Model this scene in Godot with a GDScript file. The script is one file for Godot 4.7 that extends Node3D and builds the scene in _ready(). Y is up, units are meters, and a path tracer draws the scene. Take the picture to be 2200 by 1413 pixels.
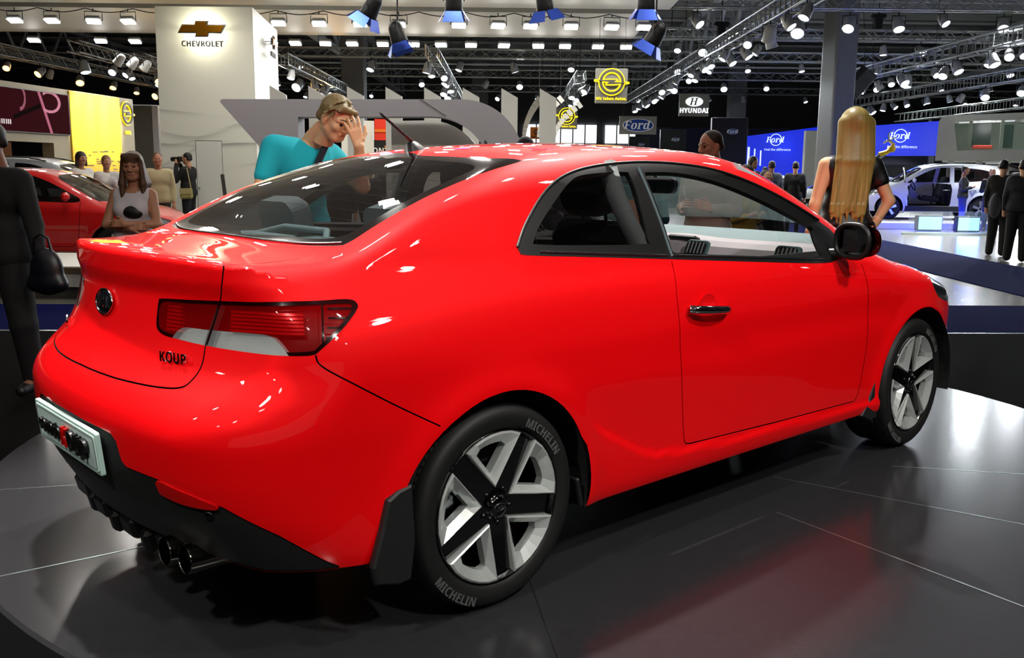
extends Node3D
# A motor-show hall: a red two-door coupe on a dark turntable, other stands behind it.
# World: square to the hall, y up from the turntable's top; hall(r, h, d) gives metres to the right, up and deep.
# The coupe has axes of its own: x to its nose, z to its right side; coupe_at() turns them into the world's.

const YAW := 0.0
const HALL_ORIGIN := Vector3.ZERO
const COUPE_TURN := 0.7371517
const COUPE_POS := Vector3(0.37756, 0.0, -4.23665)
const FLOOR_Y := -0.24

var M := {}
var used_names := {}

func hall(r: float, h: float, d: float) -> Vector3:
	return HALL_ORIGIN + Vector3(cos(YAW), 0, -sin(YAW)) * r + Vector3(sin(YAW), 0, cos(YAW)) * -d + Vector3(0, h, 0)

func hall_basis(turn := 0.0) -> Basis:
	return Basis(Vector3.UP, YAW + turn)

func coupe_at(p: Vector3) -> Vector3:
	return COUPE_POS + Basis(Vector3.UP, COUPE_TURN) * p

func numbered(called: String) -> String:
	if not used_names.has(called):
		used_names[called] = 0
		return called
	used_names[called] += 1
	return "%s_%03d" % [called, used_names[called]]

func tag(o: Node, label := "", category := "", group := "", kind := "") -> Node:
	if label: o.set_meta("label", label)
	if category: o.set_meta("category", category)
	if group: o.set_meta("group", group)
	if kind: o.set_meta("kind", kind)
	return o

# a thing: a Node3D at its base, added to the root
func thing(called: String, label: String, category: String, at := Vector3.ZERO, turn := 0.0, group := "") -> Node3D:
	var o := Node3D.new()
	o.name = numbered(called)
	add_child(o, true)
	o.position = at
	o.rotation.y = turn
	tag(o, label, category, group)
	return o

func put(mesh: Mesh, called: String, m: Material, parent: Node = null, at := Vector3.ZERO, basis := Basis()) -> MeshInstance3D:
	var o := MeshInstance3D.new()
	o.mesh = mesh
	o.material_override = m
	o.name = numbered(called) if parent == null else called
	(parent if parent else self).add_child(o, true)
	o.transform = Transform3D(basis, at)
	return o

func structure(mesh: Mesh, called: String, m: Material, at := Vector3.ZERO, basis := Basis()) -> MeshInstance3D:
	var o := put(mesh, called, m, null, at, basis)
	o.set_meta("kind", "structure")
	return o

func copy(o: Node3D, label := "", group := "") -> Node3D:
	var c: Node3D = o.duplicate()
	c.name = numbered(String(o.name))
	add_child(c, true)
	if label: c.set_meta("label", label)
	if group: c.set_meta("group", group)
	return c

# ---------- materials
func mat(called: String, color: Color, rough := 0.6, metal := 0.0) -> StandardMaterial3D:
	var m := StandardMaterial3D.new()
	m.resource_name = called
	m.albedo_color = color
	m.roughness = rough
	m.metallic = metal
	M[called] = m
	return m

func glow(called: String, color: Color, energy: float, albedo := Color(0.1, 0.1, 0.1)) -> StandardMaterial3D:
	var m := mat(called, albedo, 0.5)
	m.emission_enabled = true
	m.emission = color
	m.emission_energy_multiplier = energy
	return m

func pane(called: String, color: Color, alpha: float, rough := 0.0) -> StandardMaterial3D:
	var m := mat(called, Color(color.r, color.g, color.b, alpha), rough)
	m.transparency = BaseMaterial3D.TRANSPARENCY_ALPHA
	m.cull_mode = BaseMaterial3D.CULL_DISABLED
	return m

func noise_tex(seed_: int, freq: float, lo: Color, hi: Color, size := 512, kind := FastNoiseLite.TYPE_SIMPLEX_SMOOTH, octaves := 4) -> NoiseTexture2D:
	var n := FastNoiseLite.new()
	n.seed = seed_
	n.noise_type = kind
	n.frequency = freq
	n.fractal_octaves = octaves
	var t := NoiseTexture2D.new()
	t.width = size
	t.height = size
	t.seamless = true
	t.noise = n
	var g := Gradient.new()
	g.set_color(0, lo)
	g.set_color(1, hi)
	t.color_ramp = g
	return t

func normal_noise(seed_: int, freq: float) -> NoiseTexture2D:
	var n := FastNoiseLite.new()
	n.seed = seed_
	n.frequency = freq
	var t := NoiseTexture2D.new()
	t.width = 256
	t.height = 256
	t.seamless = true
	t.as_normal_map = true
	t.bump_strength = 2.0
	t.noise = n
	return t

# ---------- mesh builder
class MB:
	var v := PackedVector3Array()
	var n := PackedVector3Array()
	var uv := PackedVector2Array()
	var idx := PackedInt32Array()
	func quad(a: Vector3, b: Vector3, c: Vector3, d: Vector3) -> void:   # clockwise seen from outside
		var nn := (c - a).cross(b - a).normalized()
		var k := v.size()
		v.append_array([a, b, c, d])
		n.append_array([nn, nn, nn, nn])
		uv.append_array([Vector2(0, 1), Vector2(0, 0), Vector2(1, 0), Vector2(1, 1)])
		idx.append_array([k, k + 1, k + 2, k, k + 2, k + 3])
	func tri(a: Vector3, b: Vector3, c: Vector3) -> void:
		var nn := (c - a).cross(b - a).normalized()
		var k := v.size()
		v.append_array([a, b, c])
		n.append_array([nn, nn, nn])
		uv.append_array([Vector2(0, 1), Vector2(0, 0), Vector2(1, 0)])
		idx.append_array([k, k + 1, k + 2])
	# box with optional chamfer; centre c, half sizes h, turned by t
	func box(c: Vector3, size: Vector3, t := Basis(), ch := 0.0) -> void:
		var h := size * 0.5
		if ch <= 0.0:
			var p := []
			for i in 8:
				p.append(c + t * Vector3(h.x if i & 1 else -h.x, h.y if i & 2 else -h.y, h.z if i & 4 else -h.z))
			quad(p[4], p[6], p[7], p[5])
			quad(p[1], p[3], p[2], p[0])
			quad(p[5], p[7], p[3], p[1])
			quad(p[0], p[2], p[6], p[4])
			quad(p[6], p[2], p[3], p[7])
			quad(p[0], p[4], p[5], p[1])
			return
		ch = minf(ch, minf(h.x, minf(h.y, h.z)) * 0.95)
		for ax in 3:
			var b := (ax + 1) % 3
			var e := (ax + 2) % 3
			for s in [-1.0, 1.0]:
				var q := []
				for k in [[-1, -1], [1, -1], [1, 1], [-1, 1]]:
					var w := Vector3()
					w[ax] = s * h[ax]
					w[b] = k[0] * (h[b] - ch)
					w[e] = k[1] * (h[e] - ch)
					q.append(c + t * w)
				if s > 0: quad(q[3], q[2], q[1], q[0])
				else: quad(q[0], q[1], q[2], q[3])
			for s1 in [-1.0, 1.0]:
				for s2 in [-1.0, 1.0]:
					var q := []
					for k in [[-1, 0], [1, 0], [1, 1], [-1, 1]]:
						var w := Vector3()
						w[ax] = k[0] * (h[ax] - ch)
						w[b] = s1 * (h[b] - (0.0 if k[1] == 0 else ch))
						w[e] = s2 * (h[e] - (ch if k[1] == 0 else 0.0))
						q.append(c + t * w)
					if s1 * s2 > 0: quad(q[0], q[1], q[2], q[3])
					else: quad(q[3], q[2], q[1], q[0])
		for sx in [-1.0, 1.0]:
			for sy in [-1.0, 1.0]:
				for sz in [-1.0, 1.0]:
					var a := c + t * Vector3(sx * h.x, sy * (h.y - ch), sz * (h.z - ch))
					var b2 := c + t * Vector3(sx * (h.x - ch), sy * h.y, sz * (h.z - ch))
					var d2 := c + t * Vector3(sx * (h.x - ch), sy * (h.y - ch), sz * h.z)
					if sx * sy * sz > 0: tri(a, d2, b2)
					else: tri(a, b2, d2)
	# tube along points with radii; round section
	func tube(pts: Array, r: float, sides := 8, r2 := -1.0, caps := true) -> void:
		var k0 := v.size()
		var up := Vector3.UP
		var cnt := pts.size()
		for i in cnt:
			var d: Vector3 = (pts[mini(i + 1, cnt - 1)] - pts[maxi(i - 1, 0)]).normalized()
			if absf(d.dot(up)) > 0.95: up = Vector3.RIGHT
			var a := d.cross(up).normalized()
			var b := a.cross(d).normalized()
			up = b
			var rr := r if r2 < 0 else lerpf(r, r2, float(i) / maxf(1, cnt - 1))
			for s in sides + 1:
				var th := TAU * s / sides
				var nn := a * cos(th) + b * sin(th)
				v.append(pts[i] + nn * rr)
				n.append(nn)
				uv.append(Vector2(float(s) / sides, float(i) / maxf(1, cnt - 1)))
		for i in cnt - 1:
			for s in sides:
				var k := k0 + i * (sides + 1) + s
				idx.append_array([k, k + 1, k + sides + 1, k + 1, k + sides + 2, k + sides + 1])
		if caps:
			for e in [0, cnt - 1]:
				var base := v.size()
				var d: Vector3 = (pts[mini(e + 1, cnt - 1)] - pts[maxi(e - 1, 0)]).normalized() * (-1.0 if e == 0 else 1.0)
				v.append(pts[e])
				n.append(d)
				uv.append(Vector2.ZERO)
				for s in sides + 1:
					v.append(v[k0 + e * (sides + 1) + s])
					n.append(d)
					uv.append(Vector2.ZERO)
				for s in sides:
					if e == 0: idx.append_array([base, base + 2 + s, base + 1 + s])
					else: idx.append_array([base, base + 1 + s, base + 2 + s])
	# lathe profile [Vector2(radius, along)] about an axis; smooth within a run, breaks where breaks holds an index
	func lathe(profile: Array, origin: Vector3, axis: Vector3, seg := 48, breaks := []) -> void:
		axis = axis.normalized()
		var a := axis.cross(Vector3.UP if absf(axis.y) < 0.9 else Vector3.RIGHT).normalized()
		var b := axis.cross(a).normalized()
		var i := 0
		while i < profile.size() - 1:
			var j := i + 1
			while j < profile.size() - 1 and not (j in breaks): j += 1
			var k0 := v.size()
			for k in range(i, j + 1):
				var t: Vector2 = profile[mini(k + 1, j)] - profile[maxi(k - 1, i)]
				var nn := Vector2(t.y, -t.x).normalized()
				for s in seg + 1:
					var th := TAU * s / seg
					var dir := a * cos(th) + b * sin(th)
					v.append(origin + dir * profile[k].x + axis * profile[k].y)
					n.append((dir * nn.x + axis * nn.y).normalized())
					uv.append(Vector2(float(s) / seg, float(k) / profile.size()))
			for k in range(i, j):
				for s in seg:
					var q := k0 + (k - i) * (seg + 1) + s
					idx.append_array([q, q + seg + 1, q + 1, q + 1, q + seg + 1, q + seg + 2])
			i = j
	# prism of a 2D polygon in the plane (o, ax, ay), thick along az, both faces and sides
	func prism(poly: PackedVector2Array, o: Vector3, ax: Vector3, ay: Vector3, th: float, ch := 0.0) -> void:
		var az := ax.cross(ay).normalized()
		if Geometry2D.is_polygon_clockwise(poly):
			poly.reverse()
		var top := poly
		if ch > 0:
			var off := Geometry2D.offset_polygon(poly, -ch, Geometry2D.JOIN_MITER)
			if off.size() == 1 and off[0].size() == poly.size():
				top = off[0]
				if Geometry2D.is_polygon_clockwise(top): top.reverse()
				var best := 0
				for q in top.size():
					if top[q].distance_to(poly[0]) < top[best].distance_to(poly[0]): best = q
				var rolled := PackedVector2Array()
				for q in top.size(): rolled.append(top[(q + best) % top.size()])
				top = rolled
		for face in 2:
			var src := top if face == 1 else poly
			var tris := Geometry2D.triangulate_polygon(src)
			var k := v.size()
			for q in src:
				v.append(o + ax * q.x + ay * q.y + az * (th if face == 1 else 0.0))
				n.append(az if face == 1 else -az)
				uv.append(q)
			for t in range(0, tris.size(), 3):
				var c1: Vector2 = src[tris[t + 1]] - src[tris[t]]
				var c2: Vector2 = src[tris[t + 2]] - src[tris[t]]
				var ccw := c1.cross(c2) > 0
				if ccw == (face == 1): idx.append_array([k + tris[t], k + tris[t + 2], k + tris[t + 1]])
				else: idx.append_array([k + tris[t], k + tris[t + 1], k + tris[t + 2]])
		for i in poly.size():
			var j := (i + 1) % poly.size()
			var a0 := o + ax * poly[i].x + ay * poly[i].y
			var b0 := o + ax * poly[j].x + ay * poly[j].y
			var hh := th - ch
			quad(a0, a0 + az * hh, b0 + az * hh, b0)
			if ch > 0:
				var a1 := o + ax * top[i].x + ay * top[i].y + az * th
				var b1 := o + ax * top[j].x + ay * top[j].y + az * th
				quad(a0 + az * hh, a1, b1, b0 + az * hh)
	func append(o: MB, t := Transform3D()) -> void:
		var k := v.size()
		for q in o.v: v.append(t * q)
		for q in o.n: n.append((t.basis * q).normalized())
		uv.append_array(o.uv)
		var flip := t.basis.determinant() < 0
		for q in range(0, o.idx.size(), 3):
			if flip: idx.append_array([k + o.idx[q], k + o.idx[q + 2], k + o.idx[q + 1]])
			else: idx.append_array([k + o.idx[q], k + o.idx[q + 1], k + o.idx[q + 2]])
	func mesh() -> ArrayMesh:
		var am := ArrayMesh.new()
		if v.is_empty(): return am
		var arr := []
		arr.resize(Mesh.ARRAY_MAX)
		arr[Mesh.ARRAY_VERTEX] = v
		arr[Mesh.ARRAY_NORMAL] = n
		if uv.size() == v.size(): arr[Mesh.ARRAY_TEX_UV] = uv
		arr[Mesh.ARRAY_INDEX] = idx
		am.add_surface_from_arrays(Mesh.PRIMITIVE_TRIANGLES, arr)
		return am

func box_mesh(size: Vector3, ch := 0.0) -> ArrayMesh:
	var b := MB.new()
	b.box(Vector3.ZERO, size, Basis(), ch)
	return b.mesh()

func text_mesh(words: String, height: float, depth: float, font_name := "Droid Sans", bold := false, italic := false) -> MB:
	var t := TextMesh.new()
	var f := SystemFont.new()
	f.font_names = PackedStringArray([font_name])
	f.font_weight = 700 if bold else 400
	t.font = f
	t.text = words
	t.font_size = 64
	t.pixel_size = height / 46.0
	t.depth = depth
	t.curve_step = 2.0
	var arr := t.get_mesh_arrays()
	var b := MB.new()
	if arr.size() and arr[Mesh.ARRAY_VERTEX] != null:
		b.v = arr[Mesh.ARRAY_VERTEX]
		b.n = arr[Mesh.ARRAY_NORMAL]
		b.uv = PackedVector2Array()
		b.uv.resize(b.v.size())
		b.idx = arr[Mesh.ARRAY_INDEX] if arr[Mesh.ARRAY_INDEX] != null else PackedInt32Array(range(b.v.size()))
	if italic:
		for i in b.v.size(): b.v[i].x += b.v[i].y * 0.25
	return b

# a polygon with rounded corners
func rounded_rect(w: float, h: float, r: float, k := 4) -> PackedVector2Array:
	var out := PackedVector2Array()
	for c in 4:
		var cx := (w / 2 - r) * (1 if c == 0 or c == 3 else -1)
		var cy := (h / 2 - r) * (1 if c < 2 else -1)
		for i in k + 1:
			var a := PI / 2 * (c + float(i) / k)
			out.append(Vector2(cx + r * cos(a), cy + r * sin(a)))
	return out

func ellipse(a: float, b: float, k := 40) -> PackedVector2Array:
	var out := PackedVector2Array()
	for i in k: out.append(Vector2(a * cos(TAU * i / k), b * sin(TAU * i / k)))
	return out

# a smooth closed curve through points (Catmull-Rom), each leg cut in k
func smooth_loop(pts: Array, k := 5, closed := true) -> PackedVector2Array:
	var out := PackedVector2Array()
	var c := pts.size()
	for i in (c if closed else c - 1):
		var p0: Vector2 = pts[(i - 1 + c) % c] if closed else pts[maxi(i - 1, 0)]
		var p1: Vector2 = pts[i]
		var p2: Vector2 = pts[(i + 1) % c]
		var p3: Vector2 = pts[(i + 2) % c] if closed else pts[mini(i + 2, c - 1)]
		for j in k:
			out.append(p1.cubic_interpolate(p2, p0, p3, float(j) / k))
	if not closed: out.append(pts[c - 1])
	return out

func poly2(a: Array) -> PackedVector2Array:
	var out := PackedVector2Array()
	for i in range(0, a.size(), 2): out.append(Vector2(a[i], a[i + 1]))
	return out

func _ready() -> void:
	# ---- camera
	var cam := Camera3D.new()
	cam.name = "camera"
	cam.position = Vector3(0.0, 1.30870, 0.0)
	cam.rotation = Vector3(-0.1666114, 0.0, 0.0116915)
	cam.fov = 38.0065
	cam.far = 300.0
	add_child(cam)
	cam.current = true
	# ---- surroundings
	var env := Environment.new()
	env.background_mode = Environment.BG_COLOR
	env.background_color = Color(0.02, 0.02, 0.022)
	env.tonemap_mode = Environment.TONE_MAPPER_LINEAR
	env.tonemap_exposure = 1.0
	env.sdfgi_enabled = true
	env.ssao_enabled = true
	env.ssil_enabled = true
	var we := WorldEnvironment.new()
	we.name = "environment"
	we.environment = env
	add_child(we)
	car_materials()
	build_structure()
	build_lamps()
	build_coupe()
	stand_materials()
	build_tower()
	build_signs()
	build_yellow_stand()
	build_rear_stand()
	build_arch()
	build_right_stands()
	build_other_cars()
	build_near_people()
	build_far_people()

# ---------- car bodies: a smooth solid between a top, two sides, a front and a rear; its skin is found along rays from a spine inside
class Curve1:
	var lo := 0.0
	var hi := 1.0
	var inv := 1.0
	var t := PackedFloat32Array()
	func _init(tab: Array, blur := 0.0) -> void:
		var c := tab.size() / 2
		var xs := []
		var ys := []
		for i in c:
			xs.append(float(tab[2 * i]))
			ys.append(float(tab[2 * i + 1]))
		var h := []
		var d := []
		for i in c - 1:
			h.append(xs[i + 1] - xs[i])
			d.append((ys[i + 1] - ys[i]) / (xs[i + 1] - xs[i]))
		var m := []
		m.resize(c)
		m[0] = d[0]
		m[c - 1] = d[c - 2]
		for i in range(1, c - 1):
			m[i] = 0.0 if d[i - 1] * d[i] <= 0 else (h[i - 1] + h[i]) / (h[i - 1] / d[i] + h[i] / d[i - 1])
		lo = xs[0]
		hi = xs[c - 1]
		var cnt := 2400
		inv = (cnt - 1) / (hi - lo)
		t.resize(cnt)
		var s := 0
		for k in cnt:
			var x := lo + k / inv
			while s < c - 2 and x > xs[s + 1]: s += 1
			var u: float = (x - xs[s]) / h[s]
			var u2 := u * u
			var u3 := u2 * u
			t[k] = (2 * u3 - 3 * u2 + 1) * ys[s] + (u3 - 2 * u2 + u) * h[s] * m[s] + (3 * u2 - 2 * u3) * ys[s + 1] + (u3 - u2) * h[s] * m[s + 1]
		var r := int(blur * inv)
		if r > 0:
			for pass_ in 2:
				var acc := PackedFloat64Array()
				acc.resize(cnt + 1)
				acc[0] = 0
				for k in cnt: acc[k + 1] = acc[k] + t[k]
				var o := PackedFloat32Array()
				o.resize(cnt)
				for k in cnt:
					var w := mini(r, mini(k, cnt - 1 - k))
					o[k] = (acc[k + w + 1] - acc[k - w]) / (2 * w + 1)
				t = o
	func at(x: float) -> float:
		var f := clampf((x - lo) * inv, 0.0, t.size() - 1.001)
		var i := int(f)
		return t[i] + (t[i + 1] - t[i]) * (f - i)

# a piece of skin: positions, normals and two flat charts (round the car and up; along the car and across)
class Panel3:
	var v := PackedVector3Array()
	var n := PackedVector3Array()
	var c1 := PackedVector2Array()
	var c2 := PackedVector2Array()
	var idx := PackedInt32Array()

	func add_poly(o: Panel3, a: int, b: int, c: int, poly: PackedVector2Array, chart: int) -> void:
		var cc := o.c1 if chart == 1 else o.c2
		var p0 := cc[a]
		var e1 := cc[b] - p0
		var e2 := cc[c] - p0
		var det := e1.cross(e2)
		if absf(det) < 1e-12 or poly.size() < 3: return
		var tris := PackedInt32Array([0, 1, 2]) if poly.size() == 3 else Geometry2D.triangulate_polygon(poly)
		var k := v.size()
		for q in poly:
			var d := q - p0
			var w1 := d.cross(e2) / det
			var w2 := e1.cross(d) / det
			var w0 := 1.0 - w1 - w2
			v.append(o.v[a] * w0 + o.v[b] * w1 + o.v[c] * w2)
			n.append((o.n[a] * w0 + o.n[b] * w1 + o.n[c] * w2).normalized())
			c1.append(o.c1[a] * w0 + o.c1[b] * w1 + o.c1[c] * w2)
			c2.append(o.c2[a] * w0 + o.c2[b] * w1 + o.c2[c] * w2)
		for t in range(0, tris.size(), 3):
			var i := k + tris[t]
			var j := k + tris[t + 1]
			var l := k + tris[t + 2]
			if (v[l] - v[i]).cross(v[j] - v[i]).dot(n[i]) < 0: idx.append_array([i, l, j])
			else: idx.append_array([i, j, l])

	# split along a polygon drawn in a chart: [inside, outside]; facing limits the cut to skin that faces that way
	func cut(poly: PackedVector2Array, chart := 1, facing := Vector3.ZERO, least := -2.0) -> Array:
		var inside := Panel3.new()
		var outside := Panel3.new()
		for s in [inside, outside]:
			s.v = v
			s.n = n
			s.c1 = c1
			s.c2 = c2
		var cc := c1 if chart == 1 else c2
		var cell := 0.03
		var marks := {}
		var lo := poly[0]
		var hi := poly[0]
		for i in poly.size():
			var a := poly[i]
			var b := poly[(i + 1) % poly.size()]
			lo = lo.min(a)
			hi = hi.max(a)
			var steps := maxi(1, int(a.distance_to(b) / (cell * 0.4)))
			for s in steps + 1:
				var q := a.lerp(b, float(s) / steps)
				for dx in [-0.004, 0.004]:
					for dy in [-0.004, 0.004]:
						marks[Vector2i(int(floor((q.x + dx) / cell)), int(floor((q.y + dy) / cell)))] = true
		var oi := PackedInt32Array()
		var ii := PackedInt32Array()
		for t in range(0, idx.size(), 3):
			var a := idx[t]
			var b := idx[t + 1]
			var c := idx[t + 2]
			var p := cc[a]
			var q := cc[b]
			var r := cc[c]
			var tl := p.min(q).min(r)
			var th := p.max(q).max(r)
			if tl.x > hi.x or th.x < lo.x or tl.y > hi.y or th.y < lo.y or (least > -1.5 and n[a].dot(facing) < least):
				oi.push_back(a)
				oi.push_back(b)
				oi.push_back(c)
				continue
			var near := false
			for gx in range(int(floor(tl.x / cell)), int(floor(th.x / cell)) + 1):
				for gy in range(int(floor(tl.y / cell)), int(floor(th.y / cell)) + 1):
					if marks.has(Vector2i(gx, gy)):
						near = true
			if not near:
				if Geometry2D.is_point_in_polygon((p + q + r) / 3.0, poly): ii.append_array([a, b, c])
				else: oi.append_array([a, b, c])
				continue
			if absf((q - p).cross(r - p)) < 1e-9:
				oi.append_array([a, b, c])
				continue
			var tri := PackedVector2Array([p, q, r])
			var got := Geometry2D.intersect_polygons(tri, poly)
			if got.is_empty():
				oi.append_array([a, b, c])
				continue
			for g in got: inside.add_poly(self, a, b, c, g, chart)
			for g in Geometry2D.clip_polygons(tri, poly):
				if not Geometry2D.is_polygon_clockwise(g): outside.add_poly(self, a, b, c, g, chart)
		ii.append_array(inside.idx)
		inside.idx = ii
		oi.append_array(outside.idx)
		outside.idx = oi
		inside = inside.packed()
		return [inside, outside]

	# only the vertices in use
	func packed() -> Panel3:
		var s := Panel3.new()
		var to := PackedInt32Array()
		to.resize(v.size())
		to.fill(-1)
		s.idx.resize(idx.size())
		for t in idx.size():
			var i := idx[t]
			if to[i] < 0:
				to[i] = s.v.size()
				s.v.push_back(v[i])
				s.n.push_back(n[i])
				s.c1.push_back(c1[i])
				s.c2.push_back(c2[i])
			s.idx[t] = to[i]
		return s

	func moved(by: float) -> Panel3:
		var s := Panel3.new()
		s.v = v.duplicate()
		s.n = n.duplicate()
		s.c1 = c1
		s.c2 = c2
		s.idx = idx
		for i in v.size(): s.v[i] = v[i] + n[i] * by
		return s

	func join(o: Panel3) -> void:
		var k := v.size()
		v.append_array(o.v)
		n.append_array(o.n)
		c1.append_array(o.c1)
		c2.append_array(o.c2)
		for i in o.idx: idx.append(i + k)

	# to mesh data; side: 1 right, -1 mirrored to the left, 0 both
	func to_mb(side := 1) -> MB:
		var b := MB.new()
		for s in ([1, -1] if side == 0 else [side]):
			var k := b.v.size()
			if s == 1:
				b.v.append_array(v)
				b.n.append_array(n)
				for i in idx: b.idx.append(i + k)
			else:
				for i in v.size():
					b.v.append(Vector3(v[i].x, v[i].y, -v[i].z))
					b.n.append(Vector3(n[i].x, n[i].y, -n[i].z))
				for t in range(0, idx.size(), 3): b.idx.append_array([idx[t] + k, idx[t + 2] + k, idx[t + 1] + k])
			b.uv.append_array(c1)
		return b

	# closed shell: this skin pushed out by a and in by b, with walls along its open edges
	func shell(a: float, b: float, side := 1) -> MB:
		var out := moved(a).to_mb(side)
		var inn := moved(b).to_mb(side)
		var m := MB.new()
		m.append(out)
		var k := m.v.size()
		m.v.append_array(inn.v)
		for q in inn.n: m.n.append(-q)
		m.uv.append_array(inn.uv)
		for t in range(0, inn.idx.size(), 3): m.idx.append_array([k + inn.idx[t], k + inn.idx[t + 2], k + inn.idx[t + 1]])
		var edges := {}
		var key := func(q: Vector3) -> Vector3i: return Vector3i((q * 20000.0).round())
		for t in range(0, out.idx.size(), 3):
			for e in 3:
				var i := out.idx[t + e]
				var j := out.idx[t + (e + 1) % 3]
				var ki: Vector3i = key.call(out.v[i])
				var kj: Vector3i = key.call(out.v[j])
				if edges.has([kj, ki]): edges.erase([kj, ki])
				else: edges[[ki, kj]] = [i, j]
		for e in edges.values(): m.quad(inn.v[e[0]], inn.v[e[1]], out.v[e[1]], out.v[e[0]])
		return m

class BodyShape:
	var top: Curve1
	var crown: Curve1
	var rear: Curve1
	var front: Curve1
	var side: Curve1
	var taper: Curve1
	var inset: Curve1
	var sill: Curve1
	var rear_low := 0.22
	var rear_high := 0.35
	var front_bow := 0.45
	var lip_k := 0.02
	var axle_r := -1.325
	var axle_f := 1.325
	var wheel_y := 0.3125
	var flare := 0.013
	var flare_r := 0.365
	var spine_a := -1.5
	var spine_b := 1.45
	var spine_y := 0.70
	var detail := true

	func zs(x: float, y: float) -> float:
		var t := clampf((y - 0.8) / 0.25, 0.0, 1.0)
		var z := side.at(y) - taper.at(x) - inset.at(x) * t * t * (3 - 2 * t)
		if y < 0.85:
			var dy := y - wheel_y
			var dr := (sqrt((x - axle_r) * (x - axle_r) + dy * dy) - flare_r) / 0.06
			if absf(dr) < 3.0: z += flare * exp(-dr * dr)
			var df := (sqrt((x - axle_f) * (x - axle_f) + dy * dy) - flare_r) / 0.06
			if absf(df) < 3.0: z += flare * exp(-df * df)
			if detail and y < 0.5 and x > -1.0 and x < 1.05:
				# sill: stands proud below a crease that climbs behind the door
				var u := clampf((sill.at(x) - y) / 0.03 + 0.4, 0.0, 1.0)
				z += 0.014 * u * u * (3 - 2 * u)
			if detail and y > 0.5 and x > -0.75 and x < 1.0:
				# hollow under the shoulder line of the door
				var wv := (y - 0.70) / 0.075
				var fx := clampf((x + 0.75) / 0.6, 0.0, 1.0)
				z -= 0.006 * exp(-wv * wv) * fx * fx * (3 - 2 * fx)
		return z

	func smax(a: float, b: float, k: float) -> float:
		var h := k - absf(a - b)
		if h <= 0: return maxf(a, b)
		return maxf(a, b) + h * h / k * 0.25

	func f(x: float, y: float, z: float) -> float:
		var fs := (z - zs(x, y)) * (0.88 if y > 0.97 else (1.0 if y < 0.93 else 1.0 - 3.0 * (y - 0.93)))
		var ft := (y - top.at(x) + crown.at(x) * z * z) * 0.92
		var k1 := clampf((y - 0.6) / 0.2, 0.0, 1.0)
		k1 = k1 * k1 * (3 - 2 * k1)
		var fr := -1.0
		if x < -1.0: fr = (rear.at(y) + lerpf(rear_low, rear_high, k1) * z * z - x) * 0.93
		var ff := -1.0
		if x > 0.8: ff = (x - front.at(y) + front_bow * z * z) * 0.9
		var k2 := clampf((0.9 - y) / 0.3, 0.0, 1.0)
		var g := smax(smax(fs, fr, 0.10 + 0.12 * k2 * k2 * (3 - 2 * k2)), ff, 0.2)
		var k3 := clampf((x + 1.5) / 0.7, 0.0, 1.0)
		var kt := 0.05 + 0.05 * k3 * k3 * (3 - 2 * k3)
		return maxf(smax(fs, smax(ff, smax(fr, ft, lip_k), 0.1), kt), g)

	func chart(p: Vector3) -> Vector2:
		if p.x > spine_b: return Vector2(spine_b - spine_a + 0.8 * atan2(p.x - spine_b, p.z), p.y)
		if p.x > spine_a: return Vector2(p.x - spine_a, p.y)
		return Vector2(-0.8 * atan2(spine_a - p.x, p.z), p.y)

	func grad(p: Vector3) -> Vector3:
		var e := 0.0025
		return Vector3(f(p.x + e, p.y, p.z) - f(p.x - e, p.y, p.z), f(p.x, p.y + e, p.z) - f(p.x, p.y - e, p.z), f(p.x, p.y, p.z + e) - f(p.x, p.y, maxf(0.0, p.z - e))).normalized()

	func skin(nr: int, ns: int, nf: int, nv: int, low := -52.0) -> Panel3:
		var s := Panel3.new()
		var cols := nr + ns + nf + 1
		var prev := PackedFloat32Array()
		prev.resize(nv + 1)
		prev.fill(0.8)
		for i in cols:
			var bx := 0.0
			var dx := 0.0
			var dz := 1.0
			if i < nr:
				var a := PI / 2 * (1.0 - float(i) / nr)
				bx = spine_a
				dx = -sin(a)
				dz = cos(a)
			elif i <= nr + ns:
				bx = lerpf(spine_a, spine_b, float(i - nr) / ns)
			else:
				var a := PI / 2 * float(i - nr - ns) / nf
				bx = spine_b
				dx = sin(a)
				dz = cos(a)
			for j in nv + 1:
				var ph := deg_to_rad(lerpf(low, 90.0, float(j) / nv))
				var cx := cos(ph) * dx
				var cy := sin(ph)
				var cz := cos(ph) * dz
				# bracket the skin along the ray, starting from the neighbour's answer
				var t := prev[j]
				var fa := f(bx + cx * t, spine_y + cy * t, cz * t)
				var step := 0.04
				var t2 := t
				var fb := fa
				if fa < 0:
					while fb < 0 and t2 < 2.5:
						t = t2
						fa = fb
						t2 += step
						fb = f(bx + cx * t2, spine_y + cy * t2, cz * t2)
				else:
					while fa >= 0 and t > 0.05:
						t2 = t
						fb = fa
						t -= step
						fa = f(bx + cx * t, spine_y + cy * t, cz * t)
				for k in 7:
					var tm := clampf(t + (t2 - t) * (fa / (fa - fb)), t + (t2 - t) * 0.05, t + (t2 - t) * 0.95)
					var fm := f(bx + cx * tm, spine_y + cy * tm, cz * tm)
					if absf(fm) < 2e-5:
						t = tm
						t2 = tm
						break
					if fm < 0:
						t = tm
						fa = fm
					else:
						t2 = tm
						fb = fm
				t = (t + t2) * 0.5
				prev[j] = t
				var p := Vector3(bx + cx * t, spine_y + cy * t, cz * t)
				s.v.append(p)
				var g := grad(p)
				if cz * t < 1e-5: g.z = 0.0
				s.n.append(g.normalized())
				s.c1.append(chart(p))
				s.c2.append(Vector2(p.x, p.z))
		for i in cols - 1:
			for j in nv:
				var k := i * (nv + 1) + j
				var q := k + nv + 1
				s.idx.append_array([k, k + 1, q, k + 1, q + 1, q])
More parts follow.
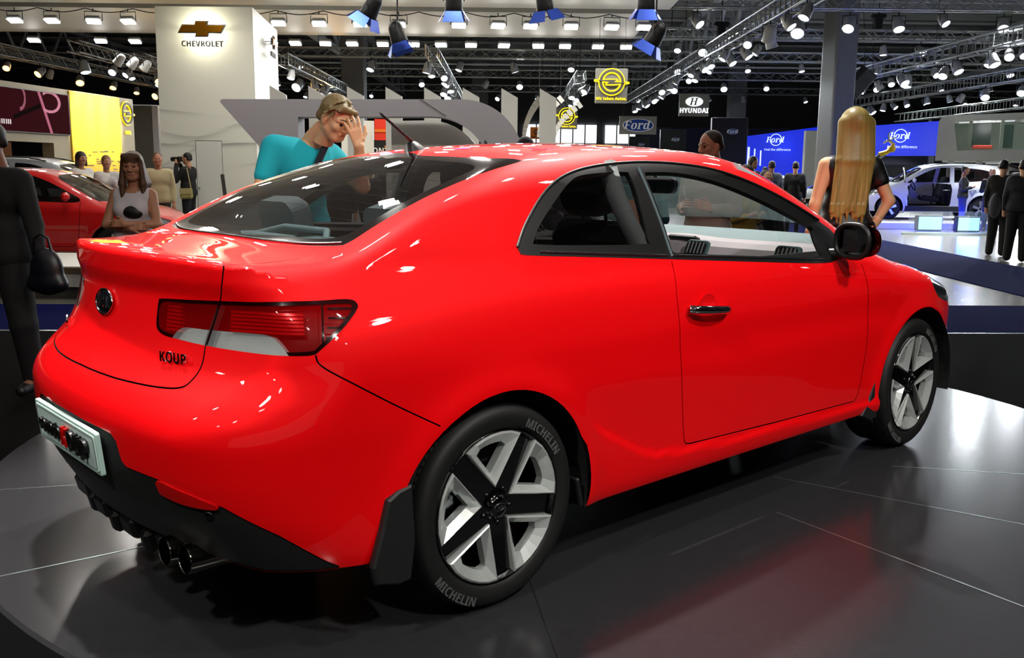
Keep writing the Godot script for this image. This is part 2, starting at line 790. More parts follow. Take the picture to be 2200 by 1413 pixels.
		return s

# ---------- the red coupe
func line_strip(pts: PackedVector2Array, w: float) -> PackedVector2Array:
	var got := Geometry2D.offset_polyline(pts, w, Geometry2D.JOIN_ROUND, Geometry2D.END_BUTT)
	return got[0] if got.size() else PackedVector2Array()

func circle2(c: Vector2, r: float, k := 64) -> PackedVector2Array:
	var out := PackedVector2Array()
	for i in k: out.append(c + Vector2(cos(TAU * i / k), sin(TAU * i / k)) * r)
	return out

func coupe_shape() -> BodyShape:
	var s := BodyShape.new()
	s.top = Curve1.new([-2.3, 1.062, -2.14, 1.070, -2.05, 1.074, -1.95, 1.071, -1.85, 1.075, -1.78, 1.079, -1.7, 1.100, -1.55, 1.170, -1.4, 1.240, -1.2, 1.315, -1.05, 1.36, -0.97, 1.375, -0.76, 1.395, -0.45, 1.410, -0.2, 1.413, 0.05, 1.402, 0.25, 1.373, 0.45, 1.318, 0.7, 1.218, 0.95, 1.095, 1.1, 1.015, 1.2, 0.968, 1.4, 0.92, 1.6, 0.865, 1.9, 0.78, 2.1, 0.70, 2.3, 0.66], 0.035)
	s.crown = Curve1.new([-2.3, 0.06, -1.9, 0.06, -1.66, 0.05, -1.5, 0.06, -1.1, 0.10, -0.7, 0.12, 0.2, 0.105, 0.6, 0.17, 1.0, 0.15, 1.3, 0.10, 2.3, 0.12], 0.06)
	s.rear = Curve1.new([0.15, -2.10, 0.25, -2.15, 0.33, -2.20, 0.42, -2.245, 0.52, -2.266, 0.60, -2.270, 0.65, -2.262, 0.70, -2.238, 0.745, -2.205, 0.77, -2.188, 0.85, -2.150, 0.92, -2.132, 0.955, -2.126, 0.985, -2.133, 1.005, -2.138, 1.06, -2.138, 1.1, -2.142, 1.5, -2.142], 0.005)
	s.front = Curve1.new([0.15, 1.95, 0.25, 2.10, 0.4, 2.19, 0.55, 2.2, 0.7, 2.15, 0.8, 2.05, 0.9, 1.9, 1.4, 1.3], 0.02)
	s.side = Curve1.new([0.15, 0.775, 0.20, 0.815, 0.235, 0.845, 0.28, 0.856, 0.34, 0.860, 0.45, 0.863, 0.55, 0.868, 0.65, 0.873, 0.75, 0.873, 0.83, 0.866, 0.90, 0.853, 0.95, 0.833, 0.985, 0.810, 1.03, 0.784, 1.10, 0.752, 1.2, 0.700, 1.33, 0.622, 1.45, 0.545], 0.012)
	s.taper = Curve1.new([-2.3, 0.13, -2.1, 0.075, -1.9, 0.035, -1.7, 0.012, -1.45, 0, -0.4, 0.004, 0.5, 0.004, 1.3, 0, 1.55, 0.015, 1.8, 0.06, 2.0, 0.13, 2.3, 0.3], 0.08)
	s.inset = Curve1.new([-2.3, 0.11, -2.1, 0.095, -1.75, 0.055, -1.45, 0.02, -1.1, 0.0, 0.2, 0.0, 0.6, 0.03, 1.2, 0.09, 2.3, 0.1], 0.08)
	s.sill = Curve1.new([-1.0, 0.55, -0.9, 0.475, -0.83, 0.44, -0.757, 0.40, -0.632, 0.350, -0.43, 0.328, 0.12, 0.307, 0.775, 0.297, 1.05, 0.297], 0.02)
	return s

func car_materials() -> void:
	var paint := mat("red_paint", Color(0.93, 0.012, 0.04), 0.55)
	paint.clearcoat_enabled = true
	paint.clearcoat = 1.0
	paint.clearcoat_roughness = 0.015
	paint.metallic_specular = 0.2
	var gb := mat("gloss_black", Color(0.012, 0.012, 0.013), 0.12)
	gb.clearcoat_enabled = true
	gb.clearcoat = 1.0
	gb.clearcoat_roughness = 0.02
	mat("satin_black", Color(0.035, 0.035, 0.036), 0.42)
	var bp := mat("grained_plastic", Color(0.085, 0.087, 0.09), 0.55)
	bp.normal_enabled = true
	bp.normal_texture = normal_noise(5, 0.2)
	bp.normal_scale = 0.25
	bp.uv1_triplanar = true
	bp.uv1_scale = Vector3(6, 6, 6)
	mat("matte_black", Color(0.015, 0.015, 0.015), 0.9)
	mat("chrome", Color(0.85, 0.86, 0.87), 0.06, 1.0)
	mat("satin_chrome", Color(0.62, 0.64, 0.65), 0.22, 1.0)
	mat("dark_metal", Color(0.22, 0.22, 0.23), 0.3, 1.0)
	var sil := mat("wheel_silver", Color(0.87, 0.89, 0.88), 0.22, 0.6)
	sil.clearcoat_enabled = true
	sil.clearcoat = 0.6
	sil.clearcoat_roughness = 0.05
	mat("tyre_rubber", Color(0.045, 0.045, 0.046), 0.62)
	mat("tyre_lettering", Color(0.30, 0.31, 0.31), 0.6)
	pane("window_tinted", Color(0.006, 0.007, 0.006), 0.62)
	pane("window_clear", Color(0.03, 0.05, 0.05), 0.08)
	pane("rear_window_glass", Color(0.01, 0.012, 0.012), 0.42)
	pane("red_lens", Color(0.62, 0.006, 0.02), 0.34)
	pane("clear_lens", Color(0.85, 0.88, 0.88), 0.16)
	mat("lamp_reflector", Color(0.80, 0.81, 0.82), 0.15, 1.0)
	mat("lamp_red_inner", Color(0.42, 0.006, 0.016), 0.3, 0.2)
	mat("trim_light", Color(0.60, 0.62, 0.62), 0.75)
	mat("trim_teal", Color(0.36, 0.47, 0.48), 0.7)
	mat("seat_dark", Color(0.045, 0.045, 0.048), 0.85)
	mat("seat_grey", Color(0.30, 0.36, 0.37), 0.8)
	mat("dash_beige", Color(0.66, 0.63, 0.65), 0.65)
	mat("plate_white", Color(0.74, 0.86, 0.82), 0.25)
	mat("amber", Color(0.80, 0.42, 0.08), 0.3)
	mat("lamp_surround", Color(0.10, 0.004, 0.008), 0.15)
	mat("lamp_satin", Color(0.80, 0.82, 0.81), 0.25, 0.5)
	mat("lamp_red_bright", Color(0.9, 0.05, 0.06), 0.2, 0.4)
	mat("reflector_red", Color(0.75, 0.02, 0.03), 0.25)
	mat("indicator", Color(0.75, 0.72, 0.66), 0.12, 0.5)
	mat("emblem_dark", Color(0.36, 0.40, 0.46), 0.08, 0.95)
	mat("dark_chrome", Color(0.50, 0.49, 0.46), 0.12, 1.0)
	mat("plate_sheet", Color(0.80, 0.90, 0.87), 0.2)
	mat("mirror_glass", Color(0.82, 0.84, 0.86), 0.02, 1.0)

func silver_loop(z: float) -> MB:
	# one silver spoke pair of the wheel: a closed loop from a point near the hub to an arc at the edge, bevelled
	var b := MB.new()
	# edges run parallel to the black spokes on either side (36 degrees off), the hole follows them
	var edge := func(t: float, off: float, up: float) -> Vector2:
		var q := Vector2(cos(PI / 5), sin(PI / 5) * up) * t + Vector2(sin(PI / 5), -cos(PI / 5) * up) * off
		return q
	var outer := []
	var hole := []
	for t in [0.0475, 0.085, 0.13, 0.175, 0.2265]: outer.append(edge.call(t, 0.0345, 1.0))
	for t in [0.0800, 0.092, 0.120, 0.150, 0.176]: hole.append(edge.call(t, 0.0585, 1.0))
	for k in 5:
		var a := deg_to_rad(18.0 - 9.0 * k)
		outer.append(Vector2(cos(a), sin(a)) * 0.2315)
		a = deg_to_rad(12.0 - 6.0 * k)
		hole.append(Vector2(cos(a), sin(a)) * 0.1965)
	for t in [0.2265, 0.175, 0.13, 0.085]: outer.append(edge.call(t, 0.0345, -1.0))
	for t in [0.176, 0.150, 0.120, 0.092]: hole.append(edge.call(t, 0.0585, -1.0))
	var pol := func(q: Vector2, zz: float) -> Vector3: return Vector3(q.x, q.y, zz)
	var c := outer.size()
	for i in c:
		var j := (i + 1) % c
		var o1: Vector2 = outer[i]
		var o2: Vector2 = outer[j]
		var h1: Vector2 = hole[i]
		var h2: Vector2 = hole[j]
		var dish1 := z - 0.012 + 0.016 * (o1.length() - 0.05) / 0.18
		var dish2 := z - 0.012 + 0.016 * (o2.length() - 0.05) / 0.18
		var m1 := o1.lerp(h1, 0.16)
		var m2 := o2.lerp(h2, 0.16)
		var a0: Vector3 = pol.call(o1, dish1 - 0.03)
		var b0: Vector3 = pol.call(o2, dish2 - 0.03)
		var a1: Vector3 = pol.call(o1, dish1 - 0.003)
		var b1: Vector3 = pol.call(o2, dish2 - 0.003)
		var a2: Vector3 = pol.call(m1, dish1)
		var b2: Vector3 = pol.call(m2, dish2)
		var a3: Vector3 = pol.call(h1, dish1 - 0.022)
		var b3: Vector3 = pol.call(h2, dish2 - 0.022)
		var a4: Vector3 = pol.call(h1, dish1 - 0.05)
		var b4: Vector3 = pol.call(h2, dish2 - 0.05)
		b.quad(a0, a1, b1, b0)
		b.quad(a1, a2, b2, b1)
		b.quad(a2, a3, b3, b2)
		b.quad(a3, a4, b4, b3)
	return b

func arc_text(words: String, r: float, height: float, mid: float, depth: float, up := true) -> MB:
	# lettering bent round a circle in the xy plane
	var t := text_mesh(words, height, depth, "Droid Sans", true)
	for i in t.v.size():
		var q := t.v[i]
		var a := mid - q.x / r if up else mid + q.x / r
		var rr := r + q.y if up else r - q.y
		t.v[i] = Vector3(rr * cos(a), rr * sin(a), q.z)
		var d := 0.0 if up else PI
		t.n[i] = Basis(Vector3.BACK, a - PI / 2 + d) * t.n[i]
	return t

# a wheel in its own axes: hub at the origin, outer face to +z
func build_wheel(parent: Node3D, at: Vector3, spin: float, basis: Basis, full := true) -> void:
	var w := Node3D.new()
	w.name = "wheel"
	parent.add_child(w, true)
	w.transform = Transform3D(basis, at)
	var R := 0.3125
	var tb := MB.new()
	var prof := [Vector2(0.231, -0.20), Vector2(0.25, -0.215), Vector2(0.285, -0.216), Vector2(0.303, -0.205), Vector2(R - 0.002, -0.185), Vector2(R, -0.10), Vector2(R - 0.002, -0.022), Vector2(0.304, 0.0), Vector2(0.290, 0.011), Vector2(0.270, 0.013), Vector2(0.252, 0.009), Vector2(0.244, 0.006), Vector2(0.238, 0.001), Vector2(0.2345, -0.012), Vector2(0.231, -0.03)]
	tb.lathe(prof, Vector3.ZERO, Vector3.BACK, 96)
	# tread blocks on the shoulder
	var cnt := 84
	for i in cnt:
		var a := TAU * i / cnt
		var dir := Vector3(cos(a), sin(a), 0)
		var tan_ := Vector3(-sin(a), cos(a), 0)
		tb.box(dir * (R - 0.0105) + Vector3(0, 0, -0.018), Vector3(0.008, 0.0165, 0.04), Basis(dir, tan_, Vector3.BACK).rotated(tan_, -0.45), 0.002)
		tb.box(dir * (R - 0.0015) + Vector3(0, 0, -0.075), Vector3(0.006, 0.0185, 0.05), Basis(dir, tan_, Vector3.BACK).rotated(dir, 0.35))
	put(tb.mesh(), "tyre", M.tyre_rubber, w)
	if full:
		var letters := MB.new()
		for q in [[deg_to_rad(48.0), true], [deg_to_rad(232.0), false]]:
			letters.append(arc_text("MICHELIN", 0.262 if q[1] else 0.287, 0.027, q[0] + spin * 0.0, 0.002, q[1]), Transform3D(Basis(), Vector3(0, 0, 0.0125)))
		put(letters.mesh(), "tyre_lettering", M.tyre_lettering, w)
	var rb := MB.new()
	rb.lathe([Vector2(0.236, 0.004), Vector2(0.2335, 0.008), Vector2(0.230, 0.004), Vector2(0.222, -0.02), Vector2(0.205, -0.06), Vector2(0.200, -0.19), Vector2(0.236, -0.20)], Vector3.ZERO, Vector3.BACK, 72, [2])
	# black spokes between the silver loops
	for k in 5:
		var t := Transform3D(Basis(Vector3.BACK, spin + TAU * (k + 0.5) / 5), Vector3.ZERO)
		var sp := MB.new()
		var pl := [Vector2(0.03, -0.036), Vector2(0.226, -0.036), Vector2(0.226, 0.036), Vector2(0.03, 0.036)]
		sp.prism(PackedVector2Array(pl), Vector3(0, 0, -0.045), Vector3.RIGHT, Vector3.UP, 0.034, 0.006)
		rb.append(sp, t)
	put(rb.mesh(), "rim", M.gloss_black, w)
	for k in 5:
		put(silver_loop(0.008).mesh(), "silver_spoke", M.wheel_silver, w, Vector3.ZERO, Basis(Vector3.BACK, spin + TAU * k / 5))
	var hub := MB.new()
	hub.lathe([Vector2(0.066, -0.04), Vector2(0.066, -0.016), Vector2(0.05, -0.010), Vector2(0.034, -0.010), Vector2(0.032, 0.002), Vector2(0.026, 0.006), Vector2(0.0, 0.007)], Vector3.ZERO, Vector3.BACK, 40)
	put(hub.mesh(), "hub_cap", M.gloss_black, w)
	if full:
		var em := MB.new()
		var ring := ellipse(0.021, 0.011, 28)
		for i in ring.size():
			var a := ring[i]
			var c := ring[(i + 1) % ring.size()]
			em.tube([Vector3(a.x, a.y, 0.0078), Vector3(c.x, c.y, 0.0078)], 0.0013, 5)
		em.append(text_mesh("KIA", 0.010, 0.003, "Droid Sans", true), Transform3D(Basis(), Vector3(0, 0, 0.008)))
		put(em.mesh(), "hub_emblem", M.satin_chrome, w)
	var nut := MB.new()
	nut.lathe([Vector2(0.010, -0.022), Vector2(0.010, -0.010), Vector2(0.007, -0.004), Vector2(0.0, -0.003)], Vector3.ZERO, Vector3.BACK, 6)
	var nm := nut.mesh()
	for k in 5:
		var a := spin + TAU * (k + 0.5) / 5
		put(nm, "wheel_nut", M.dark_metal, w, Vector3(cos(a), sin(a), 0) * 0.054)
	var disc := MB.new()
	disc.lathe([Vector2(0.0, -0.078), Vector2(0.07, -0.078), Vector2(0.072, -0.088), Vector2(0.148, -0.088), Vector2(0.15, -0.092), Vector2(0.148, -0.11), Vector2(0.0, -0.11)], Vector3.ZERO, Vector3.BACK, 48, [2, 3, 4])
	put(disc.mesh(), "brake_disc", M.dark_metal, w)
	var cal := MB.new()
	cal.box(Vector3(-0.135, 0.02, -0.095), Vector3(0.05, 0.13, 0.06), Basis(Vector3.BACK, 0.1), 0.01)
	put(cal.mesh(), "brake_caliper", M.satin_chrome, w)

func build_coupe() -> void:
	var car := thing("coupe", "glossy red two-door coupe on the dark turntable in the foreground", "car", COUPE_POS, COUPE_TURN)
	var sh := coupe_shape()
	var full := sh.skin(88, 220, 36, 150)
	var q := -1.3   # past the middle of the rear in the chart
	# --- gaps between panels: narrow strips taken out of the skin, a dark channel behind
	var lid_side := smooth_loop([Vector2(-0.992, 0.724), Vector2(-0.815, 0.726), Vector2(-0.722, 0.734), Vector2(-0.690, 0.755), Vector2(-0.671, 0.79), Vector2(-0.667, 0.84), Vector2(-0.651, 0.89), Vector2(-0.625, 0.956), Vector2(-0.610, 1.016), Vector2(-0.607, 1.052)], 5, false)
	var lid_line := PackedVector2Array([Vector2(q, 0.727), Vector2(-1.1, 0.725)])
	lid_line.append_array(lid_side)
	var deck_line := PackedVector2Array([Vector2(-2.06, 0.59), Vector2(-2.03, 0.557), Vector2(-1.95, 0.561), Vector2(-1.86, 0.565), Vector2(-1.745, 0.575)])
	var bumper_line := smooth_loop([Vector2(-0.374, 0.837), Vector2(-0.362, 0.81), Vector2(-0.291, 0.76), Vector2(-0.186, 0.688), Vector2(-0.062, 0.611)], 5, false)
	var door := smooth_loop([Vector2(1.011, 0.996), Vector2(0.982, 0.907), Vector2(0.980, 0.824), Vector2(0.994, 0.681), Vector2(1.020, 0.523), Vector2(1.040, 0.401)], 6, false)
	door.append_array(smooth_loop([Vector2(1.048, 0.362), Vector2(1.060, 0.345), Vector2(1.085, 0.340)], 4, false))
	door.append_array(PackedVector2Array([Vector2(1.624, 0.323), Vector2(2.255, 0.311)]))
	door.append_array(smooth_loop([Vector2(2.275, 0.320), Vector2(2.299, 0.379), Vector2(2.318, 0.524), Vector2(2.311, 0.692), Vector2(2.298, 0.784), Vector2(2.293, 0.854), Vector2(2.300, 0.915)], 5, false))
	var door_line := door.duplicate()
	door.append_array(PackedVector2Array([Vector2(2.26, 0.945), Vector2(2.153, 0.962), Vector2(1.992, 0.936), Vector2(1.542, 0.965)]))
	var hood_line := PackedVector2Array([Vector2(1.02, 0.72), Vector2(1.3, 0.73), Vector2(1.6, 0.72), Vector2(1.8, 0.66)])
	var backing := Panel3.new()
	for g in [[lid_line, 1], [bumper_line, 1], [door_line, 1], [deck_line, 2]]:
		var wide: Array = full.cut(line_strip(g[0], 0.014), g[1], Vector3(-1, 0, 1).normalized() if g[1] == 1 else Vector3.UP, 0.1 if g[1] == 1 else 0.6)
		backing.join(wide[0].moved(-0.008))
		var got: Array = full.cut(line_strip(g[0], 0.0021), g[1], Vector3(-1, 0, 1).normalized() if g[1] == 1 else Vector3.UP, 0.1 if g[1] == 1 else 0.6)
		full = got[1]
	backing = backing.cut(circle2(Vector2(0.175, 0.3125), 0.372))[1].packed()
	put(backing.to_mb(0).mesh(), "panel_gap_seal", M.matte_black, car)
	# --- wheel arches and lower edge
	full = full.cut(circle2(Vector2(0.175, 0.3125), 0.362))[1]
	full = full.cut(circle2(Vector2(2.825, 0.3125), 0.372))[1]
	var red_edge := PackedVector2Array([Vector2(q, 0.600), Vector2(-1.2, 0.600), Vector2(-1.0, 0.594), Vector2(-0.945, 0.588), Vector2(-0.922, 0.572), Vector2(-0.905, 0.520), Vector2(-0.885, 0.508), Vector2(-0.756, 0.503), Vector2(-0.66, 0.484), Vector2(-0.581, 0.457), Vector2(-0.464, 0.378), Vector2(-0.362, 0.290), Vector2(-0.33, 0.268)])
	var val := red_edge.duplicate()
	val.append_array(PackedVector2Array([Vector2(-0.33, 0.262), Vector2(-0.5, 0.262), Vector2(-0.6, 0.28), Vector2(-0.8, 0.288), Vector2(-1.0, 0.282), Vector2(q, 0.280)]))
	var parts: Array = full.cut(val)
	var valance: Panel3 = parts[0]
	full = parts[1]
	full = full.cut(PackedVector2Array([Vector2(-1.5, -0.5), Vector2(-1.5, 0.2795), Vector2(-1.0, 0.2815), Vector2(-0.8, 0.2875), Vector2(-0.6, 0.2795), Vector2(-0.5, 0.2615), Vector2(-0.33, 0.2615), Vector2(-0.262, 0.257), Vector2(-0.2, 0.25), Vector2(0.3, 0.238), Vector2(2.7, 0.238), Vector2(4.5, 0.21), Vector2(4.5, -0.5)]))[1]
	# --- windows at the side
	var dlo := smooth_loop([Vector2(0.316, 1.075), Vector2(0.374, 1.138), Vector2(0.483, 1.221), Vector2(0.579, 1.271), Vector2(0.67, 1.299), Vector2(0.771, 1.317), Vector2(0.905, 1.330), Vector2(1.077, 1.337), Vector2(1.269, 1.332), Vector2(1.461, 1.313), Vector2(1.647, 1.271), Vector2(1.848, 1.205), Vector2(2.06, 1.124), Vector2(2.20, 1.062)], 4, false)
	dlo.append_array(smooth_loop([Vector2(2.235, 1.03), Vector2(2.21, 0.972), Vector2(2.12, 0.948), Vector2(1.992, 0.936), Vector2(1.542, 0.965), Vector2(1.04, 1.001), Vector2(0.612, 1.031), Vector2(0.353, 1.049), Vector2(0.322, 1.057)], 4, false))
	parts = full.cut(dlo, 1, Vector3.BACK, 0.25)
	var frame: Panel3 = parts[0]
	full = parts[1]
	var quarter := smooth_loop([Vector2(0.392, 1.092), Vector2(0.449, 1.146), Vector2(0.568, 1.226), Vector2(0.655, 1.271), Vector2(0.713, 1.287), Vector2(0.813, 1.296), Vector2(0.945, 1.300), Vector2(0.960, 1.285), Vector2(0.945, 1.18), Vector2(0.925, 1.075), Vector2(0.905, 1.059), Vector2(0.65, 1.066), Vector2(0.41, 1.078)], 3)
	parts = frame.cut(quarter)
	var quarter_glass: Panel3 = parts[0]
	frame = parts[1]
	var door_win := PackedVector2Array()
	door_win.append_array(smooth_loop([Vector2(1.05, 1.300), Vector2(1.226, 1.299), Vector2(1.413, 1.274), Vector2(1.603, 1.224), Vector2(1.803, 1.156), Vector2(2.019, 1.079)], 4, false))
	door_win.append_array(smooth_loop([Vector2(2.030, 1.066), Vector2(2.020, 1.0), Vector2(2.008, 0.966)], 3, false))
	door_win.append_array(PackedVector2Array([Vector2(1.99, 0.958), Vector2(1.542, 0.986), Vector2(1.045, 1.021), Vector2(1.035, 1.03), Vector2(1.037, 1.28)]))
	parts = frame.cut(door_win)
	var door_glass: Panel3 = parts[0]
	frame = parts[1]
	# --- tail lamp
	var tail := smooth_loop([Vector2(-0.872, 0.945), Vector2(-0.75, 0.951), Vector2(-0.625, 0.957), Vector2(-0.451, 0.965), Vector2(-0.365, 0.966), Vector2(-0.285, 0.966), Vector2(-0.262, 0.955), Vector2(-0.272, 0.933), Vector2(-0.36, 0.852), Vector2(-0.380, 0.838), Vector2(-0.42, 0.835), Vector2(-0.502, 0.834), Vector2(-0.667, 0.839), Vector2(-0.801, 0.847), Vector2(-0.855, 0.854), Vector2(-0.882, 0.872), Vector2(-0.886, 0.915), Vector2(-0.884, 0.937)], 3)
	parts = full.cut(tail)
	var lamp: Panel3 = parts[0]
	full = parts[1]
	# --- panels
	var lid_poly := lid_line.duplicate()
	lid_poly.append_array(PackedVector2Array([Vector2(-0.605, 1.3), Vector2(q, 1.3)]))
	parts = full.cut(lid_poly, 1, Vector3.LEFT, 0.45)
	var lid: Panel3 = parts[0]
	full = parts[1]
	parts = full.cut(PackedVector2Array([Vector2(-2.4, -0.02), Vector2(-2.4, 0.94), Vector2(-2.06, 0.59), Vector2(-2.03, 0.557), Vector2(-1.86, 0.565), Vector2(-1.742, 0.575), Vector2(-1.742, -0.02)]), 2, Vector3.UP, 0.3)
	lid.join(parts[0])
	full = parts[1]
	var bump := lid_line.slice(0, lid_line.size() - 15)
	bump = PackedVector2Array([Vector2(q, 0.727), Vector2(-1.1, 0.725)])
	for p in lid_side:
		if p.y < 0.842: bump.append(p)
	bump.append_array(PackedVector2Array([Vector2(-0.502, 0.8345), Vector2(-0.374, 0.8375)]))
	for p in bumper_line: bump.append(p)
	bump.append(Vector2(0.03, 0.55))
	bump.append_array(PackedVector2Array([Vector2(0.03, 0.2), Vector2(q, 0.2)]))
	parts = full.cut(bump)
	var bumper: Panel3 = parts[0]
	full = parts[1]
	parts = full.cut(door, 1, Vector3.BACK, 0.2)
	var door_skin: Panel3 = parts[0]
	full = parts[1]
	# --- rear window and windscreen
	var glass := smooth_loop([Vector2(-1.745, -0.02), Vector2(-1.742, 0.25), Vector2(-1.72, 0.45), Vector2(-1.69, 0.562), Vector2(-1.665, 0.582), Vector2(-1.578, 0.579), Vector2(-1.413, 0.578), Vector2(-1.236, 0.580), Vector2(-1.08, 0.576), Vector2(-0.985, 0.560), Vector2(-0.985, 0.545), Vector2(-1.03, 0.467), Vector2(-1.062, 0.362), Vector2(-1.085, 0.157), Vector2(-1.09, -0.02)], 4)
	glass = Geometry2D.intersect_polygons(glass, PackedVector2Array([Vector2(-3, -0.03), Vector2(-3, 2), Vector2(0, 2), Vector2(0, -0.03)]))[0]
	parts = full.cut(glass, 2, Vector3.UP, 0.3)
	var rear_glass: Panel3 = parts[0]
	full = parts[1]
	var see := smooth_loop([Vector2(-1.700, 0.0), Vector2(-1.697, 0.25), Vector2(-1.675, 0.44), Vector2(-1.640, 0.515), Vector2(-1.578, 0.532), Vector2(-1.413, 0.534), Vector2(-1.236, 0.530), Vector2(-1.15, 0.515), Vector2(-1.12, 0.45), Vector2(-1.125, 0.25), Vector2(-1.13, 0.0), Vector2(-1.4, -0.02)], 4)
	parts = rear_glass.cut(see, 2)
	var rear_see: Panel3 = parts[0]
	var rear_frit: Panel3 = parts[1]
	var wind := smooth_loop([Vector2(0.30, -0.02), Vector2(0.30, 0.3), Vector2(0.27, 0.50), Vector2(0.34, 0.57), Vector2(0.55, 0.615), Vector2(0.80, 0.645), Vector2(0.98, 0.66), Vector2(1.02, 0.60), Vector2(1.10, 0.35), Vector2(1.13, -0.02)], 4)
	parts = full.cut(wind, 2, Vector3.UP, 0.3)
	var wind_glass: Panel3 = parts[0]
	full = parts[1]
	parts = full.cut(PackedVector2Array([Vector2(1.05, -0.02), Vector2(1.05, 0.55), Vector2(1.0, 0.70), Vector2(1.5, 0.70), Vector2(1.85, 0.60), Vector2(2.02, 0.4), Vector2(2.06, -0.02)]), 2, Vector3.UP, 0.45)
	var hood: Panel3 = parts[0]
	full = parts[1]
	var headlamp := smooth_loop([Vector2(2.95, 0.80), Vector2(3.05, 0.81), Vector2(3.35, 0.76), Vector2(3.65, 0.66), Vector2(3.6, 0.62), Vector2(3.3, 0.65), Vector2(3.05, 0.70), Vector2(2.97, 0.74)], 3)
	parts = full.cut(headlamp)
	var head: Panel3 = parts[0]
	full = parts[1]
	# --- put the parts on the car
	put(full.packed().to_mb(0).mesh(), "body_shell", M.red_paint, car)
	put(lid.to_mb(0).mesh(), "boot_lid", M.red_paint, car)
	put(bumper.to_mb(0).mesh(), "rear_bumper", M.red_paint, car)
	put(hood.to_mb(0).mesh(), "bonnet", M.red_paint, car)
	for s in [1, -1]:
		var d := put(door_skin.shell(0.0, -0.05, s).mesh(), "door", M.red_paint, car)
		put(door_glass.moved(-0.006).to_mb(s).mesh(), "door_window", M.window_clear, d)
		put(quarter_glass.moved(-0.002).to_mb(s).mesh(), "quarter_window", M.window_tinted, car)
		put(frame.shell(0.001, -0.02, s).mesh(), "window_frame", M.satin_black, car)
		build_tail_lamp(car, lamp, s)
		put(head.moved(-0.002).to_mb(s).mesh(), "headlamp", M.lamp_reflector, car)
		# bright strip round the side windows and along the belt
		var strip := MB.new()
		var pts := []
		for i in dlo.size():
			var c := dlo[i]
			var x := c.x - 1.5
			if c.x > 2.13: break
			pts.append(Vector3(x, c.y, (sh.zs(x, c.y) + 0.002) * s))
		strip.tube(pts, 0.0055, 6)
		put(strip.mesh(), "window_seal", M.satin_black, car)
		var belt := MB.new()
		var bp := []
		for u in [0.40, 0.5, 0.612, 0.75, 0.9, 1.0]: bp.append(Vector2(u, 1.049 - (u - 0.353) * 0.0695 + 0.012))
		var pp := []
		for c in bp: pp.append(Vector3(c.x - 1.5, c.y, (sh.zs(c.x - 1.5, c.y) + 0.003) * s))
		belt.tube(pp, 0.0045, 6)
		pp = []
		for u in [1.025, 1.2, 1.4, 1.6, 1.8, 1.95, 2.0]:
			var y: float = 1.002 - (u - 1.025) * 0.0675 + 0.014
			pp.append(Vector3(u - 1.5, y, (sh.zs(u - 1.5, y) + 0.003) * s))
		belt.tube(pp, 0.0045, 6)
		put(belt.mesh(), "belt_moulding", M.satin_chrome, car)
		var de := MB.new()
		pp = []
		for k in 7:
			var y := lerpf(1.012, 1.318, k / 6.0)
			pp.append(Vector3(-0.478 - 0.004 * k / 6.0, y, (sh.zs(-0.48, y) + 0.001) * s))
		de.tube(pp, 0.0055, 6)
		put(de.mesh(), "door_frame_edge", M.seat_grey, car)
		# mud flaps behind the wheels
		var fl := MB.new()
		fl.prism(PackedVector2Array([Vector2(-1.655, 0.462), Vector2(-1.70, 0.452), Vector2(-1.735, 0.432), Vector2(-1.752, 0.361), Vector2(-1.785, 0.255), Vector2(-1.775, 0.205), Vector2(-1.70, 0.185), Vector2(-1.66, 0.19), Vector2(-1.645, 0.30)]) if s == 1 else PackedVector2Array([Vector2(1.655, 0.462), Vector2(1.735, 0.432), Vector2(1.752, 0.361), Vector2(1.785, 0.255), Vector2(1.775, 0.205), Vector2(1.66, 0.19)]), Vector3(0, 0, 0.848 if s == 1 else -0.848), Vector3.RIGHT if s == 1 else Vector3.LEFT, Vector3.UP, 0.022, 0.006)
		fl.box(Vector3(-1.70, 0.31, 0.79 * s), Vector3(0.012, 0.25, 0.14), Basis(Vector3.BACK, -0.25 * 1), 0.004)
		put(fl.mesh(), "rear_mud_flap", M.grained_plastic, car)
		fl = MB.new()
		fl.prism(PackedVector2Array([Vector2(0.925, 0.40), Vector2(0.96, 0.30), Vector2(0.965, 0.205), Vector2(0.90, 0.20), Vector2(0.82, 0.235), Vector2(0.88, 0.30)]) if s == 1 else PackedVector2Array([Vector2(-0.925, 0.40), Vector2(-0.96, 0.30), Vector2(-0.965, 0.205), Vector2(-0.90, 0.20), Vector2(-0.82, 0.235), Vector2(-0.88, 0.30)]), Vector3(0, 0, 0.845 * s), Vector3.RIGHT * s, Vector3.UP, 0.022, 0.005)
		fl.box(Vector3(0.93, 0.27, 0.79 * s), Vector3(0.012, 0.18, 0.13), Basis(Vector3.BACK, 0.2), 0.004)
		put(fl.mesh(), "front_mud_flap", M.grained_plastic, car)
		# a small flap ahead of the rear wheel
		fl = MB.new()
		fl.box(Vector3(-0.985, 0.285, 0.80 * s), Vector3(0.014, 0.10, 0.12), Basis(Vector3.BACK, 0.25), 0.004)
		put(fl.mesh(), "arch_flap", M.grained_plastic, car)
		build_door_mirror(car, s)
		build_door_handle(car, sh, s)
		# wheel housings
		for ax in [[-1.325, 0.364], [1.325, 0.374]]:
			var ho := MB.new()
			ho.lathe([Vector2(ax[1], 0.0), Vector2(ax[1] + 0.006, -0.03), Vector2(ax[1] + 0.002, -0.3), Vector2(0.1, -0.3)], Vector3(ax[0], 0.3125, 0.868 * s), Vector3(0, 0, s), 56, [2])
			var keep := MB.new()
			for t in range(0, ho.idx.size(), 3):
				var mid := (ho.v[ho.idx[t]] + ho.v[ho.idx[t + 1]] + ho.v[ho.idx[t + 2]]) / 3.0
				if mid.y > 0.24: keep.tri(ho.v[ho.idx[t]], ho.v[ho.idx[t + 1]], ho.v[ho.idx[t + 2]])
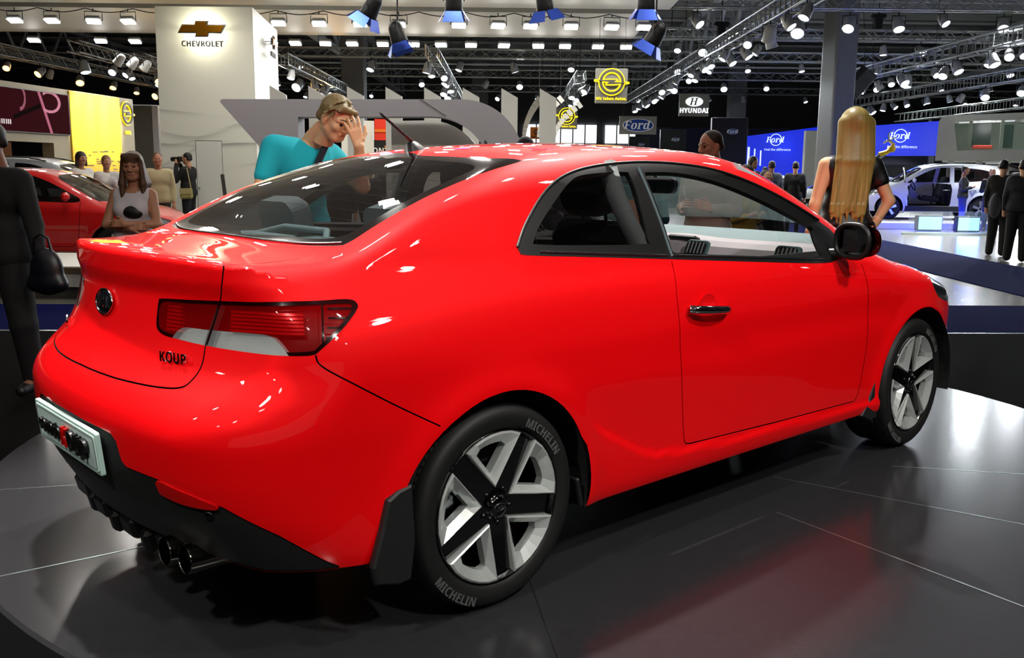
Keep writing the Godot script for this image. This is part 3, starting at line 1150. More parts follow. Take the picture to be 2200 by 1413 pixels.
			put(keep.mesh(), "wheel_housing", M.matte_black, car)
	build_wheel(car, Vector3(-1.325, 0.3150, 0.846), deg_to_rad(97.0), Basis())
	build_wheel(car, Vector3(1.325, 0.3150, 0.846), deg_to_rad(123.0), Basis(Vector3.UP, 0.03))
	build_wheel(car, Vector3(-1.325, 0.3150, -0.846), 0.3, Basis(Vector3.UP, PI), false)
	build_wheel(car, Vector3(1.325, 0.3150, -0.846), 0.3, Basis(Vector3.UP, PI), false)
	put(rear_frit.to_mb(0).mesh(), "rear_window_border", M.gloss_black, car)
	put(rear_see.to_mb(0).mesh(), "rear_window", M.rear_window_glass, car)
	put(wind_glass.to_mb(0).mesh(), "windscreen", M.window_clear, car)
	# heating wires in the rear window
	var wires := MB.new()
	for i in 11:
		var x := -1.66 + i * 0.048
		var row := []
		for k in 13:
			var z := lerpf(-0.5, 0.5, k / 12.0)
			row.append(Vector3(x, sh.top.at(x) - sh.crown.at(x) * z * z - 0.002, z))
		wires.tube(row, 0.0007, 3, -1, false)
	put(wires.mesh(), "heating_wires", M.dark_metal, car)
	# bright strip under the rear window
	var rs := MB.new()
	var rp := []
	for k in 25:
		var z := lerpf(-0.565, 0.565, k / 24.0)
		var x := -1.748 + 0.075 * pow(absf(z) / 0.565, 3.0)
		rp.append(Vector3(x, sh.top.at(x) - sh.crown.at(x) * z * z + 0.002, z))
	rs.tube(rp, 0.0045, 6)
	put(rs.mesh(), "rear_window_moulding", M.satin_chrome, car)
	build_rear_details(car, sh, valance)
	build_cabin(car, sh, full, rear_frit)

func build_tail_lamp(car: Node3D, lamp: Panel3, s: int) -> void:
	var node := Node3D.new()
	node.name = "tail_lamp"
	car.add_child(node, true)
	put(lamp.shell(-0.03, -0.042, s).mesh(), "housing", M.lamp_red_inner, node)
	var clear := smooth_loop([Vector2(-0.802, 0.8465), Vector2(-0.762, 0.876), Vector2(-0.672, 0.879), Vector2(-0.531, 0.882), Vector2(-0.482, 0.880), Vector2(-0.457, 0.864), Vector2(-0.434, 0.835)], 4, false)
	clear.append_array(PackedVector2Array([Vector2(-0.44, 0.82), Vector2(-0.85, 0.82)]))
	var parts := lamp.cut(clear)
	var low: Panel3 = parts[0]
	var red: Panel3 = parts[1]
	var slat_zone := red.cut(PackedVector2Array([Vector2(-0.352, 0.8), Vector2(-0.352, 1.0), Vector2(-0.2, 1.0), Vector2(-0.2, 0.8)]))
	put(red.to_mb(s).mesh(), "red_lens", M.red_lens, node)
	put(low.to_mb(s).mesh(), "clear_lens", M.clear_lens, node)
	put(low.moved(-0.022).to_mb(s).mesh(), "reversing_reflector", M.lamp_satin, node)
	# dark bars in the outer corner, ribbed reflectors in the middle and by the lid
	for line in [[-0.34, 0.947, -0.275, 0.944, 0.0022], [-0.34, 0.925, -0.285, 0.922, 0.0022], [-0.345, 0.902, -0.31, 0.900, 0.0022], [-0.35, 0.878, -0.335, 0.877, 0.0022], [-0.352, 0.96, -0.358, 0.845, 0.0022], [-0.625, 0.957, -0.665, 0.842, 0.004]]:
		var st := line_strip(PackedVector2Array([Vector2(line[0], line[1]), Vector2(line[2], line[3])]), line[4])
		put(lamp.cut(st)[0].moved(0.0012).to_mb(s).mesh(), "dividing_bar", M.lamp_surround, node)
	var edge := smooth_loop([Vector2(-0.868, 0.935), Vector2(-0.75, 0.942), Vector2(-0.625, 0.948), Vector2(-0.451, 0.955), Vector2(-0.36, 0.957), Vector2(-0.29, 0.956), Vector2(-0.276, 0.949), Vector2(-0.29, 0.929), Vector2(-0.365, 0.860), Vector2(-0.39, 0.846), Vector2(-0.502, 0.842), Vector2(-0.667, 0.846), Vector2(-0.8, 0.855), Vector2(-0.85, 0.862), Vector2(-0.872, 0.88)], 3)
	var band: Panel3 = red.cut(edge)[1]
	put(band.moved(0.0012).to_mb(s).mesh(), "dark_surround", M.lamp_surround, node)
	var rib := MB.new()
	for r in 6:
		var y := 0.885 + r * 0.0095
		var st: Panel3 = lamp.cut(line_strip(PackedVector2Array([Vector2(-0.60, y), Vector2(-0.40, y + 0.006)]), 0.0032))[0]
		rib.append(st.shell(-0.012, -0.028, s))
	for r in 7:
		var y := 0.868 + r * 0.010
		var st: Panel3 = lamp.cut(line_strip(PackedVector2Array([Vector2(-0.855, y), Vector2(-0.79 - 0.012 * r * 0.0, y)]), 0.0032))[0]
		rib.append(st.shell(-0.012, -0.028, s))
	put(rib.mesh(), "reflector_rib", M.lamp_red_bright, node)
	var bulb := MB.new()
	for c in [[-2.045, 0.918, 0.43, 0.022], [-1.90, 0.905, 0.72, 0.026]]:
		var prof := []
		for k in 7:
			var a := PI / 2 * k / 6.0
			prof.append(Vector2(c[3] * cos(a), c[3] * sin(a)))
		bulb.lathe(prof, Vector3(c[0] + 0.03, c[1], (c[2] - 0.012) * s), Vector3(-0.8, 0, 0.6 * s), 20)
	put(bulb.mesh(), "bulb_bowl", M.lamp_reflector, node)

func build_door_mirror(car: Node3D, s: int) -> void:
	var node := Node3D.new()
	node.name = "door_mirror"
	car.add_child(node, true)
	# housing: rounded shell, open to the rear
	var cap := MB.new()
	var c := Vector3(0.575, 1.022, 0.908 * s)
	var nu := 28
	var nv := 14
	var k0 := 0
	var grid := []
	for j in nv + 1:
		var t := float(j) / nv
		var row := []
		for i in nu:
			var a := TAU * i / nu
			var ex := pow(absf(cos(a)), 0.72) * signf(cos(a))
			var ey := pow(absf(sin(a)), 0.80) * signf(sin(a))
			var rad := cos(t * PI / 2 * 0.98)
			rad = pow(rad, 0.55)
			row.append(c + Vector3(t * 0.105 - 0.02 * ex * (1 - t), ey * 0.068 * rad + 0.006, ex * 0.084 * rad * s + (0.034 * sin(PI * minf(1.0, t * 1.25)) - 0.012) * s))
		grid.append(row)
	for j in nv:
		for i in nu:
			var i2 := (i + 1) % nu
			if s == 1: cap.quad(grid[j][i], grid[j + 1][i], grid[j + 1][i2], grid[j][i2])
			else: cap.quad(grid[j][i2], grid[j + 1][i2], grid[j + 1][i], grid[j][i])
	for i in cap.v.size(): cap.n[i] = ((cap.v[i] - c - Vector3(0.01, 0.006, 0)) * Vector3(0.9, 1.1, 0.75) + Vector3(0.004, 0, 0)).normalized()
	put(cap.mesh(), "mirror_cap", M.red_paint, node)
	var rim := MB.new()
	var ringo := []
	for i in nu + 1: ringo.append(grid[0][i % nu] + Vector3(-0.004, 0, 0))
	rim.tube(ringo, 0.011, 8)
	put(rim.mesh(), "mirror_rim", M.satin_black, node)
	var gl := MB.new()
	var cen := c + Vector3(0.004, 0.006, 0)
	for i in nu:
		var a: Vector3 = cen + (grid[0][i] - c) * 0.93 + Vector3(0.012, 0, 0)
		var b: Vector3 = cen + (grid[0][(i + 1) % nu] - c) * 0.93 + Vector3(0.012, 0, 0)
		if s == 1: gl.tri(cen + Vector3(0.012, 0, 0), b, a)
		else: gl.tri(cen + Vector3(0.012, 0, 0), a, b)
	for i in gl.n.size(): gl.n[i] = Vector3(-1, 0.05, -0.22 * s).normalized()
	put(gl.mesh(), "mirror_glass", M.mirror_glass, node)
	var bk := MB.new()
	bk.box(c + Vector3(0.02, 0.006, 0), Vector3(0.01, 0.10, 0.13), Basis(), 0.003)
	put(bk.mesh(), "mirror_back", M.satin_black, node)
	var arm := MB.new()
	arm.tube([Vector3(0.60, 0.965, 0.78 * s), Vector3(0.61, 0.970, 0.83 * s), Vector3(0.615, 0.99, 0.86 * s)], 0.024, 10)
	put(arm.mesh(), "mirror_arm", M.satin_black, node)
	var ind := MB.new()
	ind.tube([c + Vector3(0.024, 0.010, 0.084 * s), c + Vector3(0.050, 0.010, 0.078 * s), c + Vector3(0.075, 0.008, 0.058 * s)], 0.013, 8)
	put(ind.mesh(), "indicator_lens", M.indicator, node)

func build_door_handle(car: Node3D, sh: BodyShape, s: int) -> void:
	var node := Node3D.new()
	node.name = "door_handle"
	car.add_child(node, true)
	var z := sh.zs(-0.36, 0.826)
	var bar := MB.new()
	var pts := []
	for k in 13:
		var t := k / 12.0
		var x := lerpf(-0.472, -0.248, t)
		var out := 0.010 + 0.030 * pow(sin(PI * clampf(t, 0.0, 1.0)), 0.45)
		pts.append(Vector3(x, lerpf(0.832, 0.819, t), (z + out) * s))
	bar.tube(pts, 0.0115, 10)
	for i in bar.v.size(): bar.v[i].y += (bar.v[i].y - 0.8255) * 0.35
	put(bar.mesh(), "grip", M.chrome, node)
	var cup := MB.new()
	var prof := []
	for k in 9:
		var a := PI / 2 * k / 8.0
		prof.append(Vector2(0.052 * sin(a), -0.006 * cos(a) + 0.001))
	cup.lathe(prof, Vector3(-0.36, 0.8265, (z + 0.002) * s), Vector3(0, 0, s), 32)
	put(cup.mesh(), "recess_cup", M.red_paint, node)

func build_rear_details(car: Node3D, sh: BodyShape, valance: Panel3) -> void:
	var lower := put(valance.moved(-0.004).to_mb(0).mesh(), "rear_valance", M.grained_plastic, car)
	# scalloped diffuser below the valance
	var dif := MB.new()
	for k in 9:
		var z := -0.44 + k * 0.11
		var x := -2.14 + 0.22 * z * z
		dif.box(Vector3(x + 0.06, 0.262 - (0.018 if k % 2 == 0 else 0.0), z), Vector3(0.16, 0.07, 0.05 if k % 2 == 0 else 0.10), Basis(Vector3.BACK, 0.25), 0.012)
	put(dif.mesh(), "diffuser", M.satin_black, lower)
	# red reflectors let into the valance
	for s in [1, -1]:
		var poly := smooth_loop([Vector2(-0.757, 0.500), Vector2(-0.757, 0.470), Vector2(-0.745, 0.460), Vector2(-0.675, 0.450), Vector2(-0.600, 0.449), Vector2(-0.60, 0.464), Vector2(-0.66, 0.484)], 3)
		var sk: Panel3 = valance.cut(poly)[0]
		put(sk.shell(0.004, -0.004, s).mesh(), "reflector", M.reflector_red, lower)
		var sens := MB.new()
		sens.lathe([Vector2(0.013, -0.004), Vector2(0.013, 0.002), Vector2(0.010, 0.003), Vector2(0.009, 0.0), Vector2(0, 0.0)], Vector3(-2.137, 0.428, 0.653 * s), Vector3(-0.75, -0.35, 0.56 * s), 20)
		put(sens.mesh(), "parking_sensor", M.satin_black, lower)
	# number plate in its frame
	var pl := Node3D.new()
	pl.name = "number_plate"
	car.add_child(pl, true)
	pl.transform = Transform3D(Basis(Vector3.UP, -PI / 2) * Basis(Vector3.RIGHT, 0.10), Vector3(-2.272, 0.522, 0.0))
	var fr := MB.new()
	fr.prism(rounded_rect(0.535, 0.125, 0.008), Vector3(0, 0, -0.012), Vector3.RIGHT, Vector3.UP, 0.012, 0.002)
	put(fr.mesh(), "plate_frame", M.plate_white, pl)
	var sheet := MB.new()
	sheet.prism(rounded_rect(0.515, 0.106, 0.010), Vector3(0, 0, 0.0), Vector3.RIGHT, Vector3.UP, 0.003, 0.001)
	put(sheet.mesh(), "plate_sheet", M.plate_sheet, pl)
	var edge := MB.new()
	var rr := rounded_rect(0.498, 0.092, 0.010)
	for i in rr.size():
		var a := rr[i]
		var b := rr[(i + 1) % rr.size()]
		edge.tube([Vector3(a.x, a.y, 0.003), Vector3(b.x, b.y, 0.003)], 0.0012, 4)
	put(edge.mesh(), "plate_edge", M.seat_grey, pl)
	var t1 := text_mesh("cerato", 0.046, 0.012, "Droid Sans", true)
	put(t1.mesh(), "plate_word", M.satin_black, pl, Vector3(-0.115, 0.004, 0.008))
	var t2 := text_mesh("K", 0.058, 0.014, "Droid Sans", true, true)
	put(t2.mesh(), "plate_word", M.reflector_red, pl, Vector3(0.018, 0.002, 0.009))
	var t3 := text_mesh("OUP", 0.058, 0.014, "Droid Sans", true)
	put(t3.mesh(), "plate_word", M.satin_black, pl, Vector3(0.128, 0.0, 0.009))
	# lamps over the plate, in a dark recess under the bumper's brow
	var brow := MB.new()
	brow.box(Vector3(-2.235, 0.588, 0), Vector3(0.03, 0.02, 0.50), Basis(), 0.004)
	put(brow.mesh(), "plate_recess", M.matte_black, car)
	# round emblem on the lid: oval with three letters
	var em := Node3D.new()
	em.name = "emblem"
	car.add_child(em, true)
	em.transform = Transform3D(Basis(Vector3.UP, -PI / 2) * Basis(Vector3.RIGHT, -0.16), Vector3(-2.139, 0.907, 0.0))
	var dome := MB.new()
	var n := 36
	for j in 6:
		for i in n:
			var q := []
			for c in [[j, i], [j + 1, i], [j + 1, i + 1], [j, i + 1]]:
				var r: float = 1.0 - c[0] / 6.0
				var a: float = TAU * c[1] / n
				q.append(Vector3(0.062 * r * cos(a), 0.036 * r * sin(a), 0.008 * sqrt(1 - r * r * 0.98)))
			dome.quad(q[0], q[1], q[2], q[3])
	put(dome.mesh(), "emblem_oval", M.emblem_dark, em)
	var ring := MB.new()
	var er := ellipse(0.062, 0.036, 40)
	var rpts := []
	for i in er.size() + 1: rpts.append(Vector3(er[i % er.size()].x, er[i % er.size()].y, 0.002))
	ring.tube(rpts, 0.0045, 8)
	put(ring.mesh(), "emblem_ring", M.chrome, em)
	put(text_mesh("KIA", 0.034, 0.004, "Droid Sans", true).mesh(), "emblem_letters", M.chrome, em, Vector3(0, 0, 0.009))
	# chrome lettering low on the lid, at both sides
	for s in [1, -1]:
		var p := Vector3(-2.112, 0.800, 0.425 * s)
		var nrm := Vector3(-0.93, 0.0, 0.30 * s).normalized()
		var right := Vector3.UP.cross(nrm).normalized()
		put(text_mesh("KOUP" if s == 1 else "cerato", 0.028, 0.005, "Droid Sans", true).mesh(), "lettering", M.chrome, car, p + nrm * 0.006, Basis(right, nrm.cross(right), nrm))
	# twin tail pipe
	var ex := Node3D.new()
	ex.name = "tail_pipe"
	car.add_child(ex, true)
	for z in [0.425, 0.515]:
		var tp := MB.new()
		tp.lathe([Vector2(0.030, -0.16), Vector2(0.038, -0.15), Vector2(0.040, 0.0), Vector2(0.038, 0.004), Vector2(0.035, 0.002), Vector2(0.034, -0.12), Vector2(0.0, -0.12)], Vector3(-2.165 + 0.02 * (z - 0.42) / 0.1, 0.268, z), Vector3(-1, 0.03, 0.0), 32, [3])
		for i in tp.v.size(): tp.v[i].z = z + (tp.v[i].z - z) * 1.12
		put(tp.mesh(), "pipe_tip", M.dark_chrome, ex)
	var silencer := MB.new()
	silencer.box(Vector3(-1.86, 0.285, 0.40), Vector3(0.32, 0.12, 0.42), Basis(), 0.04)
	put(silencer.mesh(), "silencer", M.dark_metal, ex)
	# floor pan
	var fp := MB.new()
	fp.box(Vector3(-0.0, 0.245, 0), Vector3(2.0, 0.07, 1.58), Basis(), 0.02)
	fp.box(Vector3(-1.5, 0.30, 0), Vector3(1.25, 0.07, 1.08), Basis(), 0.02)
	fp.box(Vector3(1.5, 0.27, 0), Vector3(1.1, 0.07, 1.08), Basis(), 0.02)
	put(fp.mesh(), "floor_pan", M.matte_black, car)
	# aerial on the roof: base, short rod leaning back
	var an := Node3D.new()
	an.name = "aerial"
	car.add_child(an, true)
	var base := MB.new()
	var bx := -1.0
	var by := sh.top.at(bx)
	var bpr := [Vector2(0.042, 0), Vector2(0.033, 0.014), Vector2(0.021, 0.029), Vector2(0.011, 0.036), Vector2(0.0, 0.038)]
	base.lathe(bpr, Vector3(0, 0, 0), Vector3.UP, 28)
	for i in base.v.size():
		base.v[i] = Vector3(base.v[i].x * 1.15 - base.v[i].y * 0.5 + bx, base.v[i].y + by - 0.004 + base.v[i].x * 0.17, base.v[i].z * 0.62)
	put(base.mesh(), "aerial_base", M.satin_black, an)
	var rod := MB.new()
	var r0 := Vector3(bx - 0.012, by + 0.030, 0)
	var r1 := Vector3(bx - 0.155, by + 0.128, -0.0)
	rod.tube([r0, r0.lerp(r1, 0.2)], 0.007, 8)
	rod.tube([r0, r1], 0.0052, 8, 0.0036)
	for k in 22:
		var c := r0.lerp(r1, 0.18 + 0.036 * k)
		rod.tube([c, c + (r1 - r0).normalized() * 0.0028], 0.0056, 8)
	put(rod.mesh(), "aerial_rod", M.satin_black, an)

func seat_mesh(w: float, back_h: float, lean: float) -> MB:
	# cushion and backrest as bevelled pads, seat front to +x
	var b := MB.new()
	b.box(Vector3(0.0, 0.0, 0), Vector3(0.52, 0.16, w), Basis(Vector3.BACK, 0.12), 0.05)
	b.box(Vector3(0.22, 0.03, 0), Vector3(0.12, 0.14, w), Basis(), 0.05)
	var t := Basis(Vector3.BACK, lean)
	b.box(Vector3(-0.26, 0.05, 0) + t * Vector3(0, back_h / 2, 0), Vector3(0.15, back_h, w * 0.98), t, 0.05)
	for s in [-1, 1]:
		b.box(Vector3(-0.22, 0.05, s * w * 0.43) + t * Vector3(0, back_h * 0.45, 0), Vector3(0.17, back_h * 0.8, 0.09), t, 0.035)
	return b

func build_cabin(car: Node3D, sh: BodyShape, shell: Panel3, frit: Panel3) -> void:
	# lining: the skin above the belt, moved inwards
	var up: Panel3 = shell.cut(PackedVector2Array([Vector2(-0.35, 1.02), Vector2(-0.35, 1.6), Vector2(2.4, 1.6), Vector2(2.4, 0.94), Vector2(1.0, 0.99)]))[0]
	put(up.moved(-0.022).to_mb(0).mesh(), "headlining", M.trim_light, car)
	# door cards and side walls of the cabin
	for s in [1, -1]:
		var dc := MB.new()
		dc.box(Vector3(0.15, 0.66, 0.765 * s), Vector3(1.28, 0.64, 0.05), Basis(), 0.02)
		dc.box(Vector3(0.10, 0.955, 0.752 * s), Vector3(1.18, 0.035, 0.055), Basis(Vector3.BACK, -0.055), 0.015)
		put(dc.mesh(), "door_card", M.seat_dark, car)
		var qc := MB.new()
		qc.box(Vector3(-0.98, 0.72, 0.735 * s), Vector3(0.94, 0.62, 0.05), Basis(), 0.02)
		qc.box(Vector3(-0.86, 1.03, 0.718 * s), Vector3(0.72, 0.03, 0.05), Basis(Vector3.BACK, -0.05), 0.012)
		put(qc.mesh(), "side_panel", M.seat_dark, car)
		# inner pillar trim behind the door
		var bt := MB.new()
		var pts := []
		for k in 9:
			var t := k / 8.0
			var y := lerpf(1.02, 1.325, t)
			pts.append(Vector3(-0.56 - 0.03 * sin(PI * t) - 0.03 * t, y, (sh.zs(-0.56, y) - 0.045) * s))
		bt.tube(pts, 0.034, 10)
		put(bt.mesh(), "pillar_trim", M.trim_light, car)
		var ap := MB.new()
		pts = []
		for k in 9:
			var t := k / 8.0
			var x := lerpf(0.78, 0.16, t)
			var y := lerpf(1.02, 1.315, pow(t, 0.9))
			pts.append(Vector3(x, y, (sh.zs(x, y) - 0.05) * s))
		ap.tube(pts, 0.03, 8)
		put(ap.mesh(), "windscreen_pillar_trim", M.trim_light, car)
	# rear shelf with two headrests and a third brake lamp
	var shelf := MB.new()
	shelf.box(Vector3(-1.47, 1.035, 0), Vector3(0.42, 0.03, 1.22), Basis(Vector3.BACK, 0.02), 0.01)
	for z in [-0.42, 0.42]:
		var prof := []
		for k in 7:
			var a := PI / 2 * k / 6.0
			prof.append(Vector2(0.085 * cos(a) + 0.015, 0.018 * sin(a)))
		prof.append(Vector2(0, 0.018))
		shelf.lathe(prof, Vector3(-1.45, 1.05, z), Vector3.UP, 28)
	put(shelf.mesh(), "rear_shelf", M.trim_teal, car)
	var third := MB.new()
	third.box(Vector3(-1.60, 1.065, 0), Vector3(0.07, 0.045, 0.28), Basis(), 0.012)
	third.tube([Vector3(-1.52, 1.06, -0.30), Vector3(-1.44, 1.095, -0.18), Vector3(-1.44, 1.095, 0.10), Vector3(-1.52, 1.06, 0.22)], 0.012, 8)
	put(third.mesh(), "brake_lamp_cover", M.trim_teal, car)
	var bench := Node3D.new()
	bench.name = "rear_seat"
	car.add_child(bench, true)
	bench.position = Vector3(-0.86, 0.52, 0)
	put(seat_mesh(1.30, 0.50, 0.42).mesh(), "seat_pad", M.seat_dark, bench)
	for z in [-0.36, 0.36]:
		put(headrest(0.26, 0.15).mesh(), "headrest", M.seat_grey, bench, Vector3(-0.47, 0.60, z), Basis(Vector3.BACK, 0.30))
	for z in [-0.37, 0.37]:
		var fs := Node3D.new()
		fs.name = "front_seat"
		car.add_child(fs, true)
		fs.position = Vector3(0.02, 0.50, z)
		put(seat_mesh(0.50, 0.58, 0.28).mesh(), "seat_pad", M.seat_dark, fs)
		put(headrest(0.25, 0.19).mesh(), "headrest", M.seat_dark, fs, Vector3(-0.47, 0.735, 0), Basis(Vector3.BACK, 0.2))
		var belt := MB.new()
		belt.tube([Vector3(-0.52, 0.50, 0.30 * signf(z)), Vector3(-0.50, 0.05, 0.33 * signf(z))], 0.012, 6)
		put(belt.mesh(), "seat_belt", M.trim_light, fs)
	# dashboard: curved top, beige face, vents, screen
	var dash := Node3D.new()
	dash.name = "dashboard"
	car.add_child(dash, true)
	dash.position.y = 0.042
	var db := MB.new()
	var prof := [Vector2(0.52, 0.70), Vector2(0.50, 0.80), Vector2(0.515, 0.875), Vector2(0.555, 0.918), Vector2(0.60, 0.940), Vector2(0.66, 0.952)]
	var zs_ := []
	for k in 33: zs_.append(lerpf(-0.735, 0.735, k / 32.0))
	var bump := func(z: float) -> float: return 0.03 * exp(-pow((z + 0.36) / 0.16, 2.0)) + 0.012 * exp(-pow(z / 0.13, 2.0))
	for k in 32:
		for j in prof.size() - 1:
			var q := []
			for c in [[k, j], [k, j + 1], [k + 1, j + 1], [k + 1, j]]:
				var z: float = zs_[c[0]]
				var pr: Vector2 = prof[c[1]]
				var e: float = bump.call(z)
				q.append(Vector3(pr.x + 0.10 * z * z - e * 1.2, pr.y + e * clampf((pr.y - 0.8) * 8.0, 0.0, 1.0), z))
			db.quad(q[3], q[2], q[1], q[0])
	put(db.mesh(), "dash_face", M.dash_beige, dash)
	var dt := MB.new()
	for k in 32:
		for j in 4:
			var q := []
			for c in [[k, j], [k, j + 1], [k + 1, j + 1], [k + 1, j]]:
				var z: float = zs_[c[0]]
				var e: float = bump.call(z)
				var x := lerpf(0.66, 1.04, c[1] / 4.0)
				q.append(Vector3(minf(x + 0.10 * z * z * (1.0 - c[1] / 4.0) - e * (1 - c[1] / 4.0), 1.03 - 0.18 * z * z), 0.952 + e * (1 - c[1] / 4.0) + 0.006 * c[1], z))
			dt.quad(q[3], q[2], q[1], q[0])
	put(dt.mesh(), "dash_top", M.trim_teal, dash)
	for vz in [[0.60, 0.545], [0.155, 0.49], [-0.09, 0.49]]:
		var z: float = vz[0]
		var x: float = vz[1] + 0.025
		var rimv := MB.new()
		rimv.prism(rounded_rect(0.13, 0.085, 0.02), Vector3(x, 0.905, z), Vector3(0, 0, 1), Vector3(0.45, 0.9, 0).normalized(), 0.012, 0.004)
		put(rimv.mesh(), "vent_frame", M.trim_teal, dash)
		var ins := MB.new()
		ins.prism(rounded_rect(0.105, 0.060, 0.014), Vector3(x - 0.012, 0.911, z), Vector3(0, 0, 1), Vector3(0.45, 0.9, 0).normalized(), 0.004)
		put(ins.mesh(), "vent_opening", M.matte_black, dash)
		for k in 5:
			var sl := MB.new()
			sl.box(Vector3(x - 0.017, 0.912, z - 0.04 + k * 0.02), Vector3(0.008, 0.056, 0.004), Basis(Vector3.BACK, -0.46))
			put(sl.mesh(), "vent_slat", M.trim_light, dash)
	var con := MB.new()
	con.box(Vector3(0.505, 0.80, 0), Vector3(0.05, 0.12, 0.24), Basis(Vector3.BACK, -0.25), 0.012)
	con.box(Vector3(0.30, 0.60, 0), Vector3(0.5, 0.16, 0.20), Basis(), 0.03)
	put(con.mesh(), "centre_console", M.gloss_black, dash)
	var pod := MB.new()
	pod.box(Vector3(0.575, 0.945, 0.03), Vector3(0.06, 0.022, 0.17), Basis(Vector3.BACK, -0.35), 0.010)
	put(pod.mesh(), "display_pod", M.satin_black, dash)
	# steering wheel at the far side
	var sw := MB.new()
	var ring := []
	var tb := Basis(Vector3.BACK, -0.42)
	for k in 33:
		var a := TAU * k / 32
		ring.append(Vector3(0.36, 0.88, -0.36) + tb * Vector3(0, sin(a) * 0.185, cos(a) * 0.185))
	sw.tube(ring, 0.015, 8)
	sw.box(Vector3(0.37, 0.88, -0.36), Vector3(0.04, 0.12, 0.14), tb, 0.015)
	sw.box(Vector3(0.37, 0.88, -0.36), Vector3(0.02, 0.04, 0.35), tb, 0.006)
	put(sw.mesh(), "steering_wheel", M.satin_black, car)
	# mirror inside the windscreen, sun visors
	var im := Node3D.new()
	im.name = "interior_mirror"
	car.add_child(im, true)
	var imh := MB.new()
	imh.prism(rounded_rect(0.24, 0.07, 0.028), Vector3(0.30, 1.238, 0.075), Vector3(0, 0, 1), Vector3(0.1, 1, 0).normalized(), 0.035, 0.01)
	put(imh.mesh(), "mirror_case", M.satin_black, im)
	var stalk := MB.new()
	stalk.tube([Vector3(0.31, 1.26, 0.06), Vector3(0.345, 1.322, 0.02)], 0.012, 8)
	put(stalk.mesh(), "mirror_stalk", M.satin_black, im)

func headrest(w: float, h: float) -> MB:
	var b := MB.new()
	b.prism(rounded_rect(w, h, h * 0.35, 6), Vector3(-0.045, 0, 0), Vector3(0, 0, -1), Vector3.UP, 0.09, 0.025)
	for z in [-0.06, 0.06]: b.tube([Vector3(0, -h * 0.4, z), Vector3(0, -h * 0.4 - 0.10, z)], 0.007, 6)
	return b

# ---------- the hall: floor, carpets, roof, trusses, lamps
func hall_poly(pts: Array, y: float, th: float) -> ArrayMesh:
	# a flat slab whose outline is given in hall metres (right, deep), its top at y
	var b := MB.new()
	var pl := PackedVector2Array()
	for p in pts:
		var w := hall(p[0], 0, p[1])
		pl.append(Vector2(w.x, w.z))
	var flat := PackedVector2Array()
	for q in pl: flat.append(Vector2(q.x, -q.y))
	b.prism(flat, Vector3(0, y - th, 0), Vector3.RIGHT, Vector3.FORWARD, th)
	return b.mesh()

func hall_box(r0: float, r1: float, h0: float, h1: float, d0: float, d1: float, ch := 0.0) -> ArrayMesh:
	# a box square to the hall, in world metres
	var b := MB.new()
	b.box(hall((r0 + r1) / 2, (h0 + h1) / 2, (d0 + d1) / 2), Vector3(absf(r1 - r0), absf(h1 - h0), absf(d1 - d0)), hall_basis(), ch)
	return b.mesh()

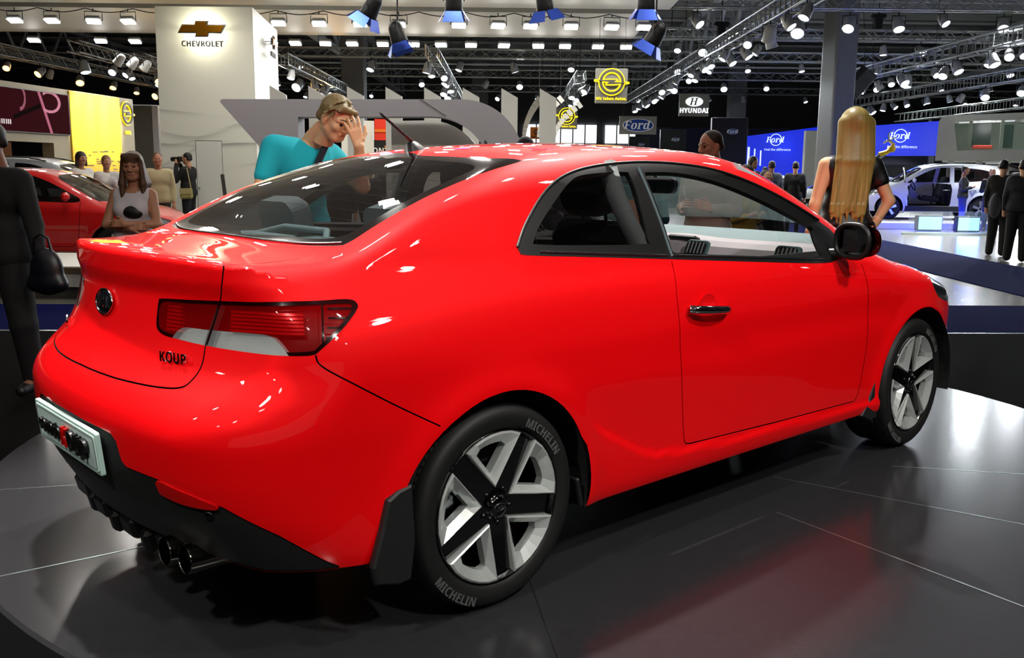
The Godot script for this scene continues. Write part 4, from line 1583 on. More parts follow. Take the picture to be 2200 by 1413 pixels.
func hall_materials() -> void:
	var fl := mat("polished_floor", Color(0.44, 0.43, 0.39), 0.2)
	fl.albedo_texture = noise_tex(11, 0.012, Color(0.86, 0.86, 0.86), Color(1, 1, 1), 512)
	fl.uv1_triplanar = true
	fl.uv1_world_triplanar = true
	fl.uv1_scale = Vector3(0.2, 0.2, 0.2)
	var bc := mat("black_carpet", Color(0.075, 0.072, 0.062), 1.0)
	bc.metallic_specular = 0.1
	bc.albedo_texture = noise_tex(3, 0.35, Color(0.55, 0.55, 0.55), Color(1.3, 1.3, 1.3), 512)
	bc.uv1_triplanar = true
	bc.uv1_world_triplanar = true
	bc.uv1_scale = Vector3(1.2, 1.2, 1.2)
	var bl := mat("blue_carpet", Color(0.055, 0.075, 0.27), 1.0)
	bl.metallic_specular = 0.1
	bl.albedo_texture = noise_tex(4, 0.3, Color(0.75, 0.75, 0.78), Color(1.1, 1.1, 1.1), 512)
	bl.uv1_triplanar = true
	bl.uv1_world_triplanar = true
	bl.uv1_scale = Vector3(1.0, 1.0, 1.0)
	var tt := mat("turntable_laminate", Color(0.175, 0.175, 0.185), 0.18)
	tt.metallic_specular = 0.32
	tt.albedo_texture = noise_tex(8, 0.05, Color(0.93, 0.93, 0.93), Color(1, 1, 1), 512)
	tt.roughness_texture = noise_tex(9, 0.05, Color(0.9, 0.9, 0.9), Color(1, 1, 1), 512)
	tt.roughness_texture_channel = BaseMaterial3D.TEXTURE_CHANNEL_RED
	tt.uv1_triplanar = true
	tt.uv1_world_triplanar = true
	tt.uv1_scale = Vector3(0.6, 0.6, 0.6)
	mat("aluminium_strip", Color(0.72, 0.76, 0.77), 0.28, 0.9)
	mat("roof_grey", Color(0.66, 0.67, 0.66), 0.85)
	mat("roof_dark", Color(0.50, 0.50, 0.50), 0.9)
	mat("beam_grey", Color(0.83, 0.85, 0.85), 0.7)
	mat("wall_grey", Color(0.45, 0.45, 0.45), 0.85)
	mat("white_panel", Color(0.80, 0.80, 0.77), 0.6)
	mat("truss_aluminium", Color(0.66, 0.67, 0.66), 0.35, 0.7)
	mat("lamp_housing_light", Color(0.72, 0.73, 0.74), 0.4)
	mat("lamp_housing_black", Color(0.03, 0.03, 0.035), 0.5)
	mat("blue_filter", Color(0.20, 0.32, 0.72), 0.35, 0.6)
	mat("cable_dark", Color(0.10, 0.10, 0.10), 0.7)
	mat("column_grey", Color(0.52, 0.53, 0.54), 0.38, 0.3)
	glow("lamp_white", Color(1.0, 1.0, 0.97), 14.0)
	glow("lamp_white_far", Color(0.94, 0.98, 1.0), 9.0)
	glow("lamp_warm_far", Color(1.0, 0.72, 0.38), 7.0)
	glow("lamp_warm_near", Color(1.0, 0.86, 0.7), 4.0)
	glow("window_daylight", Color(0.95, 0.97, 1.0), 1.6, Color(0.6, 0.6, 0.6))

func build_structure() -> void:
	hall_materials()
	structure(hall_poly([[-45, -30], [45, -30], [45, 80], [-45, 80]], FLOOR_Y, 0.3), "floor", M.polished_floor)
	structure(hall_box(-45, 45, 9.6, 9.9, -30, 80), "ceiling", M.roof_dark)
	structure(hall_box(-45, 45, FLOOR_Y, 9.6, 80, 80.4), "wall_back", M.wall_grey)
	structure(hall_box(-45, 45, FLOOR_Y, 9.6, -30.4, -30), "wall_front", M.wall_grey)
	structure(hall_box(-45.4, -45, FLOOR_Y, 9.6, -30, 80), "wall_left", M.wall_grey)
	structure(hall_box(45, 45.4, FLOOR_Y, 9.6, -30, 80), "wall_right", M.wall_grey)
	# carpets and edging
	var dark := put(hall_poly([[-14, -9], [14, -9], [14, 9.6], [4.6, 9.15], [-4.4, 8.66], [-14, 8.2]], FLOOR_Y + 0.02, 0.019), "carpet", M.black_carpet)
	tag(dark, "dark grey carpet of the stand round the turntable", "carpet")
	tag(put(hall_poly([[-14, 8.23], [-4.4, 8.69], [4.6, 9.18], [16, 9.74], [16, 11.7], [5.1, 11.18], [-4.9, 10.46], [-14, 9.9]], FLOOR_Y + 0.012, 0.011), "carpet", M.blue_carpet), "blue carpet strip crossing behind the dark stand floor", "carpet")
	tag(put(hall_poly([[6.55, 11.72], [8.55, 11.72], [8.55, 30], [6.55, 30]], FLOOR_Y + 0.012, 0.011), "carpet", M.blue_carpet), "blue carpet aisle running away from the red coupe's nose", "carpet")
	var edge := MB.new()
	edge.box((hall(-14, FLOOR_Y + 0.012, 8.215) + hall(16, FLOOR_Y + 0.012, 9.725)) / 2, Vector3(30.04, 0.022, 0.045), Basis(Vector3.UP, YAW + atan2(-1.51, 30.0) * -1.0), 0.004)
	put(edge.mesh(), "edging_strip", M.aluminium_strip, dark)
	# turntable
	var tt := thing("turntable", "round dark laminate turntable under the red coupe", "turntable", coupe_at(Vector3(0.20, FLOOR_Y, -0.27)), COUPE_TURN)
	var disc := MB.new()
	disc.lathe([Vector2(0.0, 0.24), Vector2(2.655, 0.24), Vector2(2.665, 0.23), Vector2(2.665, 0.022)], Vector3.ZERO, Vector3.DOWN, 180, [1])
	disc = MB.new()
	disc.lathe([Vector2(2.665, 0.021), Vector2(2.665, 0.230), Vector2(2.655, 0.240), Vector2(0.0, 0.240)], Vector3.ZERO, Vector3.UP, 180, [1, 2])
	put(disc.mesh(), "turntable_top", M.turntable_laminate, tt)
	# joints: two rings of radial strips, as the floor shows them
	var strips := [[-2.55, -0.37, -1.75, -0.27], [-2.35, -1.35, -1.55, -0.92], [-0.14, 2.15, 0.03, 0.95], [0.40, 0.70, 0.69, 1.85], [0.95, 0.96, 1.38, 1.52], [-1.02, 0.62, -1.50, 1.32]]
	for i in strips.size():
		var s: Array = strips[i]
		var a := Vector3(s[0] - 0.20, 0.2403, s[1] + 0.27)
		var c := Vector3(s[2] - 0.20, 0.2403, s[3] + 0.27)
		var st := MB.new()
		st.box((a + c) / 2, Vector3(a.distance_to(c), 0.0012, 0.0065 if i in [0, 2] else 0.0035), Basis(Vector3.UP, -atan2(c.z - a.z, c.x - a.x)))
		put(st.mesh(), "joint_strip", M.aluminium_strip if i != 5 else M.satin_black, tt)
	# white suspended ceiling of the stands at the left, two fields
	structure(hall_box(-17, 3.8, 5.22, 5.34, -7.0, 24.6), "trim_1", M.white_panel)
	structure(hall_box(-17, 3.55, 5.22, 5.34, 25.3, 30.0), "trim_2", M.white_panel)
	# columns
	var col := MB.new()
	col.prism(rounded_rect(0.80, 0.80, 0.12, 5), Vector3.ZERO, Vector3.RIGHT, Vector3.FORWARD, 9.84)
	structure(col.mesh(), "trim_3", M.column_grey, hall(9.98, FLOOR_Y, 30.4), hall_basis(0.35))
	var col2 := MB.new()
	col2.prism(rounded_rect(1.0, 1.0, 0.05, 2), Vector3.ZERO, Vector3.RIGHT, Vector3.FORWARD, 9.84)
	for q in [[-7.2, 44.0], [-2.2, 62.0], [13.6, 60.0], [28.0, 44.0], [-24.0, 44.0]]:
		structure(col2.mesh(), "trim_%d" % (4 + int(used_names.get("hall_columns", 0))), M.column_grey if q[0] > 0 else M.wall_grey, hall(q[0], FLOOR_Y, q[1]), hall_basis())
		used_names["hall_columns"] = int(used_names.get("hall_columns", 0)) + 1
	build_roof()

func build_roof() -> void:
	# main girders run away from the viewer: flange beams with zigzag bars; cross beams between
	var flange := MB.new()
	for rr in [-27.0, -9.0, 9.4, 27.0]:
		var g := thing("roof_girder", "grey steel roof girder with zigzag bracing, %s" % {-27.0: "far left of the hall", -9.0: "above the white tower", 9.4: "above the grey round column", 27.0: "far right of the hall"}[rr], "girder", hall(rr, 0, 0), 0, "")
		for h in [7.1, 9.2]:
			var b := MB.new()
			b.box(hall(rr, h, 38) - g.position, Vector3(0.34, 0.26, 84), hall_basis())
			put(b.mesh(), "chord", M.beam_grey, g)
		for k in 22:
			var d0 := -2.0 + k * 3.7
			var b := MB.new()
			var p := hall(rr, 7.1, d0) - g.position
			var q := hall(rr, 9.2, d0 + 1.85) - g.position
			var p2 := hall(rr, 7.1, d0 + 3.7) - g.position
			b.tube([p, q], 0.10, 4, -1, false)
			b.tube([q, p2], 0.10, 4, -1, false)
			put(b.mesh(), "brace", M.beam_grey, g)
	for k in 17:
		var d := 2.0 + k * 4.6
		var b := MB.new()
		b.box(hall(0, 9.45, d), Vector3(90, 0.3, 0.2), hall_basis())
		b.box(hall(0, 8.45, d), Vector3(90, 0.10, 0.10), hall_basis())
		var o := put(b.mesh(), "roof_purlin", M.roof_grey)
		tag(o, "long grey cross beam under the dark hall roof", "roof beam", "cross beams under the roof")
	# pipes and cable trays under the roof
	for q in [[6.4, 26.0, 1.0], [6.9, 33.0, 0.0], [6.6, 40.0, 1.0], [6.5, 47.0, 0.0], [6.9, 54.0, 1.0]]:
		var b := MB.new()
		b.box(hall(4, q[0], q[1]), Vector3(72, 0.06, 0.5 if q[2] > 0 else 0.12), hall_basis())
		tag(put(b.mesh(), "cable_tray", M.beam_grey if q[2] > 0 else M.roof_grey), "straight grey cable tray hung across the hall", "cable tray", "cable trays under the roof")

# a lattice truss between two points, square section
func truss(a: Vector3, b: Vector3, size: float, step: float, label: String, group := "", m: Material = null, ladder := false) -> Node3D:
	var dir := (b - a).normalized()
	var side := dir.cross(Vector3.UP).normalized()
	var t := thing("lattice_truss", label, "truss", a, 0, group)
	m = m if m else M.truss_aluminium
	var len_ := a.distance_to(b)
	var h := size / 2
	var cm := MB.new()
	cm.tube([Vector3.ZERO, dir * len_], size * 0.085, 6)
	var cmesh := cm.mesh()
	var corner := [side * h + Vector3.UP * h, side * -h + Vector3.UP * h, side * -h + Vector3.UP * -h, side * h + Vector3.UP * -h]
	for c in corner: put(cmesh, "chord", m, t, c)
	var br := MB.new()
	var n := int(len_ / step)
	for k in n:
		var p := dir * (step * k)
		var q := dir * (step * (k + 1))
		for f in 4:
			var c0: Vector3 = corner[f]
			var c1: Vector3 = corner[(f + 1) % 4]
			if ladder and f % 2 == 1: br.tube([p + c0, p + c1], size * 0.05, 4, -1, false)
			elif k % 2 == 0: br.tube([p + c0, q + c1], size * 0.05, 4, -1, false)
			else: br.tube([p + c1, q + c0], size * 0.05, 4, -1, false)
	put(br.mesh(), "bracing", m, t).set_meta("kind", "stuff")
	for k in 3:
		var at: Vector3 = dir * len_ * [0.06, 0.5, 0.94][k] + Vector3(0, h, 0)
		var w := MB.new()
		w.tube([at, Vector3(at.x, 9.56 - a.y, at.z)], 0.008, 4)
		put(w.mesh(), "suspension_wire", M.cable_dark, t)
	return t

# --- lamps. each hangs from its clamp at the node's origin; the head below turns to its target
const HEAD_DROP := 0.24

func make_flood() -> Node3D:
	var t := thing("floodlight", "", "lamp")
	var y := MB.new()
	y.tube([Vector3(-0.17, -HEAD_DROP, 0), Vector3(-0.17, -0.06, 0), Vector3(0.17, -0.06, 0), Vector3(0.17, -HEAD_DROP, 0)], 0.010, 5)
	y.tube([Vector3(0, -0.06, 0), Vector3(0, 0, 0)], 0.012, 5)
	put(y.mesh(), "bracket", M.lamp_housing_black, t)
	var b := MB.new()
	b.box(Vector3(0, 0, 0.03), Vector3(0.30, 0.20, 0.10), Basis(), 0.03)
	put(b.mesh(), "housing", M.lamp_housing_light, t)
	var g := MB.new()
	g.box(Vector3(0, 0, -0.024), Vector3(0.27, 0.17, 0.008))
	put(g.mesh(), "lamp_face", M.lamp_white, t)
	return t

func make_spot(lens: Material, housing: Material, doors: Material) -> Node3D:
	var t := thing("spotlight", "", "lamp")
	var y := MB.new()
	y.tube([Vector3(-0.135, -HEAD_DROP, 0), Vector3(-0.135, -0.07, 0), Vector3(0.135, -0.07, 0), Vector3(0.135, -HEAD_DROP, 0)], 0.010, 5)
	y.tube([Vector3(0, -0.07, 0), Vector3(0, 0, 0)], 0.014, 6)
	put(y.mesh(), "yoke", M.lamp_housing_black, t)
	var b := MB.new()
	b.lathe([Vector2(0.0, 0.18), Vector2(0.07, 0.17), Vector2(0.10, 0.10), Vector2(0.115, -0.06), Vector2(0.12, -0.12), Vector2(0.105, -0.13)], Vector3.ZERO, Vector3.BACK, 16)
	put(b.mesh(), "housing", housing, t)
	var g := MB.new()
	g.lathe([Vector2(0.0, -0.124), Vector2(0.104, -0.116)], Vector3.ZERO, Vector3.BACK, 16)
	for i in g.n.size(): g.n[i] = Vector3.FORWARD
	put(g.mesh(), "lamp_lens", lens, t)
	if doors:
		for k in 4:
			var d := MB.new()
			var tb := Basis(Vector3.BACK, PI / 2 * k)
			var q := [tb * Vector3(-0.10, 0.115, -0.12), tb * Vector3(0.10, 0.115, -0.12), tb * Vector3(0.14, 0.20, -0.25), tb * Vector3(-0.14, 0.20, -0.25)]
			var nrm := tb * Vector3(0, 0.85, 0.52) * 0.004
			d.quad(q[0], q[1], q[2], q[3])
			d.quad(q[3] + nrm, q[2] + nrm, q[1] + nrm, q[0] + nrm)
			for e in 4: d.quad(q[e], q[(e + 1) % 4], q[(e + 1) % 4] + nrm, q[e] + nrm)
			put(d.mesh(), "barn_door", doors, t)
	return t

# hang a lamp by its clamp and turn its head; gives the place of its face
func aim(o: Node3D, clamp_at: Vector3, to: Vector3, size := 1.0) -> Vector3:
	var pivot := clamp_at + Vector3(0, -HEAD_DROP * size, 0)
	var dir := (to - pivot).normalized()
	var yaw := atan2(-dir.x, -dir.z)
	o.transform = Transform3D(Basis(Vector3.UP, yaw).scaled(Vector3.ONE * size), clamp_at)
	var tilt := Basis(Vector3.RIGHT, asin(dir.y))
	for c in o.get_children():
		var n := String(c.name)
		if n.begins_with("yoke") or n.begins_with("bracket"): continue
		c.transform = Transform3D(tilt, Vector3(0, -HEAD_DROP, 0))
	return pivot + dir * 0.14 * size

func beam(at: Vector3, to: Vector3, energy: float, angle: float, soft: float, color := Color(1, 0.98, 0.95)) -> void:
	var l := SpotLight3D.new()
	l.name = "spot_beam"
	l.light_color = color
	l.light_energy = energy
	l.spot_angle = angle
	l.spot_angle_attenuation = 0.6
	l.spot_range = 80.0
	l.spot_attenuation = 2.0
	l.light_size = soft
	l.shadow_enabled = true
	add_child(l, true)
	l.look_at_from_position(at, to, Vector3.UP if absf((to - at).normalized().y) < 0.98 else Vector3.FORWARD)

func flood_beam(at: Vector3, to: Vector3, energy: float, color := Color(1, 0.98, 0.95), size := Vector2(0.27, 0.17)) -> void:
	var l := AreaLight3D.new()
	l.name = "flood_beam"
	l.area_size = size
	l.light_color = color
	l.light_energy = energy
	l.area_range = 80.0
	l.area_attenuation = 2.0
	l.shadow_enabled = true
	add_child(l, true)
	l.look_at_from_position(at, to, Vector3.UP if absf((to - at).normalized().y) < 0.98 else Vector3.FORWARD)

func build_lamps() -> void:
	var rng := RandomNumberGenerator.new()
	rng.seed = 77
	# --- the stand's own lamps over the coupe: each a spotlight with its beam
	var key := make_spot(M.lamp_white, M.lamp_housing_black, M.lamp_housing_black)
	var keys := [
		[Vector3(3.1, 4.85, -1.9), Vector3(0.2, 0.3, 0.1), 40.0, 30.0, 0.08],
		[Vector3(-1.8, 4.9, -0.9), Vector3(-1.9, 0.2, 0.1), 40.0, 24.0, 0.08],
		[Vector3(-5.6, 4.7, 1.9), Vector3(-1.6, 0.7, 0.3), 14.0, 24.0, 0.12],
		[Vector3(-2.4, 4.8, 5.6), Vector3(-0.9, 0.7, 0.5), 15.0, 28.0, 0.14],
		[Vector3(0.3, 4.8, 4.35), Vector3(0.6, 0.7, 0.5), 16.0, 30.0, 0.14],
		[Vector3(-4.2, 4.8, -3.2), Vector3(-1.6, 0.8, -0.2), 12.0, 28.0, 0.12],
	]
	for i in keys.size():
		var k: Array = keys[i]
		var o := key if i == 0 else copy(key)
		tag(o, "black spotlight with barn doors hung high over the red coupe", "lamp", "stand spotlights over the coupe")
		var ka := coupe_at(k[0])
		ka.y = 5.22
		var kt := coupe_at(k[1])
		ka = aim(o, ka, kt, 1.1)
		beam(ka + (kt - ka).normalized() * 0.03, kt, k[2], k[3], k[4], Color(1.0, 0.985, 0.96))
	# --- rows of floodlights under the white ceiling
	var flood := make_flood()
	var first := true
	for d in [-2.0, 1.5, 5.0, 8.5, 12.0, 15.5, 19.0]:
		for k in 7:
			var r := -6.4 + k * 1.6 + (0.8 if int(d) % 2 == 0 else 0.0)
			var o := flood if first else copy(flood)
			first = false
			tag(o, "small white floodlight under the white ceiling over the coupe", "lamp", "floodlights under the near ceiling")
			var to := hall(r, 0.0, d - 0.4 if d > 3 else d + 0.4)
			var at := aim(o, hall(r, 5.22, d), to)
			flood_beam(at, to, 0.28 if d < 10 else 3.0)
	for row in [[25.46, 5.22, [25, 105, 195, 270, 595, 683, 772, 855, 985, 1070, 1140, 1228, 1316, 1385], -12.85, 25.0, 0.011868], [30.5, 5.346, [80, 222, 295, 636, 700, 757, 822, 888, 946, 1010, 1080, 1153, 1210, 1280, 1340], -14.85, 80.0, 0.0145]]:
		for x in row[2]:
			var o := copy(flood)
			tag(o, "white floodlight in the front row below the white ceiling" if row[0] < 30 else "white floodlight in the back row below the lattice truss", "lamp", "front row of floodlights" if row[0] < 30 else "back row of floodlights")
			var r: float = row[3] + (x - row[4]) * row[5]
			var at := aim(o, hall(r, row[1], row[0]), hall(r + rng.randf_range(-0.4, 0.4), 0.0, row[0] - 1.9), 1.25)
			flood_beam(at, hall(r, 0.0, row[0] - 1.9), 4.0 if row[0] < 30 else 4.0)
	# drooping cable of the front row
	var cab := MB.new()
	var pts := []
	for k in 141:
		var t := k / 140.0
		pts.append(hall(lerpf(-13.4, 3.6, t), 5.205 - 0.10 * absf(sin(t * 14.0 * PI)), 25.315))
	cab.tube(pts, 0.012, 4, -1, false)
	tag(put(cab.mesh(), "lamp_cable", M.cable_dark), "thin dark cable looping between the front row of floodlights", "cable")
	# --- near spotlights hanging into the top of the picture
	var blue := make_spot(M.lamp_warm_near, M.lamp_housing_black, M.blue_filter)
	var at_ := [[-1.88, 3.36, 13.0, "leftmost of the three blue-shuttered spotlights above the grey arch", -0.6], [-1.62, 3.10, 13.6, "blue-shuttered spotlight tilted down, lowest of the pair above the grey arch", 0.3], [-0.81, 3.45, 13.0, "blue-shuttered spotlight cut by the top edge, left of centre", 0.0], [0.37, 3.47, 13.0, "blue-shuttered spotlight cut by the top edge, at centre", 0.2], [1.70, 3.50, 13.0, "blue-shuttered spotlight cut by the top edge, beside the white ceiling's corner", 0.0], [1.84, 3.05, 13.0, "blue-shuttered spotlight hanging lowest, by the white ceiling's right corner", -0.5]]
	for i in at_.size():
		var a: Array = at_[i]
		var o := blue if i == 0 else copy(blue)
		tag(o, a[3], "lamp", "near blue-shuttered spotlights")
		aim(o, hall(a[0], a[1] + 0.24, a[2]), hall(a[0] + a[4] * 3.0, 0.3, 13.6), 1.0)
		var rod := MB.new()
		rod.tube([hall(a[0], a[1] + 0.24, a[2]), hall(a[0], 5.22, a[2])], 0.012, 5)
		tag(put(rod.mesh(), "hanging_rod", M.cable_dark), "thin dark rod from the ceiling down to a blue-shuttered spotlight", "rod", "rods of the near spotlights")
	# --- trusses, and the spotlights on them
	var spot := make_spot(M.lamp_white_far, M.lamp_housing_light, null)
	spot.name = numbered("truss_spotlight")
	var warm := make_spot(M.lamp_warm_far, M.lamp_housing_light, null)
	warm.name = numbered("warm_spotlight")
	var spot_used := false
	var warm_used := false
	# [r0, d0, r1, d1, height, size, step, spots, warm share, label of the truss, label of its lamps, ladder]
	var lines := [
		[-17.0, 30.65, 3.4, 30.65, 5.52, 0.30, 0.42, 0, 0.0, "silver lattice truss across the back edge of the white ceiling", "", false],
		[-17.0, 25.0, 3.4, 25.0, 5.66, 0.30, 0.42, 0, 0.0, "silver lattice truss in the gap between the two white ceilings", "", false],
		[-17.2, 32.0, -16.4, 50.0, 5.0, 0.36, 0.5, 10, 0.85, "brassy lattice truss with warm spotlights, far left", "warm spotlight on the far left truss above the yellow wall", false],
		[-14.1, 31.5, -14.1, 46.0, 5.0, 0.36, 0.5, 9, 0.2, "lattice truss with white spotlights left of the white tower", "white spotlight on the truss left of the white tower", false],
		[-12.0, 31.5, -12.3, 48.0, 4.6, 0.36, 0.5, 9, 0.8, "lattice truss with warm spotlights beside the white tower's left edge", "warm spotlight on the truss beside the white tower's left edge", false],
		[-7.3, 31.0, -7.5, 47.0, 4.62, 0.34, 0.5, 9, 0.35, "slanting lattice truss right of the white tower", "spotlight on the slanting truss right of the white tower", true],
		[-2.7, 31.5, -2.95, 55.0, 5.0, 0.34, 0.5, 16, 0.0, "lattice truss full of spotlights above the grey arch", "white spotlight on the truss above the grey arch", false],
		[6.85, 22.0, 6.85, 58.0, 5.42, 0.42, 0.5, 30, 0.0, "long lattice truss running over the hanging signs", "white spotlight on the long truss over the hanging signs", true],
		[2.6, 38.0, 2.6, 66.0, 4.9, 0.36, 0.55, 18, 0.0, "far lattice truss behind the large yellow ring sign", "tiny white spotlight on the far truss behind the yellow ring sign", false],
		[13.9, 22.0, 13.3, 42.0, 5.05, 0.42, 0.5, 18, 0.0, "ladder-like lattice truss right of the grey column, nearest", "white spotlight on the nearest truss right of the grey column", true],
		[19.2, 33.0, 18.1, 54.0, 5.0, 0.42, 0.55, 16, 0.0, "ladder-like lattice truss right of the grey column, behind the nearest", "white spotlight on the second truss right of the grey column", true],
		[22.5, 36.0, 22.0, 56.0, 4.4, 0.42, 0.55, 8, 0.0, "ladder-like lattice truss above the white glazed pavilion", "white spotlight on the truss above the glazed pavilion", true],
		[4.4, 28.0, 26.0, 28.0, 6.0, 0.36, 0.45, 12, 0.0, "nearest lattice truss crossing in front of the grey column", "white spotlight on the nearest crossing truss", false],
		[4.4, 34.5, 30.0, 34.5, 6.0, 0.36, 0.45, 14, 0.0, "second lattice truss crossing behind the grey column", "white spotlight on the second crossing truss", false],
		[-12.0, 41.0, 34.0, 41.0, 5.98, 0.36, 0.5, 18, 0.0, "third lattice truss crossing the hall", "small white spotlight on the third crossing truss", false],
		[-14.0, 49.0, 38.0, 49.0, 5.95, 0.36, 0.6, 20, 0.0, "fourth lattice truss crossing the hall far behind", "small white spotlight on the fourth crossing truss", false],
		[-14.0, 58.0, 40.0, 58.0, 5.95, 0.36, 0.7, 22, 0.0, "farthest lattice truss crossing the hall", "tiny white spotlight on the farthest crossing truss", false],
	]
	for q in lines:
		var a := hall(q[0], q[4], q[1])
		var b := hall(q[2], q[4], q[3])
		truss(a, b, q[5], q[6], q[9], "", null, q[11])
		var c: int = q[7]
		for k in c:
			var t := (k + 0.5 + rng.randf_range(-0.35, 0.35)) / c
			var across: Vector3 = (b - a).normalized().cross(Vector3.UP) * (q[5] / 2) * (1.0 if rng.randf() < 0.5 else -1.0)
			var at: Vector3 = a.lerp(b, t) + across + Vector3(0, -q[5] / 2 - q[5] * 0.085 + 0.004, 0)
			var hot := rng.randf() < float(q[8])
			var o: Node3D
			if hot:
				o = copy(warm) if warm_used else warm
				warm_used = true
			else:
				o = copy(spot) if spot_used else spot
				spot_used = true
			tag(o, q[10], "lamp", "spotlights on the " + String(q[9]))
			var to: Vector3 = at + Vector3(rng.randf_range(-2.5, 2.5), -4.0, rng.randf_range(-2.5, 2.5)) + (hall(0, 0, 0) - hall(0, 0, 1)) * rng.randf_range(0.5, 4.5)
			at = aim(o, at, to, rng.randf_range(1.05, 1.5))
			if k % 4 == 1: beam(at, to, (25.0 if q[0] < 12.0 else 60.0) if not hot else 26.0, 52.0, 0.15, Color(0.95, 0.98, 1.0) if not hot else Color(1.0, 0.75, 0.42))
	# hoists and loudspeakers hung at the trusses
	var hoist := MB.new()
	hoist.box(Vector3(0, 0, 0), Vector3(0.26, 0.52, 0.26), Basis(), 0.05)
	hoist.box(Vector3(0, 0.18, 0), Vector3(0.50, 0.16, 0.22), Basis(), 0.04)
	hoist.tube([Vector3(0, 0.2, 0), Vector3(0, 3.1, 0)], 0.02, 5)
	var hm := hoist.mesh()
	for q in [[6.85, 5.93, 25.6, "topmost black chain hoist on the long truss"], [6.85, 5.93, 33.0, "second black chain hoist along the long truss"], [6.85, 5.93, 43.5, "farthest black chain hoist along the long truss"], [15.8, 6.475, 28.0, "black chain hoist at the right end of the nearest crossing truss"], [12.6, 6.475, 34.5, "black chain hoist on the second crossing truss"]]:
		tag(put(hm, "chain_hoist", M.lamp_housing_black, null, hall(q[0], q[1], q[2]), hall_basis()), q[3], "hoist", "chain hoists on the trusses")
	var spk := MB.new()
	spk.box(Vector3.ZERO, Vector3(0.55, 0.95, 0.5), Basis(), 0.04)
	for x in [-0.2, 0.2]: spk.tube([Vector3(x, 0.4, 0), Basis(Vector3.UP, 0.2).inverse() * Vector3(0, 0, 0) + (Basis(Vector3.BACK, -0.6) * Basis(Vector3.RIGHT, 0.4)).inverse() * Vector3(x, 3.7, 0)], 0.01, 4)
	var sm := spk.mesh()
	for q in [[15.6, 4.75, 28.5, "black loudspeaker hanging tilted at the upper right"], [12.3, 4.5, 35.0, "black loudspeaker hanging tilted right of the grey column"]]:
		tag(put(sm, "loudspeaker", M.lamp_housing_black, null, hall(q[0], q[1], q[2]), hall_basis(0.2) * Basis(Vector3.BACK, -0.6) * Basis(Vector3.RIGHT, 0.4)), q[3], "loudspeaker", "hanging loudspeakers")

# ---------- stands behind: walls, signs, screens
func stand_materials() -> void:
	mat("stand_white", Color(0.83, 0.83, 0.80), 0.5)
	mat("stand_grey", Color(0.64, 0.63, 0.65), 0.55)
	mat("stand_beige", Color(0.62, 0.58, 0.48), 0.6)
	mat("stand_brown", Color(0.45, 0.26, 0.11), 0.7)
	mat("stand_dark", Color(0.30, 0.29, 0.26), 0.6)
	mat("stand_beige_dark", Color(0.40, 0.34, 0.24), 0.6)
	glow("tail_glow", Color(1.0, 0.12, 0.05), 3.0, Color(0.4, 0.02, 0.02))
	mat("sign_grey", Color(0.46, 0.46, 0.43), 0.5)
	mat("sign_black", Color(0.02, 0.02, 0.022), 0.4)
	mat("sign_orange", Color(0.90, 0.50, 0.06), 0.5)
	mat("sign_white", Color(0.92, 0.93, 0.93), 0.4)
	mat("oval_blue", Color(0.05, 0.22, 0.52), 0.3)
	mat("gold", Color(0.86, 0.58, 0.12), 0.22, 0.85)
	mat("banner_red", Color(0.88, 0.20, 0.08), 0.6)
	mat("robot_yellow", Color(0.90, 0.72, 0.08), 0.35)
	mat("pavilion_glass", Color(0.4, 0.55, 0.5), 0.05)
	pane("green_glass", Color(0.45, 0.62, 0.55), 0.35)
	pane("counter_glass", Color(0.5, 0.6, 0.7), 0.15)
	mat("dark_blue_wall", Color(0.10, 0.10, 0.17), 0.8)
	glow("yellow_glow", Color(1.0, 0.88, 0.10), 1.6, Color(0.6, 0.5, 0.05))
	glow("screen_blue", Color(0.02, 0.16, 0.95), 0.75, Color(0.02, 0.05, 0.2))
	glow("screen_white", Color(0.85, 0.92, 1.0), 1.1, Color(0.5, 0.5, 0.5))
	glow("lightbox_white", Color(1.0, 1.0, 0.93), 1.25, Color(0.7, 0.7, 0.7))
	glow("floor_lamp_blue", Color(0.45, 0.78, 1.0), 3.5, Color(0.4, 0.5, 0.6))
	glow("sign_glow", Color(0.95, 0.97, 1.0), 1.5, Color(0.6, 0.6, 0.6))

func face_basis(turn := 0.0) -> Basis:
	return hall_basis(turn)

# the veil print on the tower: soft grey bands that cross and fade out like smoke
func veil_texture(seed_: int) -> ImageTexture:
	var w := 512
	var h := 1024
	var im := Image.create(w, h, false, Image.FORMAT_RGB8)
	var bands := [[0.50, 0.050, 0.07, 1.1, 0.00, 0.20], [0.545, 0.028, 0.05, 1.6, 0.7, 0.30], [0.585, 0.020, -0.03, 0.9, 1.4, 0.42], [0.625, 0.045, 0.04, 1.3, 2.2, 0.16], [0.675, 0.018, 0.02, 0.8, 0.4, 0.28], [0.47, 0.02, -0.08, 0.7, 2.6, 0.22]]
	for y in h:
		var v := float(y) / h
		for x in w:
			var u := float(x) / w
			var dark := 0.0
			if v > 0.36 and v < 0.78:
				for b in bands:
					var c: float = b[0] + b[1] * sin(u * TAU * b[3] * 0.5 + b[4] + seed_) + b[2] * (0.5 - u)
					var e: float = v - c
					var k := clampf(1.0 - e / (0.015 + 0.06 * absf(b[1]) * 10.0), 0.0, 1.0) if e > 0 else clampf(1.0 + e / 0.006, 0.0, 1.0)
					dark += k * k * b[5] * (0.55 + 0.45 * sin(u * 5.0 + b[4] * 3.0))
			var g := clampf(1.0 - 0.75 * dark, 0.35, 1.0)
			im.set_pixel(x, y, Color(g, g, g * 0.98))
	return ImageTexture.create_from_image(im)

